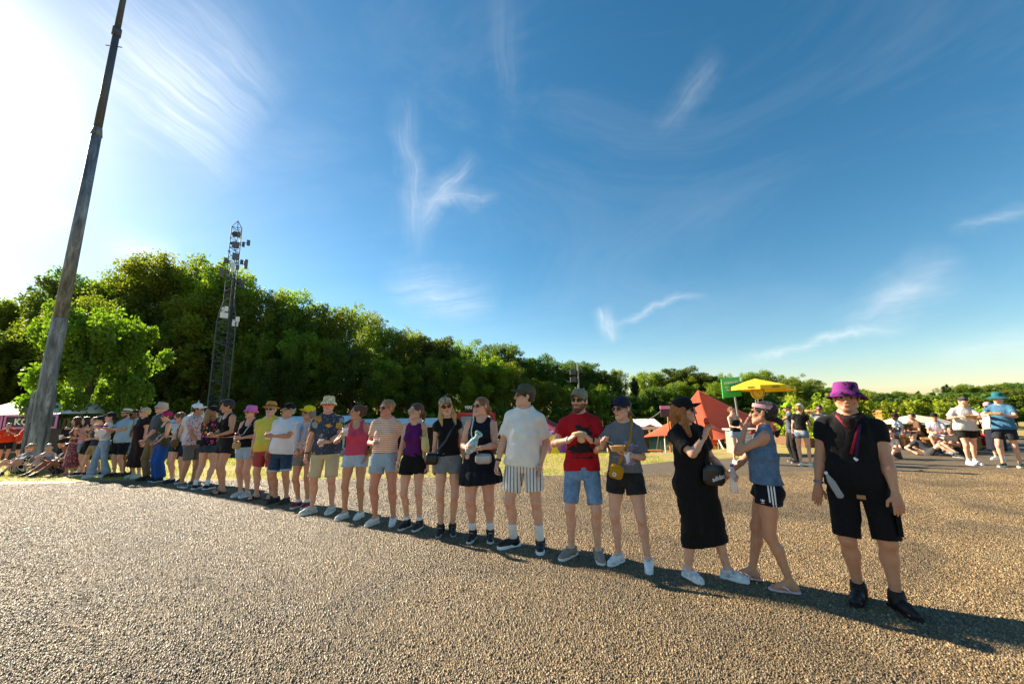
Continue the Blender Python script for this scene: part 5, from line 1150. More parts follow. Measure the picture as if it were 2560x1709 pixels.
def parasol():
    D = 18.5; a = at(1893, 1140, D); gz = ground_z(a.x, D); o = thing('parasol', 'yellow parasol with hanging valance above the round coin sign', 'parasol', (a.x, D, gz)); O = Vector((a.x, D, gz)); S = lambda px, py: at(px, py, D)-O; c = S(1888, 946); rim = S(1832, 968); rr_ = 1.32; n = 8; V = [c]; F = []; rz = at(1890, 967, D).z-gz
    for i in range(n): t = 2*math.pi*(i+.3)/n; V += [Vector((c.x+.22+math.cos(t)*rr_, math.sin(t)*rr_*.95, rz+.04*(-1 if math.cos(t) > .5 else 1)))]
    for i in range(n): V += [V[1+i]*1+Vector((0, 0, -.17))]
    F = [(0, 1+i, 1+(i+1) % n) for i in range(n)]; obj('canopy', mesh('canopy', V, F, YEL), o)
    for i in range(n): j = (i+1) % n; p = MB(); out = ((V[1+i]+V[1+j])/2-c); out.z = 0; out = out.normalized()*.02; p.quad(V[1+i]+out*.2, V[1+j]+out*.2, V[1+n+j]+out, V[1+n+i]+out); p.build('valance', YEL, o); 
    for i in (4, 5, 6, 7):
        j = (i+1) % n; mid = (V[1+i]+V[1+j])/2+Vector((0, 0, -.08)); ux = (V[1+j]-V[1+i]).normalized(); out = (mid-c); out.z = 0; mid = mid+out.normalized()*.035
        for k in (-.03, .03): q = MB(); q.box(mid+ux*.1+Vector((0, 0, k)), (.3, .006, .03), math.atan2(ux.y, ux.x)); q.build('printed_line', mat('parasol_print', '#8a6a14', .6), o)
    p = MB(); p.tube([(c.x, 0, 0), c-Vector((0, 0, .02))], .03, 8); p.build('pole', WHITE, o)
    for i in range(n): p = MB(); p.tube([c-Vector((0, 0, .12)), V[1+i]-Vector((0, 0, .02))], .014, 4); p.build('rib', STEEL, o)
    # coin sign on its own two posts
    k = S(1888, 981); o2 = thing('coin_sign', 'round yellow coin sign on two posts under the yellow parasol', 'sign', O+Vector((0, -.25, 0))); T = Matrix.Translation((k.x-.04, 0, k.z)) @ Matrix.Rotation(R(90), 4, 'X') @ Matrix.Rotation(R(0), 4, 'Z'); p = MB(); p.lathe([(.29, -.05), (.31, -.04), (.31, .04), (.29, .05)], 24, T); p.build('disc', mat('coin_yellow', '#d8b01c', .45, var=.1), o2)
    for r0, w in ((.235, .02), (.285, .012)): p = MB(); p.lathe([(r0, .052), (r0+w, .056), (r0+w, .052)], 24, T, False); p.build('coin_ring', mat('coin_brown', '#5a4210', .5), o2)
    text_on(o2, 'ε', .36, (k.x-.04, -.06, k.z), (1, 0, 0), (0, 0, 1), MATS['coin_brown'], .03); 
    for dx in (-.12, .2): p = MB(); p.tube([(k.x+dx, .08, 0), (k.x+dx, .08, k.z+.5)], .025, 6); p.build('post', STEEL, o2)
parasol()
def counter():
    D = 13.4; a = at(1853, 1160, D); gz = ground_z(a.x, D); o = thing('slatted_counter', 'white plank counter box beside the woman eating', 'counter', (a.x, D, gz)); W = at(1912, 1100, D).x-a.x; H = at(1870, 1076, D).z-gz; p = MB(); p.box((W/2, .42, H/2-.02), (W-.02, .8, H-.05)); p.build('core', mat('counter_core', '#8a8478', .8), o)
    for i in range(7): p = MB(); p.box((W/2, 0, H*(i+.5)/7), (W, .03, H/7-.012)); p.build('plank', mat('white_planks', '#d9d6cb', .7, var=.1, bumps=.3), o)
    p = MB(); p.box((W/2, .4, H+.02), (W+.12, .95, .05)); p.build('top', mat('counter_top', '#b9b2a2', .6), o)
counter()
def cabin(x0, x1, y0, y1, D, lab, slope=0.):
    a, b = at(x0, y0, D), at(x1, y1, D); gz = ground_z(a.x, D); H = a.z-gz; W = b.x-a.x; o = thing('wooden_cabin', lab, 'cabin', (a.x, D, gz), R(-18)); n = max(5, int(H/.17)); p = MB(); p.box((W/2, 1., H/2-.03), (W-.06, 1.9, H-.1)); p.build('core', mat('cabin_inside', '#5a3f22', .8), o)
    for i in range(n): p = MB(); p.box((W/2, -.0, H*(i+.5)/n), (W, .04, H/n-.016)); p.build('plank', WOOD, o); p = MB(); p.box((-.0, 1.0, H*(i+.5)/n), (.04, 2.0, H/n-.016)); p.build('plank', WOOD, o)
    p = MB(); p.box((W/2, .95, H+.04), (W+.2, 2.3, .07), 0, Matrix.Rotation(slope, 3, 'Y')); p.build('roof', WOOD, o)
cabin(2205, 2242, 1030, 1080, 17.5, 'yellow plank cabin right behind the purple bucket hat')
cabin(2362, 2420, 1040, 1080, 19.5, 'brown plank cabin behind the walking man in white')
cabin(2165, 2196, 1034, 1080, 20.5, 'plank cabin half hidden behind the black shirted man')
for i, (x, D, top, w, lab) in enumerate(((2150, 17, 975, .6, 'bamboo clump rising behind the purple bucket hat'), (2030, 16, 990, .9, 'bamboo clump behind the man in the lime cap'), (1990, 17.5, 1005, .8, 'bamboo clump left of the man in the lime cap'), (2275, 17, 1008, .8, 'bamboo clump right of the yellow plank cabin'), (2335, 16, 1003, .85, 'full bamboo clump in front of the brown cabin'), (2470, 18, 1022, .7, 'bamboo clump between the two walking men'), (2080, 18, 1010, .8, 'bamboo clump behind the blonde woman in black'), (2120, 17.5, 1015, .6, 'low bamboo clump behind the person shading the eyes'))): bamboo(x, D, top, 80+i, lab, w)
def shade_sail():
    D = 15.2; o_ = at(2297, 1100, D); gz = ground_z(o_.x, D); o = thing('garden_parasol', 'pale canvas parasol on a wooden pole among the bamboo', 'parasol', (o_.x, D, gz)); h = at(2297, 1036, D).z-gz; p = MB(); p.lathe([(1.15, h-.32), (.6, h-.12), (.02, h)], 8, None, False); p.build('canopy', mat('sail_canvas', '#cfc3a8', .7), o); p = MB(); p.tube([(0, 0, 0), (-.05, 0, h-.02)], .035, 8); p.build('pole', WOOD, o)
shade_sail()
def far_lamp():
    D = 34.; a = at(1452, 1100, D); gz = ground_z(a.x, D); h = at(1450, 908, D).z-gz; o = thing('flood_lamp_post', 'thin lamp post with two floodlights above the red shirted man', 'lamp post', (a.x, D, gz)); p = MB(); p.tube([(0, 0, 0), (0, 0, h)], [.11, .06], 8); p.build('pole', STEEL, o)
    for k in (.0, .45): p = MB(); p.box((-.42, 0, h-.75-k*1.4), (.5, .35, .42)); p.build('floodlight', DARKST, o)
far_lamp()
def cable(p0, p1, sag, lab, n=12):
    a, b = at(*p0), at(*p1); o = MB(); o.tube([a.lerp(b, i/n)+Vector((0, 0, -sag*math.sin(math.pi*i/n))) for i in range(n+1)], .018, 5); tag(o.build('cable', WHITE), lab, 'cable')
cable((1570, 1042, 27), (1660, 1020, 27), .45, 'sagging white cable from the red tent to the left')
def ticket_box():
    D = 27.; a = at(1652, 1036, D); gz = ground_z(a.x, D); W = at(1675, 1036, D).x-a.x; h = at(1660, 1014, D).z-gz; z0 = at(1660, 1042, D).z-gz; o = thing('banner_post', 'dark banner with a pink top on a wooden post behind the black cap', 'banner', (a.x, D, gz)); p = MB(); p.box((W/2, 0, (h+z0)/2), (W, .05, h-z0)); p.build('banner', mat('banner_dark', '#4a2a3c', .6), o); p = MB(); p.box((W/2, -.01, h-.1), (W+.05, .06, .22)); p.build('top_strip', PINKP, o); p = MB(); p.tube([(W*.8, .05, 0), (W*.8, .05, h)], .06, 6); p.build('post', WOOD, o)
ticket_box()

rq = random.Random(77)
for x in (2140, 2215, 2290, 2360, 2420, 2475, 2530, 2590, 2650, 2710):
    D = rq.uniform(25, 29); P = at(x, 1000, D); tree('hedge_shrub', where('leafy hedge shrub', x), ('u', rq.randrange(2)), (P.x, P.y, ground_z(P.x, P.y)-.05), rq.uniform(1.9, 2.5), rq.uniform(0, 6), 'hedge behind the bamboo', 1.4, 'shrub')
# ------------------------------------------------------------------ the people
DN = ('denim', '#b9cbdb')
def stand(p, x, y, top, rel, hat=.02, D=None):
    """x, y: photo column and row of the feet, only used to find where on the ground the person stands"""
    G = on_ground(x, y) if D is None else at(x, y, D); gz = ground_z(G.x, G.y) if D else 0
    if p.get('line'):      # the row keeps close to the axis of the mast's shadow
        m = Vector((-3.831, 7.264, 0)); n = Vector((-.4985, -.8669, 0)); u = (G-m).dot(n); G = G-n*u*.45
    if not p.get('sit'):       # nobody stands quite straight
        q = random.Random(int(x)*7+3); sd = q.choice((-1, 1)); k = q.uniform(.4, 1.)
        p.setdefault('hipdrop', sd*4.5*k); p.setdefault('tilt', -sd*3.5*k+q.uniform(-1, 1)); p.setdefault('twist', q.uniform(-9, 9)); p.setdefault('lean', q.uniform(-5, 3.5)); p.setdefault('pelvis', (sd*.028*k, q.uniform(-.02, .015), -.006))
        h_ = p.get('head', (0, 0)); p['head'] = (h_[0]+q.uniform(-5, 5), h_[1]+q.uniform(-4, 5), q.uniform(-6, 6))
        if 'feet' not in p: p['feet'] = ((-.10+q.uniform(-.03, .02), q.uniform(-.1, .06), q.uniform(-28, 0)), (.10+q.uniform(-.02, .04), q.uniform(-.08, .08), q.uniform(0, 26)))
    if 'H' not in p: p['H'] = min(1.93, max(1.56, z_seen(G.x, G.y, top)-gz-hat))
    G.z = gz+.008; return person(p, G, math.atan2(-G.x, G.y)*1.+R(rel), G.length if p.get('far') is None else p['far'])
def T(k, col, **kw): return dict(k=k, col=col, **kw)
S_ = lambda col, L=.5, pat=None, **kw: dict(k='shorts', col=col, len=L, pat=pat, **kw)
dark = '#2a1c12'; brown = '#4a3018'
Q = {}
Q[1] = stand(dict(line=1, label='man in black T-shirt and shorts with purple bucket hat', w=1.13, belly=.02, skin='tan', top=T('tee', '#0e0e10', sl=.5, hem=-.13), bottom=S_('#0c0c0e', .97, ease=.02, flare=.014), hair=('short', dark), hat=('bucket', '#7e2a78', ('specks', '#15101a', .56, 11.), 0, .145), shoes=('boot', '#0d0d0e', '#0a0a0a'), armR=(-.262, -.05, .83), armL=(.245, -.12, .825, 'hang'), handL=dict(n=(-.3, .9, 0), curl=.25), handR=dict(curl=.15, n=(-.2, .8, 0)), feet=((-.11, 0, -8), (.12, -.02, 34)), head=(-4, 6), beard=('#5a4030', .25)), 2190, 1505, 953, -3, .03)
Q[2] = stand(dict(line=1, label='woman in a denim vest and navy shorts covering her face with a hand', sex='f', w=1.0, skin='tan', top=T('tank', '#47617c', pat=('denim', '#7f9ab4'), hem=-.06, ease=.022, strap=.125, drape=.02), bottom=S_('#0e1020', .33, ease=.018, flare=.02), hair=('lowpony', '#23150f'), hat=('headband', '#d9a0a8'), glasses=('#111111', '#151515'), earrings=1, shoes=('flop', '#e6c2c2', '#f2dede'), armL=(.055, -.14, 1.47, 'face', (.3, -1, -.9)), handL=dict(d=(-.12, .3, 1), n=(-.15, 1, -.2), curl=.12), armR=(-.14, -.34, .98), feet=((-.10, -.24, -10), (.07, .05, 0)), head=(-6, -6), lean=-3), 1948, 1462, 1002, -82, .015)
Q[3] = stand(dict(line=1, label='woman in a long black dress and black cap biting an ice cream', sex='f', w=1.14, skin='fair', top=T('dress', '#0d0d0e', sl=.72, hem=-.69, long=1, drape=.012, spread=.045, sle=.02, fold=(.018, 6, 1, .1), name='dress'), hair=('long', '#b06a2c'), hat=('cap', '#101011', None, -2), glasses=('#151515', '#20242a'), shoes=('run', '#d5d6d6', '#efefec', '#bfc4c8'), armR=(.02, -.20, 1.40, 'mouth', (-.6, -.5, -1)), handR=dict(d=(.3, -.25, 1), n=(.9, .1, -.2), curl=.7), armL=(.25, -.20, 1.02), handL=dict(d=(.3, -.8, -.3), curl=.55), feet=((-.16, .03, 5), (.19, -.10, 34)), head=(42, 2), tilt=-6, pelvis=(-.05, 0, -.01)), 1768, 1445, 991, 38, .03)
Q[4] = stand(dict(line=1, label='woman in a grey printed T-shirt eating from a paper bowl', sex='f', w=.97, skin='fair', top=T('tee', '#6d6f73', sl=.85, sle=.026, hem=-.05, drape=.02), bottom=S_('#1a1919', .45, ('denim', '#3a3a3a'), ease=.018, flare=.018), hair=('lowpony', '#4a331f'), hat=('cap', '#1c2338', None, 2), glasses=('#8a6a50', '#141416', 1.1), shoes=('low', '#e9e9ea', '#f4f4f2', '#d8d8d8'), armR=(-.20, -.25, 1.26, 'fork', (-.8, .2, -1)), handR=dict(d=(.15, -.5, .8), curl=.75, n=(.7, -.2, -.1)), armL=(.09, -.27, 1.17), handL=dict(d=(-.75, -.45, .15), n=(-.3, -.1, .9), curl=.3), feet=((-.14, .02, -28), (.17, -.03, 6)), head=(-28, 3), hipdrop=2), 1580, 1416, 991, -8, .03)
Q[5] = stand(dict(line=1, label='bearded man in a red printed T-shirt eating a sandwich', w=1.0, skin='fair', top=T('tee', '#b3121c', sl=.62, hem=-.13), bottom=S_('#4f77a0', .86, ('denim', '#9fbcd6'), ease=.015, flare=.008), hair=('short', '#5a3418'), hat=('cap', '#807d64', None, 0, 0), glasses=('#33261c', '#15110f', 1.05), beard=('#6a3514', .85, .012), shoes=('low', '#8c8075', '#ece8e0', '#f2f0ec'), armR=(-.115, -.25, 1.24, 'x', (-1, .25, -.8)), armL=(.085, -.26, 1.24, 'x', (1, .3, -.8)), handR=dict(d=(.6, -.35, .55), n=(.6, .1, -.3), curl=.5), handL=dict(d=(-.6, -.3, .6), n=(-.6, .1, -.3), curl=.45), feet=((-.14, .02, -35), (.14, -.02, 8)), head=(-18, 2)), 1461, 1398, 971, 0, .03)
Q[6] = stand(dict(line=1, label='tall man in a loose white T-shirt and striped shorts looking left', w=1.06, belly=.015, skin='fair', top=T('tee', '#ece8df', sl=.85, sle=.03, ease=.016, hem=-.15, drape=.012), bottom=S_('#e6e2da', .78, ('vstripe', '#55504c', 26., .26), ease=.024, flare=.022), hair=('short', '#3a2818'), hat=('cap', '#4d4f3c', None, 0), glasses=('#111111', '#1a1a1a'), socks=('#e8e6e2', .17), shoes=('run', '#0e0e10', '#f2f2f0'), armL='pocket', handL=dict(d=(-.15, -.35, -1), curl=.1), armR=(-.30, -.04, .84), feet=((-.15, .03, -50), (.15, -.02, 4)), head=(-58, 0)), 1313, 1375, 960, -8, .03)
Q[7] = stand(dict(line=1, label='woman in a navy dress with puffed skirt holding a crisps bag', sex='f', w=1.22, bust=1.1, skin='pink', top=T('tank', '#10141f', hem=.0, strap=.125, deep=.07), bottom=dict(k='skirt', col='#10141f', hem=-.34, flare=.07, folds=16, amp=.035, waist=.03), hair=('pony', '#8c5c2e'), glasses=('#111111', '#181a1c'), earrings=1, socks=('#eeeeea', .13), shoes=('high', '#111113', '#d9d5cb', '#e8e8e8'), armR=(-.13, -.27, 1.14), handR=dict(n=(.7, .2, .2), curl=.6), armL=(.03, -.27, 1.13, 'belly', (1, .3, -.7)), handL=dict(d=(-1, -.1, .05), n=(0, .6, -.8), curl=.35), feet=((-.11, 0, -8), (.11, 0, 6)), head=(-34, 2)), 1200, 1353, 991, -8, .015)
Q[8] = stand(dict(line=1, label='woman in a black sleeveless top, grey shorts and leopard print cap', sex='f', w=.9, skin='fair', top=T('tee', '#0f0f11', sl=.16, sle=.012, hem=-.02, tuck=1), bottom=S_('#6d6f72', .36, ('denim', '#9a9c9e'), ease=.018, flare=.02), hair=('long', '#c9a45c'), hat=('cap', '#b9a48a', ('specks', '#2a2320', .56, 60.)), glasses=('#0c0c0c', '#0a0a0a', 1.15), shoes=('high', '#141416', '#9a958c', '#d8d8d8'), armL=(.235, -.06, .84), handL=dict(curl=.7), armR=(-.22, .05, .85), feet=((-.07, 0, -12), (.08, 0, 4)), head=(4, 2)), 1110, 1339, 992, 0, .03)
Q[9] = stand(dict(line=1, label='woman in a purple halter top and black shorts', sex='f', w=.9, skin='fair', top=T('halter', '#5c1560', hem=-.03, tuck=1), bottom=S_('#101012', .42, ease=.02, flare=.02, waist=.03), hair=('pony', '#5c3416'), glasses=('#c9c2b0', '#8a8d90', 1.05), earrings=1, socks=('#f0eeea', .07), shoes=('high', '#161618', '#e2dccd', '#f4f4f4'), armL=(.24, -.02, .82), armR=(-.235, -.05, .83), feet=((-.10, .02, -22), (.09, -.03, -14)), head=(-32, 2)), 1027, 1324, 1007, -14, .015)
Q[10] = stand(dict(line=1, label='woman in an orange and white striped T-shirt holding an iced drink', sex='f', w=1.08, skin='red', top=T('tee', '#ece0cc', pat=('hstripe', '#e07a3c', 38., .42), sl=.62, sle=.02, hem=-.02, drape=.012), bottom=S_('#8fa8bd', .52, DN, ease=.018, flare=.014), hair=('bun', '#a07848'), glasses=('#111111', '#141414'), shoes=('low', '#e6e2d8', '#efece4', '#dcd8cc'), armR=(-.13, -.26, 1.15), handR=dict(curl=.6), armL=(.215, -.1, .96, 'pocket', (1, .5, -.4)), handL=dict(d=(-.3, -.4, -1), curl=.15), feet=((-.13, .02, -32), (.13, -.02, 0)), head=(-36, 2)), 948, 1315, 998, -10, .015)
Q[11] = stand(dict(line=1, label='woman in a pink tank top with a messy bun raising a drink', sex='f', w=1.0, bust=1.08, skin='tan', top=T('tank', '#d04a62', hem=-.06, ease=.014, drape=.012), bottom=S_('#a9bccf', .36, ('denim', '#cfdbe6'), ease=.018, flare=.02), hair=('messybun', '#5c3014'), earrings=1, shoes=('low', '#eae6dc', '#f2eee4', '#e0dccf'), armR=(-.21, -.20, 1.27, 'drink', (-.9, .5, -1)), handR=dict(d=(.05, -.35, .9), n=(.85, -.35, 0), curl=.6), armL=(.2, -.1, .95, 'pocket', (1, .6, -.4)), handL=dict(d=(-.5, -.4, -.8), curl=.2), feet=((-.12, .02, -40), (.12, -.02, -26)), head=(-62, 2)), 871, 1299, 1010, -4, .02)
Q[12] = stand(dict(line=1, label='man in a dark floral shirt with straw hat and orange mirrored sunglasses', w=1.08, skin='pink', top=T('shirt', '#3a4658', pat=('flowers', '#e0932c', '#d9a23c', '#9a9c92', '#c9882a', 7.2), sl=.7, sle=.024, hem=-.15, neck='v', drape=.014), bottom=S_('#cdbb93', .92, ease=.022, flare=.012), hair=('short', '#8a5a34'), hat=('bucket', '#d3bc80', ('specks', '#efe8d2', .55, 14.), 0), glasses=('#d8401c', '#ff4a14', 1.1), shoes=('run', '#cfc9b8', '#ebe6d8', '#e8e6e0'), armR=(-.29, .0, .84), armL=(.02, -.27, 1.08, 'beer', (1, .4, -.6)), handL=dict(d=(-1, -.15, .02), n=(0, .3, -.2), curl=.6), feet=((-.14, .03, -52), (.14, -.02, -18)), head=(-6, -3)), 792, 1286, 991, -4, .02)
Q[13] = stand(dict(line=1, label='woman with yellow cap and pale blue towel round her neck', sex='f', w=.98, skin='tan', top=T('shirt', '#d8b9a8', sl=1.75, sle=.02, hem=-.03, neck='v', drape=.015), bottom=S_('#7c7a76', .5, ease=.016, flare=.014), hair=('wavy', '#8a8780'), hat=('cap', '#ecd31a', None, -2), glasses=('#161616', '#5a5e66', 1.1), socks=('#eeeeee', .04), shoes=('run', '#7c1c26', '#e8dcd8', '#b03a40'), armR=(-.03, -.2, .98), armL=(.05, -.22, .97), handR=dict(d=(.5, -.3, -.7), curl=.5), handL=dict(d=(-.5, -.3, -.7), curl=.5), feet=((-.08, 0, -10), (.09, -.02, 0)), head=(-34, -4)), 753, 1269, 1013, -28, .03)
Q[14] = stand(dict(line=1, label='man in a white shirt and black cap holding a plastic cup', w=1.1, belly=.03, skin='tan', top=T('shirt', '#e4e2e4', sl=.75, sle=.022, hem=-.16, neck='v', drape=.015), bottom=S_('#22344c', .86, ('denim', '#45607c'), ease=.02, flare=.012, hemcol='#a9b6c4'), hair=('short', '#a8a49c'), hat=('cap', '#141418', None, -3), glasses=('#6a5a48', '#9aa0a4', .95), shoes=('run', '#23201c', '#2c2924'), armL=(.07, -.36, 1.2, 'cup', (.9, .3, -1)), handL=dict(d=(-.5, -.9, .1), curl=.6), armR='pocket', feet=((-.11, .02, -10), (.12, -.02, 4)), head=(-30, -4)), 701, 1257, 1007, -36, .03)
Q[15] = stand(dict(line=1, label='smiling man in a yellow T-shirt and coral shorts with orange straw hat', w=1.16, belly=.075, skin='pink', top=T('tee', '#e0ca50', sl=.62, sle=.022, hem=-.16, drape=.012), bottom=S_('#b04a48', .8, ease=.022, flare=.012), hair=('short', '#b5b0a8'), beard=('#b8b2a8', .6), hat=('fedora', '#c98a34', None, 0, .142, '#6a5638'), glasses=('#2a2018', '#141210', 1.05), shoes=('flop', '#2c1c18', '#241614', 1), armL=(.28, -.06, .86), armR=(-.28, .02, .86), feet=((-.13, .02, -36), (.13, 0, -6)), head=(8, 2)), 662, 1247, 1002, -20, .05)
Q[16] = stand(dict(line=1, label='woman in a black tank top and pink bucket hat holding a red can', sex='f', w=1.13, bust=1.1, skin='pink', top=T('tank', '#11131a', hem=-.08, ease=.012), bottom=S_('#9fb3bf', .5, DN, ease=.018, flare=.02), hair=('short', '#4a2c20'), hat=('bucket', '#d070b8', ('specks', '#141014', .68, 11.)), glasses=('#1a1412', '#2a2624', 1.05), shoes=('run', '#c9c6c0', '#e9e6e0', '#e8e6e0'), armL=(.09, -.3, 1.15, 'can', (.9, .4, -1)), armR=(-.06, -.28, 1.12), handL=dict(d=(-.7, -.5, .1), curl=.6), feet=((-.09, .02, -14), (.1, -.03, -6)), head=(-30, 4)), 605, 1242, 1013, -40, .025)
Q[17] = stand(dict(line=1, label='tall person in a black crop top and black shorts with quiff hair', sex='f', w=1.08, skin='tan', top=T('tank', '#121214', hem=.02, tuck=1, strap=.12, deep=.1), bottom=S_('#161616', .46, ('denim', '#2a2a2a'), ease=.02, flare=.016, waist=.03), hair=('crop', '#2a201a'), shoes=('flop', '#141210', '#181412', 1), armL=(.1, -.25, 1.08, 'x', (.7, .3, -1)), armR=(-.04, -.27, 1.10), handL=dict(d=(-.6, -.8, .1), curl=.5), feet=((-.09, .0, -6), (.1, -.06, 0)), head=(-20, 0)), 554, 1232, 997, -64, .03)
Q[18] = stand(dict(line=1, label='person in a black shirt with bright flowers seen from behind', sex='f', w=1.12, skin='fair', top=T('shirt', '#141216', pat=('flowers', '#e0722c', '#d8486a', '#d8a02c', '#c03a7a', 13.), sl=.6, sle=.022, hem=-.10, drape=.015), bottom=S_('#22384c', .34, ('denim', '#40586c'), ease=.016, flare=.018), hair=('long', '#9a7448'), hat=('cap', '#121214'), glasses=('#3a3028', '#2a2624'), socks=('#f0efec', .13), shoes=('run', '#141416', '#e4e2de'), armL=(.25, -.02, .84), armR=(-.12, -.22, 1.1), feet=((-.12, 0, -10), (.15, .04, 10)), head=(-34, 4)), 512, 1222, 1015, 128, .03)
Q[19] = stand(dict(line=1, label='man with white cap in a speckled pink shirt turned to the right', w=1.06, skin='olive', top=T('shirt', '#d9c4c4', pat=('specks', '#9a5a6a', '#6a5a7a', .57, 34.), sl=.66, sle=.02, hem=-.14), bottom=S_('#66645f', .86, ease=.02, flare=.012), hair=('short', dark), hat=('cap', '#ecebea'), glasses=('#3a281c', '#4a3424'), shoes=('run', '#5a5c58', '#dcdcd8'), armR=(-.12, -.24, .93), armL=(.2, -.16, .98), feet=((-.12, 0, -20), (.1, -.04, 6)), head=(26, 2)), 470, 1216, 1008, 46, .03)
Q[20] = stand(dict(label='bald man with a full dark beard and sunglasses behind the white cap', w=1.05, skin='fair', top=T('tee', '#d8d4ce', sl=.6), bottom=S_('#1c2536', .86, ease=.02), beard=('#1c1410', .95, .03), glasses=('#0c0c0c', '#0a0a0a', 1.1), shoes=('run', '#20344c', '#d8d8d8'), head=(-6, 0)), 468, 1205, 1009, -16, .0)
Q[21] = stand(dict(line=1, label='woman with a bun looking down at her phone', sex='f', w=.95, skin='fair', top=T('tank', '#d8d2c6', hem=-.04, strap=.12), bottom=S_('#1c2a30', .4, ease=.018, flare=.02), hair=('bun', '#5a4028'), glasses=('#111111', '#111111'), shoes=('low', '#1c2430', '#2a3440'), armL=(.04, -.24, 1.17), armR=(-.05, -.25, 1.17), handL=dict(d=(-.3, -.9, .2), curl=.6), handR=dict(d=(.3, -.9, .2), curl=.6), feet=((-.08, 0, -6), (.09, -.04, 0)), head=(-6, 30)), 438, 1205, 1029, -72, .015)
Q[22] = stand(dict(line=1, label='woman with a magenta headscarf and wide blue trousers', sex='f', w=1.02, skin='fair', top=T('tank', '#27442c', hem=-.02, strap=.115), bottom=dict(k='trousers', col='#1f4f9a', len=1.98, ease=.03, flare=.035, cuff=.12), hair=('short', '#4a2c20'), hat=('bandana', '#a81f66'), glasses=('#141414', '#141414'), shoes=('low', '#141418', '#d8d8d8'), armL=(.04, -.19, .97), armR=(-.04, -.2, .99), handL=dict(d=(-.5, -.6, -.4), curl=.5), feet=((-.09, 0, -6), (.1, -.03, 0)), head=(-10, 4)), 396, 1203, 1028, -62, .02)
Q[23] = stand(dict(line=1, label='old man in a grey shirt, khaki trousers and beige bucket hat', w=1.05, skin='pink', top=T('shirt', '#53565a', sl=1.0, sle=.018, hem=-.12), bottom=dict(k='trousers', col='#7a6a4c', len=1.98, ease=.016, flare=.01, cuff=.075), hair=('short', '#c8c4bc'), hat=('bucket', '#b8aa96'), glasses=('#3a3028', '#4a4a4a'), shoes=('run', '#23201c', '#2a2622'), armL=(.1, -.2, .93), head=(-12, -2)), 378, 1200, 1005, -72, .025)
Q[24] = stand(dict(line=1, label='person in a long dark brown dress with short blond hair', sex='f', w=1.12, skin='pink', top=T('dress', '#23110f', sl=.2, sle=.012, hem=-.74, long=1, drape=.03, spread=.09, fold=(.03, 9, 2, .1), name='dress'), hair=('short', '#c8b48a'), glasses=('#1a1a1a', '#1a1a1a', 1.1), shoes=('low', '#c9c2b4', '#dcd6c8'), armL=(.24, -.03, .84), head=(-16, -6)), 342, 1194, 1018, -66, .015)
Q[25] = stand(dict(line=1, label='man with shaved head in a cream T-shirt and light denim shorts', w=1.0, skin='brown', top=T('tee', '#d6cdbb', sl=.62, sle=.02, hem=-.13), bottom=S_('#8ea4b6', .84, DN, ease=.02), hair=('buzz', '#1c1410'), glasses=('#1a1410', '#141210'), shoes=('run', '#141416', '#1c1c1e'), armL=(.14, -.2, .89), armR='hang', feet=((-.1, -.04, -8), (.11, .04, 0)), head=(-14, 0)), 318, 1188, 1024, -62, .0)
Q[26] = stand(dict(line=1, label='bearded man in a light blue shirt and straw hat holding a food tray', w=1.16, belly=.05, skin='fair', top=T('shirt', '#a3bccb', sl=.62, sle=.024, hem=-.15), bottom=S_('#10141f', .84, ease=.02), hair=('short', dark), beard=('#2a1c14', .8), hat=('fedora', '#dcd0ac', None, 0, .14, '#15151a'), glasses=('#1a1a1a', '#1a1a1a'), shoes=('low', '#4a1018', '#5a1a20'), armL=(.08, -.36, 1.27, 'x', (.9, .2, -1)), armR=(-.06, -.38, 1.27), handL=dict(d=(-.4, -.9, .1), n=(-.1, 0, 1), curl=.35), handR=dict(d=(.4, -.9, .1), n=(.1, 0, 1), curl=.35), head=(-8, -4)), 282, 1192, 1020, -66, .04)
Q[27] = stand(dict(label='woman in a white blouse and pale flared jeans drinking', sex='f', w=.97, skin='fair', top=T('shirt', '#e2e0da', sl=1.7, sle=.022, hem=-.03, tuck=1), bottom=dict(k='trousers', col='#7f97ac', pat=DN, len=1.98, ease=.014, flare=.008, cuff=.11), hair=('pony', dark), hat=('cap', '#1a2434'), shoes=('low', '#c9d4dc', '#dcdcd8'), armL=(.05, -.2, 1.36), armR=(-.06, -.22, 1.36), feet=((-.08, -.18, -6), (.09, .08, 0)), head=(-6, 0)), 248, 1193, 1030, -70, .03)
Q[28] = stand(dict(label='person in beige shorts and black sneakers with a dark cap', w=1.0, skin='fair', top=T('tee', '#2a3446', sl=.6), bottom=S_('#a08a5e', .8, ease=.025), hair=('short', dark), hat=('cap', '#1c2638'), shoes=('run', '#16181c', '#e8e8e8'), armL=(.1, -.2, 1.1), feet=((-.08, -.3, -4), (.1, .12, 0)), head=(0, 4)), 228, 1189, 1043, -72, .03)
Q[29] = stand(dict(label='woman in a brown leaf print top and black shorts pointing left', sex='f', w=1.02, skin='fair', top=T('shirt', '#c9a58c', pat=('specks', '#4a2018', .52, 26.), sl=.15, hem=-.05), bottom=S_('#101012', .7, ease=.03, flare=.03), hair=('bun', '#3a3430'), shoes=('low', '#15161a', '#e8e8e8'), armL='point', handL=dict(curl=.2, d=(-.2, -1, .1)), armR=(-.1, -.25, 1.3), head=(-8, 0)), 212, 1188, 1046, -80, .02)
Q[30] = stand(dict(label='woman in a pink tank top and loose denim shorts near the mast', sex='f', w=1.0, skin='fair', top=T('tank', '#d8a4b8', hem=-.08, ease=.012), bottom=S_('#5a7484', .62, DN, ease=.02, flare=.02), hair=('long', '#1c1512'), shoes=('low', '#1c1e24', '#e8e8e8'), armL=(.08, -.2, 1.12), armR=(-.05, -.22, 1.14), head=(-6, 2)), 193, 1187, 1050, -76, .02)
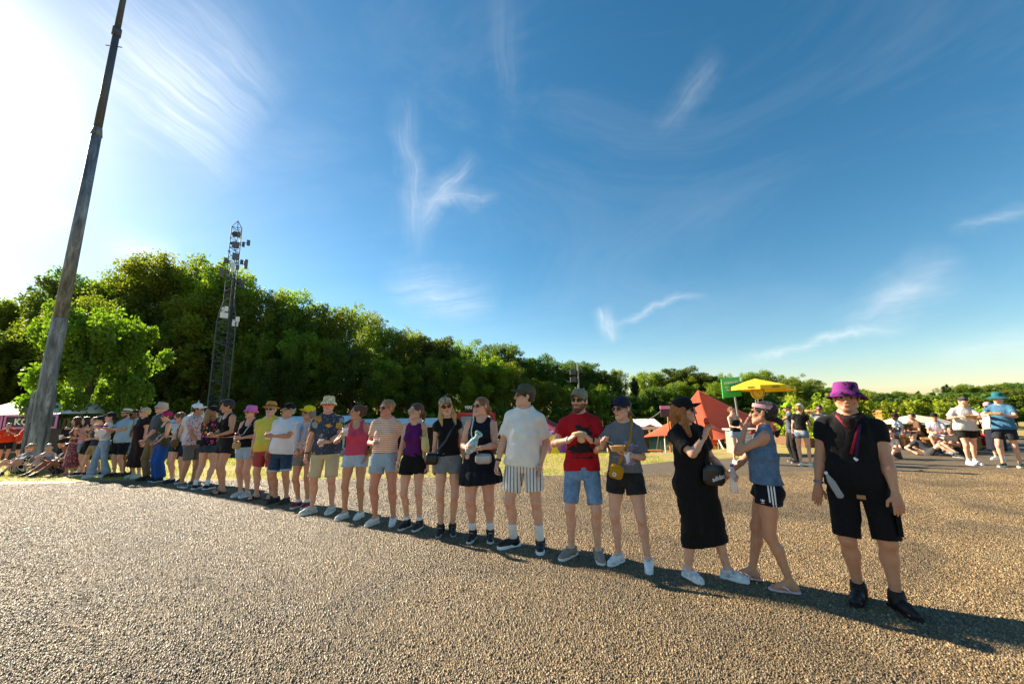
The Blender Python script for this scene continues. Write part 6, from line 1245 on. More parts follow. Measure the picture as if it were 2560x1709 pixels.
Q[31] = stand(dict(label='woman in a long red patterned skirt with a drink by the mast', sex='f', w=.95, skin='tan', top=T('tank', '#4a3a44', pat=('specks', '#8a5a5e', .5, 30.), hem=-.02), bottom=dict(k='skirt', col='#7c3440', pat=('specks', '#c9a8a0', .6, 30.), hem=-.78, flare=.05, folds=10, spread=.02), hair=('long', '#4a3020'), shoes=('flop', '#c98a90', '#b07078'), armL=(.08, -.24, 1.15), armR=(-.05, -.25, 1.15), head=(-6, 4)), 172, 1188, 1052, -78, .02)
# --- near the mast
Q[32] = stand(dict(label='bald man in an orange football shirt drinking from a cup', w=1.15, belly=.05, skin='red', top=T('tee', '#e0380f', sl=.6, sle=.024, hem=-.16, drape=.02), bottom=S_('#14161c', .85, ease=.025), armL=(.02, -.22, 1.36, 'mouth', (1, .2, -1)), handL=dict(d=(-.5, -.2, .8), curl=.6), armR='hang', shoes=('low', '#dddddd', '#eeeeee'), hair=('buzz', '#b8a898'), head=(-4, 4)), 6, 1150, 1057, 4, .0, 18)
Q[33] = stand(dict(label='man in an orange shirt with black sleeves seen from the side', w=1.2, belly=.06, skin='pink', top=T('tee', '#e2440f', sl=.3, sle=.016, hem=-.18, drape=.03), bottom=S_('#101114', .85, ease=.025), hair=('short', '#1c1512'), glasses=('#e8e8e8', '#3a3a3a'), beard=('#4a3424', .5), armL=(.2, -.18, .94), armR=(-.1, -.35, 1.15), head=(0, 0), shoes=('low', '#222222', '#dddddd')), 50, 1150, 1057, -62, .0, 18.4)
SIT = dict(sit=1, pelvis=(0, 0, -.90), lean=-16, feet=((-.14, -.62, -8), (.14, -.58, 8)), kneeL=(.25, -.4, 1), kneeR=(-.25, -.4, 1), armL=(.22, -.36, 1.22), armR=(-.22, -.36, 1.22), shoes=('low', '#222222', '#999999'))
def seated(p, x, y, rel, D=None, H=1.7, bench=False, **kw):
    q = dict(SIT); q.update(p); q['H'] = H
    if bench: q.update(pelvis=(0, 0, -.50), feet=((-.12, -.48, -6), (.12, -.44, 6)), lean=p.get('lean', 14), armL=(.1, -.38, 1.02+.1), armR=(-.1, -.38, 1.02+.1))
    q.update(kw); return stand(q, x, y, 0, rel, 0, D)
seated(dict(label='woman in a black and white striped shirt sitting on the grass', sex='f', skin='fair', top=T('shirt', '#16161a', pat=('vstripe', '#d8d4ca', 30., .4), sl=.9, sle=.02, hem=-.1), bottom=S_('#16161a', .5, ('specks', '#c8c4ba', .6, 60.)), hair=('bun', '#a88a5c'), glasses=('#141414', '#141414'), feet=((-.2, -.55, -30), (.25, -.5, 40))), 46, 1183, -62)
seated(dict(label='woman in a grey strap top leaning back on the grass at the mast foot', sex='f', skin='fair', top=T('camisole', '#8a9298', hem=-.06), bottom=S_('#3a566a', .7, DN), hair=('bun', '#241a14'), armR=(-.34, .02, 1.0), lean=-22), 112, 1180, 0)
seated(dict(label='dark skinned woman in a patterned top sitting with raised arms', sex='f', skin='brown', top=T('tee', '#2a2026', pat=('specks', '#c8a8a8', .6, 30.), sl=.3), bottom=S_('#2f4656', .9, DN), hair=('bun', '#15100e'), armL=(.06, -.36, 1.36), armR=(-.06, -.36, 1.3), lean=-6), 150, 1184, -66)
seated(dict(label='man in a black T-shirt and cap sitting behind the grey top woman', skin='tan', top=T('tee', '#101012'), bottom=S_('#2a2a2c', .9), hair=('short', dark), hat=('cap', '#1c1a18'), lean=-4), 142, 1166, -70)
# --- middle distance, right
Q[40] = stand(dict(label='woman in a black strap top and denim shorts eating beside the white counter', sex='f', w=1.0, skin='fair', top=T('camisole', '#101012', hem=-.06, ease=.01), bottom=S_('#7f9ab0', .28, DN, ease=.016, flare=.016), hair=('messybun', '#6a3c1c'), glasses=('#3a2420', '#2a1a1a'), shoes=('run', '#ececea', '#f4f4f2'), armL=(.06, -.26, 1.3, 'x', (.8, .2, -1)), handL=dict(d=(-.3, -.5, .8), curl=.6), armR=(-.12, -.3, 1.12), head=(14, 2), feet=((-.09, .02, 0), (.1, -.03, 10))), 1846, 1158, 1020, 36, .02)
Q[41] = stand(dict(label='man with lime green cap and grey vest reaching to the left', skin='tan', top=T('tee', '#4a5060', sl=.4), bottom=dict(k='trousers', col='#151517', len=1.98, ease=.016, cuff=.08), hair=('short', '#6a6058'), hat=('cap', '#8fd41c'), glasses=('#1a1a1a', '#1a1a1a'), shoes=('run', '#2a2a2c', '#8a8a8a'), armL=(.06, -.5, 1.28, 'point'), head=(0, 8)), 1988, 1156, 1006, -70, .03)
Q[42] = stand(dict(label='blonde woman in a black T-shirt and denim shorts seen from behind', sex='f', w=.98, skin='fair', top=T('tee', '#101012', sl=.4, hem=-.02), bottom=S_('#2f4558', .26, DN, ease=.012, flare=.012), hair=('messybun', '#b88a4c'), hat=('cap', '#d8c4b0'), shoes=('low', '#ecebe8', '#f2f2f0'), head=(-20, 0), armR=(-.12, -.3, 1.2)), 2016, 1166, 1008, 168, .03)
Q[43] = stand(dict(label='dark haired person with sunglasses shading the eyes with one arm', skin='olive', top=T('tee', '#8c8f92', sl=.5), bottom=S_('#8a7a5c', .8, ease=.02), hair=('short', '#17110e'), glasses=('#0c0c0c', '#0a0a0a', 1.15), shoes=('run', '#e0e0de', '#eeeeec'), armR=(-.12, -.2, 1.58, 'x', (-1, .1, .2)), handR=dict(d=(.8, .2, .3), n=(0, .8, -.6), curl=.2), armL=(.05, -.42, 1.2, 'x'), head=(-10, 2)), 2066, 1152, 1014, -12, .02)
Q[44] = stand(dict(label='man in a white T-shirt walking while eating from a paper tray', w=1.14, belly=.02, skin='pink', top=T('tee', '#d6cec4', sl=.78, sle=.03, hem=-.14, drape=.025), bottom=S_('#16150f', .55, ease=.022, flare=.02), hair=('short', '#5a4028'), hat=('headband', '#1a2450'), socks=('#eeeeec', .05), shoes=('run', '#ecebe8', '#f2f2f0'), armL=(.08, -.33, 1.22, 'x', (1, .2, -.8)), armR=(-.14, -.3, 1.25, 'x', (-1, .2, -.8)), handL=dict(d=(-.8, -.5, .1), n=(0, 0, 1), curl=.3), handR=dict(d=(.5, -.5, .1), n=(.4, 0, -1), curl=.6), feet=((-.07, -.02, 12), (.09, .12, 18)), head=(8, 14)), 2434, 1162, 990, 16, .03)
Q[45] = stand(dict(label='man in a blue T-shirt and teal sun hat carrying a paper tray', w=1.02, skin='pink', top=T('tee', '#3d6c8c', sl=.6, sle=.022, hem=-.13, drape=.02), bottom=S_('#23262c', .66, ease=.022, flare=.02), hair=('short', '#4a3424'), hat=('wide', '#1d6470'), shoes=('run', '#4a5238', '#e2e0d4'), armL=(.1, -.34, 1.24, 'x', (1, .2, -.8)), armR=(-.1, -.34, 1.24, 'x', (-1, .2, -.8)), handL=dict(d=(-.8, -.5, .1), n=(0, 0, 1), curl=.3), handR=dict(d=(.8, -.5, .1), n=(0, 0, 1), curl=.3), feet=((-.12, -.1, -8), (.1, .1, 6)), head=(-26, 10)), 2532, 1168, 980, -14, .03)
Q[46] = stand(dict(label='woman in a loose white blouse and long navy skirt behind the blue shirt', sex='f', w=1.1, skin='fair', top=T('shirt', '#dcd4c4', sl=.9, sle=.05, hem=-.08, drape=.05), bottom=dict(k='skirt', col='#141828', hem=-.72, flare=.03, folds=7), hair=('short', '#6a4a3a'), hat=('cap', '#d8a8b0'), shoes=('low', '#dddddd', '#eeeeee'), head=(0, 4)), 2500, 1150, 1005, -20, .03)
GRP = 'people sitting by the bamboo'
for i, (x, y, rel, sx, sk, top, bot, extra) in enumerate(((2262, 1120, -66, 'm', 'dark', '#b9c4cc', '#7c7f80', dict(hat=('cap', '#2a2420'), label='man in a pale shirt and grey trousers bent over his food')), (2350, 1128, 6, 'm', 'tan', '#d4cfd8', '#c8c4bc', dict(hat=('cap', '#141416'), label='man with black cap in a white shirt eating on a bench')), (2412, 1126, -58, 'f', 'tan', '#3a2c28', '#5a7894', dict(hat=('cap', '#8a1c2c'), label='person with dark red cap and tattooed arms sitting sideways')), (2448, 1122, -66, 'm', 'olive', '#1c1a1c', '#3a3430', dict(label='man in dark clothes on the bench behind the walking man')), (2302, 1122, -40, 'f', 'tan', '#6a4a34', '#2c2824', dict(label='woman in brown on the bench next to the pale shirt')))):
    p = dict(sex=sx, skin=sk, top=T('tee', top, sl=.6), bottom=(dict(k='trousers', col=bot, len=1.95, ease=.02, cuff=.08) if i in (0, 2) else S_(bot, .8)), hair=('short', '#1a1412')); p.update(extra); p['group'] = GRP
    seated(p, x, y, rel, None, 1.72, True)
    p = on_ground(x, y); q = MB(); b_ = Vector((p.x, p.y, 0)); q.box((0, 0, .40), (.75, .42, .06)); 
    bo = thing('bench_block', ('wooden bench block under the pale shirted man', 'wooden bench block under the man in the white shirt', 'wooden bench block under the dark red cap', 'wooden bench block behind the walking man', 'wooden bench block under the woman in brown')[i], 'bench', b_+Vector((0, .05, .008)), math.atan2(-p.x, p.y)+R(rel)); q.build('seat', WOOD, bo)
    for s in (-1, 1): q = MB(); q.box((s*.3, 0, .185), (.06, .38, .37)); q.build('leg', WOOD, bo)
seated(dict(label='person in jeans lying back on the asphalt by the bamboo', skin='fair', lean=-50, top=T('tee', '#3a3a3c'), bottom=dict(k='trousers', col='#34536e', pat=DN, len=1.95, ease=.02, cuff=.08), hair=('short', dark), armL=(.3, .3, .98), armR=(-.3, .3, .98), group=GRP), 2330, 1138, 70)
seated(dict(label='bare legged person sitting on the asphalt edge behind the black shirt', sex='f', skin='pink', lean=-8, top=T('tee', '#4a4648'), bottom=S_('#2a2c30', .4), hair=('bun', brown), shoes=('run', '#101012', '#3a3a3a'), group=GRP), 2235, 1146, -20)
seated(dict(label='woman in a long red dress sitting beside the walking man', sex='f', skin='olive', top=T('tank', '#8c1418', hem=-.03), bottom=dict(k='trousers', col='#a01a1c', len=1.9, ease=.05, flare=.05, cuff=.12), hair=('long', '#15100e'), group=GRP), 2478, 1122, -30, None, 1.7, True)
seated(dict(label='person in dark jeans sitting right of the lying person', skin='olive', lean=4, top=T('tee', '#2a241f'), bottom=dict(k='trousers', col='#2c4660', pat=DN, len=1.95, ease=.02, cuff=.08), hair=('short', '#15100e'), group=GRP), 2392, 1134, -50)
# --- crowd in the lower field under the tents: small in the picture
rr = random.Random(31)
CR = ['#e8e4dc', '#d8486a', '#20242c', '#c8603c', '#7a94b0', '#e0c23c', '#8a8d90', '#3a5a48', '#d89ab0', '#f0eeea']
CW = {'#e8e4dc': 'cream', '#d8486a': 'rose', '#20242c': 'dark', '#c8603c': 'rust', '#7a94b0': 'blue', '#e0c23c': 'yellow', '#8a8d90': 'grey', '#3a5a48': 'green', '#d89ab0': 'pink', '#f0eeea': 'white'}
spots = [(1482, 36), (1494, 34), (1506, 33), (1520, 36), (1533, 34), (1547, 33), (1560, 31), (1576, 33), (1590, 30), (1808, 31), (1822, 29), (1772, 33), (1786, 31), (1834, 33), (855, 30), (868, 32), (880, 29), (862, 27), (845, 33), (1245, 27), (1255, 30), (1440, 30), (1450, 33), (395, 28), (640, 27), (700, 31), (1085, 30), (300, 27), (335, 29), (600, 30), (1180, 31), (1905, 27), (1930, 25)]
for i, (x, D) in enumerate(spots):
    c = rr.choice(CR); bc = rr.choice(['#20242c', '#7a94b0', '#c8b890', '#101012']); f = rr.random() < .5; P0 = at(x, 1100, D)
    where = 'under the red tent' if 1460 < x < 1850 else 'behind the row of people'
    hatc = '#20242c' if i in (17, 26, 28) else rr.choice([None, '#f0eeea', '#20242c', '#c83c3c', '#3a5a8a'])
    p = dict(sex='f' if f else 'm', skin=rr.choice(['fair', 'tan', 'olive', 'pink', 'brown']), top=T('tee' if rr.random() < .7 else 'tank', c, sl=.6), bottom=S_(bc, .6, ease=.02), hair=('short' if not f else 'long', rr.choice([dark, brown, '#8a6a40', '#15100e'])), H=rr.uniform(1.62, 1.85), far=30, label='distant visitor in %s top, %s shorts%s %s' % (CW[c], {'#20242c': 'dark', '#7a94b0': 'denim', '#c8b890': 'beige', '#101012': 'black'}[bc], {None: '', '#f0eeea': ', white cap,', '#20242c': ', dark cap,', '#c83c3c': ', red cap,', '#3a5a8a': ', blue cap,'}[hatc], where if x < 1460 or x > 1850 else ('left under the red tent' if x < 1700 else 'right under the red tent')), group='distant visitors in the lower field', armL=rr.choice(['hang', 'hold', 'mouth', 'pocket']), head=(rr.uniform(-50, 50), 0), shoes=('none',))
    if hatc: p['hat'] = ('cap', hatc)
    stand(p, x, 1100, 0, rr.uniform(-180, 180), 0, D)
print('people', len(PEOPLE), time.time()-T0)
# ------------------------------------------------------------------ things held or carried, prints on clothes
CLEAR = glassy('clear_plastic', '#eef2f2', .3, .05); BEER = glassy('beer', '#e0a020', .85, .1); ICE = glassy('iced_drink', '#e8c89a', .75, .1); CARD = mat('cardboard', '#c9a468', .8, var=.12); PAPER = mat('white_paper', '#eceae6', .7, var=.04)
def cup(K, s, lab, drink, straw=False, tilt=0, lo=.6):
    c = grip(K, s); o = thing('plastic_cup', lab, 'cup', c-Vector((0, 0, .055))); o.rotation_euler = (R(tilt), 0, 0); b = MB(); b.lathe([(.032, 0), (.044, .125), (.042, .125), (.031, .004)], 18, None, False); b.build('cup_wall', CLEAR, o, True); b = MB(); b.lathe([(.028, .004), (.030, .01), (.030+.012*lo, .115*lo)], 16); b.build('drink', drink, o, True)
    if straw: b = MB(); b.tube([(.0, 0, .02), (.03, .01, .19)], .004, 5); b.build('straw', mat('black_straw', '#1c2024', .4), o)
    return o
cup(Q[10], -1, 'iced drink with a straw held by the woman in stripes', ICE, True); cup(Q[11], -1, 'iced drink with a straw raised by the woman in pink', ICE, True); cup(Q[12], 1, 'cup of beer held by the man in the floral shirt', BEER, lo=.75); cup(Q[14], 1, 'nearly empty plastic cup held by the man in white', glassy('water', '#cfe0e8', .3), lo=.3)
cup(Q[32], 1, 'cup held to the mouth of the bald man in orange', ICE); cup(Q[31], -1, 'cup of pale drink held by the woman in the red skirt', ICE); cup(Q[27], 1, 'cup held at the mouth of the woman in the white blouse', ICE); cup(Q[18], -1, 'cup of beer in front of the flowered black shirt', BEER)
def bottle(loc, lab, col, capcol, h=.22, r=.032, rot=(0, 0, 0), alpha=.35, liquid=None):
    o = thing('bottle', lab, 'bottle', loc); o.rotation_euler = rot; b = MB(); b.lathe([(r*.8, 0), (r, .012), (r*.96, .05), (r, .09), (r*.95, h*.62), (r*.6, h*.8), (r*.42, h*.88), (r*.42, h*.93)], 16); b.build('bottle_body', glassy('plastic_%s' % col, col, alpha, .1), o, True); b = MB(); b.lathe([(r*.46, h*.925), (r*.46, h)], 12); b.build('bottle_cap', mat('cap_%s' % capcol, capcol, .5), o); return o
bottle(grip(Q[3], 1)-Vector((0, 0, .13)), 'clear water bottle with blue cap held by the woman in black', '#dfe9ee', '#2a4ac0', .25, .035)
bottle(grip(Q[8], 1)-Vector((.01, 0, .12)), 'green soda bottle held by the woman in the leopard cap', '#5aa82c', '#2f8a2c', .22, .03, (R(14), R(16), 0), .85)
q = wpt(Q[1], (-.12, -.19, .83)); bottle(q, 'clear flat bottle hanging at the belt of the man in black', '#c8ccd0', '#e8e8e8', .22, .027, (R(-4), R(-24), 0), .4)
def can(K, s, lab):
    o = thing('drink_can', lab, 'can', grip(K, s)-Vector((0, 0, .05))); b = MB(); b.lathe([(.026, 0), (.031, .008), (.031, .125), (.026, .135)], 16); b.build('can_body', mat('can_red', '#8e1418', .3, .5, .1), o, True); b = MB(); b.lathe([(.026, .1355), (.022, .138)], 16); b.build('can_lid', STEEL, o)
can(Q[16], 1, 'red drink can held by the woman in the pink bucket hat')
def bowl():
    K = Q[4]; o = thing('paper_bowl', 'kraft paper bowl held by the woman in the grey T-shirt', 'bowl', wpt(K, (-.03, -.33, 1.205))); b = MB(); b.lathe([(.055, 0), (.078, .055), (.081, .058), (.074, .056), (.05, .006)], 22); b.build('bowl_wall', CARD, o, True); b = MB(); b.lathe([(.06, .03), (.073, .048), (.02, .06)], 16); b.build('noodles', mat('noodles', '#c08a4a', .6, var=.3, nscale=60, bumps=.8), o)
    c = grip(K, -1, .07, .02); f = thing('wooden_fork', 'small wooden fork held above the paper bowl', 'fork', c); b = MB(); b.tube([(-.05, .0, .03), (.08, -.01, -.025)], .005, 5); b.build('fork_handle', mat('fork_wood', '#d8b888', .7), f)
    n = thing('napkin', 'white paper napkin hanging under the paper bowl', 'napkin', wpt(K, (.06, -.335, 1.19))); b = MB(); b.add([(-.03, 0, 0), (.035, .01, .01), (.03, -.005, -.08), (.0, .005, -.11), (-.01, -.01, -.06), (.0, .02, -.02)], [(0, 1, 2, 3, 4), (1, 0, 5), (5, 0, 4, 3), (1, 5, 3, 2)]); b.build('paper', PAPER, n)
bowl()
def sandwich():
    K = Q[5]; c = (grip(K, -1)+grip(K, 1))/2; o = thing('sandwich', 'wrapped bread roll sandwich in both hands of the red shirted man', 'sandwich', c); g = Grid((-.1, -.07, -.08), (.1, .07, .08), .008); g.ell((0, 0, .03), (.085, .045, .03), None, .01); g.ell((.02, 0, -.02), (.045, .04, .045), None, .01); g.wrinkle(.006, 4, 1.5); V, F = g.surface(); obj('bread', mesh('bread', V, F, mat('bread', '#d8b482', .7, var=.2, nscale=30, bumps=.4), True), o)
sandwich()
def icecream():
    K = Q[3]; c = grip(K, -1, .07, .02); d = (Vector(K['Hm'] @ np.array((0, -1, 0)))); o = thing('ice_cream', 'cone ice cream in an orange wrapper at the mouth of the woman in black', 'ice cream', c); o.rotation_euler = (R(10), R(-18), 0); b = MB(); b.lathe([(.010, -.10), (.022, -.02), (.026, .05)], 12); b.build('wrapper', mat('wrapper', '#d8702c', .5, var=.3, nscale=40), o, True); b = MB(); b.lathe([(.024, .05), (.027, .075), (.018, .1), (.004, .108)], 12); b.build('ice', mat('ice', '#b83a2c', .5, var=.3, nscale=40), o, True)
icecream()
def phone(K, s, lab):
    o = thing('phone', lab, 'phone', (grip(K, 1)+grip(K, -1))/2, K['root'].rotation_euler.z); b = MB(); b.box((0, -.02, .0), (.16, .09, .009), 0, Matrix.Rotation(R(35), 3, 'X')); b.build('phone_body', mat('phone_black', '#101014', .2), o)
phone(Q[21], 1, 'black phone in the hands of the woman looking down')
def tray(K, lab, col='#c9a468', d=(0, -.42, 1.29), food='#d07a2c'):
    o = thing('food_tray', lab, 'tray', wpt(K, d), K['root'].rotation_euler.z); b = MB(); b.add([(-.1, -.06, 0), (.1, -.06, 0), (.1, .06, 0), (-.1, .06, 0), (-.13, -.085, .045), (.13, -.085, .045), (.13, .085, .045), (-.13, .085, .045)], [(3, 2, 1, 0), (0, 1, 5, 4), (1, 2, 6, 5), (2, 3, 7, 6), (3, 0, 4, 7)]); b.build('tray_board', mat('tray_%s' % col, col, .8), o); r = random.Random(3); b = MB()
    for i in range(14): b.box((r.uniform(-.09, .09), r.uniform(-.05, .05), r.uniform(.03, .055)), (.06, .012, .012), r.uniform(0, 3))
    tag(b.build('food', mat('food_%s' % food, food, .6, var=.2), o), kind='stuff')
tray(Q[26], 'purple patterned snack tray held by the man in light blue', '#7a4a9a', (0, -.46, 1.30)); tray(Q[44], 'paper tray carried by the man in the white T-shirt', '#c9a468', (0, -.40, 1.23)); tray(Q[45], 'paper tray carried by the man with the teal hat', '#d0a868', (0, -.42, 1.25))
def crisps():
    K = Q[7]; o = thing('crisps_bag', 'light blue green patterned crisps bag held by the navy dress', 'bag', grip(K, -1)+Vector((.02, 0, .02))); o.rotation_euler = (0, R(32), K['root'].rotation_euler.z); g = Grid((-.1, -.06, -.16), (.1, .06, .2), .008); g.ell((0, 0, 0), (.062, .032, .11), None, .01); g.cone((0, 0, .08), (0, 0, .14), .025, .03, .02); g.ell((0, 0, .165), (.055, .015, .035), None, .015); g.wrinkle(.006, 8, 1.6); V, F = g.surface(); obj('foil', mesh('foil', V, F, cloth('#9fc0d0', ('specks', '#7cb03c', '#e0e8ec', .55, 28.)), True), o)
crisps()
def bag(name, lab, K, c, r, col, strap=None, scol=None, rot=0, wr=.004, pat=None, m=None, sw=.014, cat='bag'):
    """soft bag resting on the wearer; strap: list of body points"""
    root = thing(name, lab, cat, K['root'].location, K['root'].rotation_euler.z); S = K['S']; g = Grid(np.array(c)-max(r)*1.3, np.array(c)+max(r)*1.3, .009); Mx = rotm(0, 0, rot); X = g.ax; g.loft([(-r[2], 0, 0, r[0]*.72, r[1]*.7, r[1]*.7), (-r[2]*.6, 0, 0, r[0], r[1], r[1]), (r[2]*.5, 0, 0, r[0]*.96, r[1], r[1]), (r[2], 0, 0, r[0]*.8, r[1]*.6, r[1]*.6)], Mx, c, .01, 'add', 3.2); g.wrinkle(wr, 9, 1.5); V, F = g.surface(); o = obj('bag_body', mesh('bag_body', V*S, F, m or cloth(col, pat), True), root); K['gar'][lab] = o
    if strap:
        pts = [np.array(q, float) for q in strap]; b = MB(); n = 5; W = []
        for i in range(len(pts)-1):
            for j in range(n): W.append(pts[i]*(1-j/n)+pts[i+1]*j/n)
        W.append(pts[-1]); bv = [BVHTree.FromPolygons([v.co for v in q.data.vertices], [p.vertices for p in q.data.polygons]) for q in list(K['gar'].values())[:1]+[ch for ch in K['root'].children if ch.name.startswith('body')]]
        L = []; R_ = []
        for i, p in enumerate(W):
            P = Vector(p*S); t = Vector((W[min(i+1, len(W)-1)]-W[max(i-1, 0)])).normalized(); ax = Vector((0, 0, P.z)); out = Vector((P.x, P.y, 0)).normalized() if (P.x**2+P.y**2) > 1e-4 else Vector((0, -1, 0))
            best = P
            if P.z > 1.36*S:
                for q in bv:
                    h = q.ray_cast(Vector((P.x, P.y, 1.7*S)), Vector((0, 0, -1)))[0]
                    if h is not None and (best is P or h.z > best.z-.007): best = h+Vector((0, 0, .007))
                sd = t.cross(Vector((0, 0, 1))).normalized()*sw*S; L.append(best+sd); R_.append(best-sd); continue
            for q in bv:
                h = q.ray_cast(Vector((0, 0, P.z))+out*.7, -out)[0]
                if h is not None and Vector((h.x, h.y, 0)).length+.006 > Vector((best.x, best.y, 0)).length and P.z < 1.42*S: best = h+out*.007
            sd = t.cross(out).normalized()*sw*S; L.append(best+sd); R_.append(best-sd)
        k = len(L); th = [Vector((a.x, a.y, .02)).normalized()*.004 for a in L]; V = L+R_+[a+t for a, t in zip(L, th)]+[a+t for a, t in zip(R_, th)]; F = []
        for i in range(k-1): F += [(i, i+1, k+i+1, k+i), (2*k+i, 3*k+i, 3*k+i+1, 2*k+i+1), (i, 2*k+i, 2*k+i+1, i+1), (k+i, k+i+1, 3*k+i+1, 3*k+i)]
        obj('strap', mesh('strap', V, F, cloth(scol or col)), root)
    return root
bag('waist_bag', 'mustard waist bag slung in front of the woman in grey', Q[4], (-.07, -.225, .985), (.075, .042, .07), '#b8860e', [(-.05, -.18, 1.05), (.04, -.14, 1.25), (.10, -.06, 1.41), (.08, .05, 1.44), (0, .12, 1.25)], '#b8860e', 18, .006)
V, F = blob(14, .02, 3); 
def disc(r, n=16): return [(0, 0)]+[(r*math.cos(2*math.pi*i/n), r*math.sin(2*math.pi*i/n)) for i in range(n)], [(0, 1+i, 1+(i+1) % n) for i in range(n)]
g4 = 'mustard waist bag slung in front of the woman in grey'; on_cloth(Q[4], g4, *disc(.02), (-.085, 0, .965), 0, PAPER, 'round_badge'); on_cloth(Q[4], g4, *disc(.009), (-.085, 0, .965), 0, mat('badge_red', '#8a1c28', .5), 'badge_mark', off=.006)
bag('shoulder_bag', 'black sheer shoulder bag with white lettering on the black dress', Q[3], (.05, -.175, 1.0), (.13, .028, .10), '#1b1a1a', [(-.02, -.17, 1.08), (.0, -.15, 1.25), (-.08, -.08, 1.42), (-.07, .06, 1.43)], '#161616', 6, .004, None, mat('sheer_black', '#1f1d1c', .35, var=.4, nscale=18))
V, F = text_mesh('adidas', .058, .022); on_cloth(Q[3], 'black sheer shoulder bag with white lettering on the black dress', V, F, (.075, 0, .975), 12, mat('white_print', '#e8e8e8', .6, var=0), 'lettering')
bag('silver_bag', 'silver crescent bag in front of the navy dress', Q[7], (.06, -.24, 1.0), (.105, .035, .062), '#b8b8ba', [(-.01, -.19, 1.05), (-.08, -.17, 1.2), (-.11, -.09, 1.40), (-.09, .05, 1.43)], '#c8c4bc', 0, .006, None, mat('silver_leather', '#a9aaac', .32, .55, .2, bumps=.3, bscale=30), .008)
bag('black_bag', 'black box bag at the hip of the woman in the leopard cap', Q[8], (-.20, -.10, .97), (.085, .05, .075), '#121214', [(-.16, -.12, 1.03), (-.02, -.15, 1.2), (.09, -.08, 1.41), (.08, .05, 1.43)], '#4a4c50', 4, .002, None, mat('black_leather', '#141416', .3, var=.1))
bag('yellow_pouch', 'pale yellow drawstring pouch under the arm of the purple top', Q[9], (.17, -.10, 1.17), (.055, .05, .11), '#d8c484', [(.15, -.1, 1.28), (.14, -.07, 1.40), (.13, .05, 1.42)], '#d0b86a', -6, .006)
bag('hip_bag', 'tan leather hip bag between the pink and the striped top', Q[11], (.20, -.05, 1.0), (.05, .05, .05), '#8a6230', None, None, 0)
bag('beige_pouch', 'beige pouch hanging at the waist of the woman with the can', Q[16], (-.02, -.24, 1.0), (.07, .05, .07), '#b89a6a', [(.0, -.2, 1.06), (.06, -.16, 1.25), (.10, -.05, 1.42)], '#d8d4cc', 10, .006, None, None, .007)
bag('brown_bag', 'brown shoulder bag of the woman looking at her phone', Q[21], (.19, -.08, .98), (.06, .08, .1), '#6a5236', [(.17, -.05, 1.08), (.13, -.04, 1.40), (.1, .05, 1.43)], '#6a6458', 0)
bag('green_bag', 'olive shoulder bag of the woman in blue trousers', Q[22], (.2, -.05, .98), (.05, .1, .1), '#4a4a34', [(.18, -.05, 1.08), (.0, -.13, 1.25), (-.1, -.03, 1.42)], '#6f7a6a', 0)
bag('black_waist_bag', 'black waist bag across the back of the flowered shirt', Q[18], (-.02, .17, 1.0), (.13, .04, .05), '#121214')
# neck scarf, lanyard, towel: worn, so parts of their people
def worn(K, name, P, h, m, wr=.004): v, f = skin_surface(P, h, wr, 5, S=K['S'], wscale=1.6); return obj(name, mesh(name, v, f, m, True), K['root'])
K = Q[1]; tr = K['tr']; sc_m = cloth('#3a201c', ('specks', '#1a1012', .5, 14.))
worn(K, 'neck_scarf', [('cone', tr((-.085, -.02, .475)), tr((0, -.115, .405)), .022, .03, .02, 'add', None), ('cone', tr((.085, -.02, .475)), tr((0, -.115, .405)), .022, .03, .02, 'add', None), ('cone', tr((0, -.13, .40)), tr((.01, -.145, .33)), .05, .012, .02, 'add', None), ('cone', tr((-.085, .03, .48)), tr((.085, .03, .48)), .02, .02, .02, 'add', None)], .009, sc_m)
for a, b_, col, nm in (((.055, -.14, .38), (-.015, -.158, .15), '#9a1c2c', 'lanyard'), ((.06, -.14, .39), (.012, -.16, .12), '#3a1c4a', 'lanyard'), ((-.08, -.05, .46), (-.02, -.15, .36), '#a0303c', 'lanyard')): b = MB(); b.tube([Vector(tr(a)*K['S']), Vector((np.array(tr(a))*.5+np.array(tr(b_))*.5+np.array((0, -.012, 0)))*K['S']), Vector(tr(b_)*K['S'])], .011, 6); b.build(nm, cloth(col), K['root'], True)
b = MB(); b.tube([Vector(tr((.0, -.165, .12))*K['S']), Vector(tr((.02, -.17, .10))*K['S'])], [.008, .014], 6); b.build('lanyard_clip', PAPER, K['root'])
b = MB(); b.box(Vector(np.array((.005, -.165, .845))*K['S']), (.055, .02, .03)); b.build('leather_tag', mat('tan_leather', '#a8744a', .6), K['root'])
K = Q[13]; tr = K['tr']; worn(K, 'towel', [('cone', tr((-.07, .02, .47)), tr((-.07, -.13, .33)), .03, .032, .02, 'add', None), ('cone', tr((-.07, -.13, .33)), tr((-.06, -.145, .14)), .032, .034, .02, 'add', None), ('cone', tr((.07, .02, .47)), tr((.06, -.13, .33)), .03, .032, .02, 'add', None), ('cone', tr((.06, -.13, .33)), tr((.03, -.145, .16)), .032, .03, .02, 'add', None), ('cone', tr((-.07, .04, .475)), tr((.07, .04, .475)), .028, .028, .02, 'add', None)], .011, cloth('#9db4d4'), .006)
worn(K, 'knot', [('ell', tr((0, -.14, .05)), (.04, .03, .03), None, .01, 'add'), ('cone', tr((0, -.14, .05)), tr((.03, -.15, -.08)), .022, .014, .01, 'add', None), ('cone', tr((0, -.14, .05)), tr((-.04, -.15, -.06)), .022, .014, .01, 'add', None)], .011, cloth('#d8b9a8'), .005)
K = Q[2]; b = MB(); tr = K['tr']
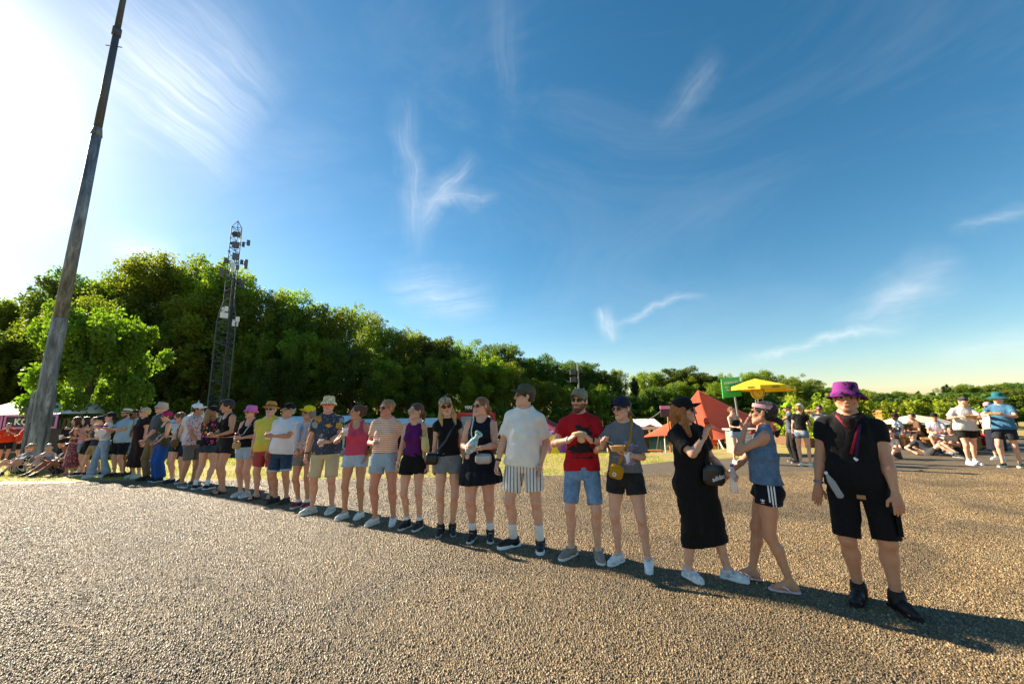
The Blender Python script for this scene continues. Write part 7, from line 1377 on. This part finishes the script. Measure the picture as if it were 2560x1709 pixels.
for i in range(9): t = -1.1+2.2*i/8; c = Vector(tr((math.sin(t)*.088, -.05-.05*math.cos(t), .455-.035*math.cos(t)))*K['S']); b.lathe([(.004, -.016), (.011, -.01), (.011, .01), (.004, .016)], 8, Matrix.Translation(c)); 
b.build('bead_necklace', mat('red_beads', '#b02424', .3), K['root'], True)
def belt(K, z, col, r=.02, e=.016):
    w = K['w']; lv = torso_levels(K, K['p'].get('belly', 0)*.5, z-r, e, z+r); b = MB(); n = 28; L = []
    for l in lv: pass
    l0 = lv[len(lv)//2]; V = []
    for zz in (z-r, z+r):
        for i in range(n):
            t = 2*math.pi*i/n; c_, s_ = math.cos(t), math.sin(t); bb = l0[4] if s_ < 0 else l0[5]; q = (abs(c_)**2.3+abs(s_)**2.3)**(-1/2.3); V.append((K['P']+K['Mp']@np.array((l0[3]*c_*q, bb*s_*q, zz)))*K['S'])
    F = [(i, (i+1) % n, n+(i+1) % n, n+i) for i in range(n)]; b.add(V, F); b.build('belt', mat('belt_%s' % col, col, .5), K['root'], True)
belt(Q[10], -.0, '#5a3018', .018, .03)
def wristwatch(K, s, col, m=None, off=.03, r=.03, wd=.012):
    w, d = K['wr', s], -unit(K['wr', s]-K['el', s]); c = Vector((w+d*off)*K['S']); T_ = Matrix.Translation(c) @ Vector(-d).to_track_quat('Z', 'Y').to_matrix().to_4x4(); b = MB(); b.lathe([(r, -wd), (r+.004, 0), (r, wd)], 14, T_, False); o = b.build('wristband', m or mat('band_%s' % col, col, .5), K['root'], True); return o
for k, s, col in ((1, -1, '#8a8088'), (4, 1, '#c8d0d8'), (5, 1, '#101012'), (5, -1, '#b8b8ba'), (6, -1, '#1a1a1c'), (7, 1, '#b8b0a0'), (9, -1, '#c8c8ca'), (11, -1, '#1a1a1c'), (12, 1, '#0c0c0e'), (12, -1, '#2a2a2c'), (19, 1, '#1a1a1a'), (44, 1, '#141416'), (46, -1, '#e8e8e8')): wristwatch(Q[k], s, col, r=.034 if not Q[k]['f'] else .03)
# prints
INK = mat('print_black', '#141012', .8, var=0); WHT = mat('white_print', '#e8e8e8', .6, var=0)
K = Q[5]; z0 = .0
for c, rad, sx, sy, sd in (((.03, 0, 1.30), .085, 1.0, .8, 3), ((.01, 0, 1.13), .10, 1.15, .55, 5), ((-.06, 0, 1.12), .05, 1., .8, 8), ((.075, 0, 1.13), .05, .8, 1., 9)): V, F = blob(30, rad, sd, sx, sy); on_cloth(K, 'top', V, F, c, 0, INK, 'shirt_print')
for s, sz, c, w in (('C', .06, (.115, 0, 1.345), 1), ('O', .06, (.115, 0, 1.285), 1), ('COBO ARENA', .034, (.01, 0, 1.035), 1.05), ('OCTOBER 16, 1971', .02, (.0, 0, 1.068), 1)): V, F = text_mesh(s, sz, .03, w); on_cloth(K, 'top', V, F, c, 0, INK, 'shirt_lettering')
V, F = [(-.014, -.018), (.014, -.018), (.014, .018), (-.014, .018)], [(0, 1, 2, 3)]; on_cloth(K, 'top', V, F, (.115, 0, 1.04), 0, INK, 'shirt_print')
K = Q[4]; LIL = mat('print_lilac', '#a58fc0', .8, var=.1)
for c, rad, sx, sy, sd in (((.07, 0, 1.24), .06, 1, .9, 4), ((.0, 0, 1.12), .05, 1.5, .7, 6), ((.07, 0, 1.08), .05, 1.2, .8, 7)): V, F = blob(26, rad, sd, sx, sy); F = [f for i, f in enumerate(F) if i % 3]; on_cloth(K, 'top', V, F, c, 0, LIL, 'shirt_print')
K = Q[6]
for s, c in (('PARADISE', (.075, 0, 1.285)), ('BAY', (.07, 0, 1.268))): V, F = text_mesh('——', .03, .02); V[:, 1] *= .5; on_cloth(K, 'top', V, F, c, 0, mat('print_pale_blue', '#9fb4c8', .8, var=0), 'chest_print')
K = Q[32]; V, F = text_mesh('74', .15, .02); on_cloth(K, 'top', V, F, (-.02, 0, 1.22), 0, mat('print_number', '#e8b8a0', .8, var=0), 'shirt_number')
K = Q[2]
for dx in (-.022, 0, .022): V = [(dx-.006, -.12+.24*i/6) for i in range(7)]+[(dx+.006, -.12+.24*i/6) for i in range(7)]; F = [(i, 7+i, 8+i, i+1) for i in range(6)]; on_cloth(K, 'bottom', V, F, (.0, -.005+.0, .90), 0, WHT, 'side_stripe', back=(-1, 0, 0), ux=(0, 1, 0))
V = []; F = []
for a in (-38, 0, 38):      # three-leaf emblem
    n = len(V); V += [(.0, -.004), (-.006+math.sin(R(a))*.012, .008*math.cos(R(a))), (math.sin(R(a))*.026, .024*math.cos(R(a))), (.006+math.sin(R(a))*.012, .008*math.cos(R(a)))]; F.append((n, n+3, n+2, n+1))
for k in range(2): n = len(V); V += [(-.012, -.008-.005*k), (.012, -.008-.005*k), (.011, -.011-.005*k), (-.011, -.011-.005*k)]; F.append((n, n+3, n+2, n+1))
on_cloth(K, 'bottom', V, F, (.0, -.085, .815), 0, WHT, 'emblem', back=(-1, .0, 0), ux=(0, 1, 0))
def cargo():
    K = Q[1]; k = MB(); c = (K['hip', 1]*.35+K['kn', 1]*.65)*K['S']; k.box(Vector(c)+Vector((.105, 0, -.0)), (.03, .15, .17)); k.build('cargo_pocket', cloth('#0c0c0e'), K['root'])
cargo()
b = thing('foil_ball', 'crumpled foil in the lowered hand of the denim vest woman', 'foil', grip(Q[2], -1)); g = Grid((-.04, -.04, -.04), (.04, .04, .04), .006); g.ell((0, 0, 0), (.026, .022, .02), None, .01); g.wrinkle(.007, 2, 3); V, F = g.surface(); obj('foil', mesh('foil', V, F, mat('foil', '#c9c9cb', .25, .9, .1)), b)
TRI = sum(sum(len(p.vertices)-2 for p in m_.polygons) for m_ in bpy.data.meshes); print('tris', TRI)
print('done', sum(len(o.data.polygons) for o in bpy.data.objects if o.type == 'MESH'), time.time()-T0)
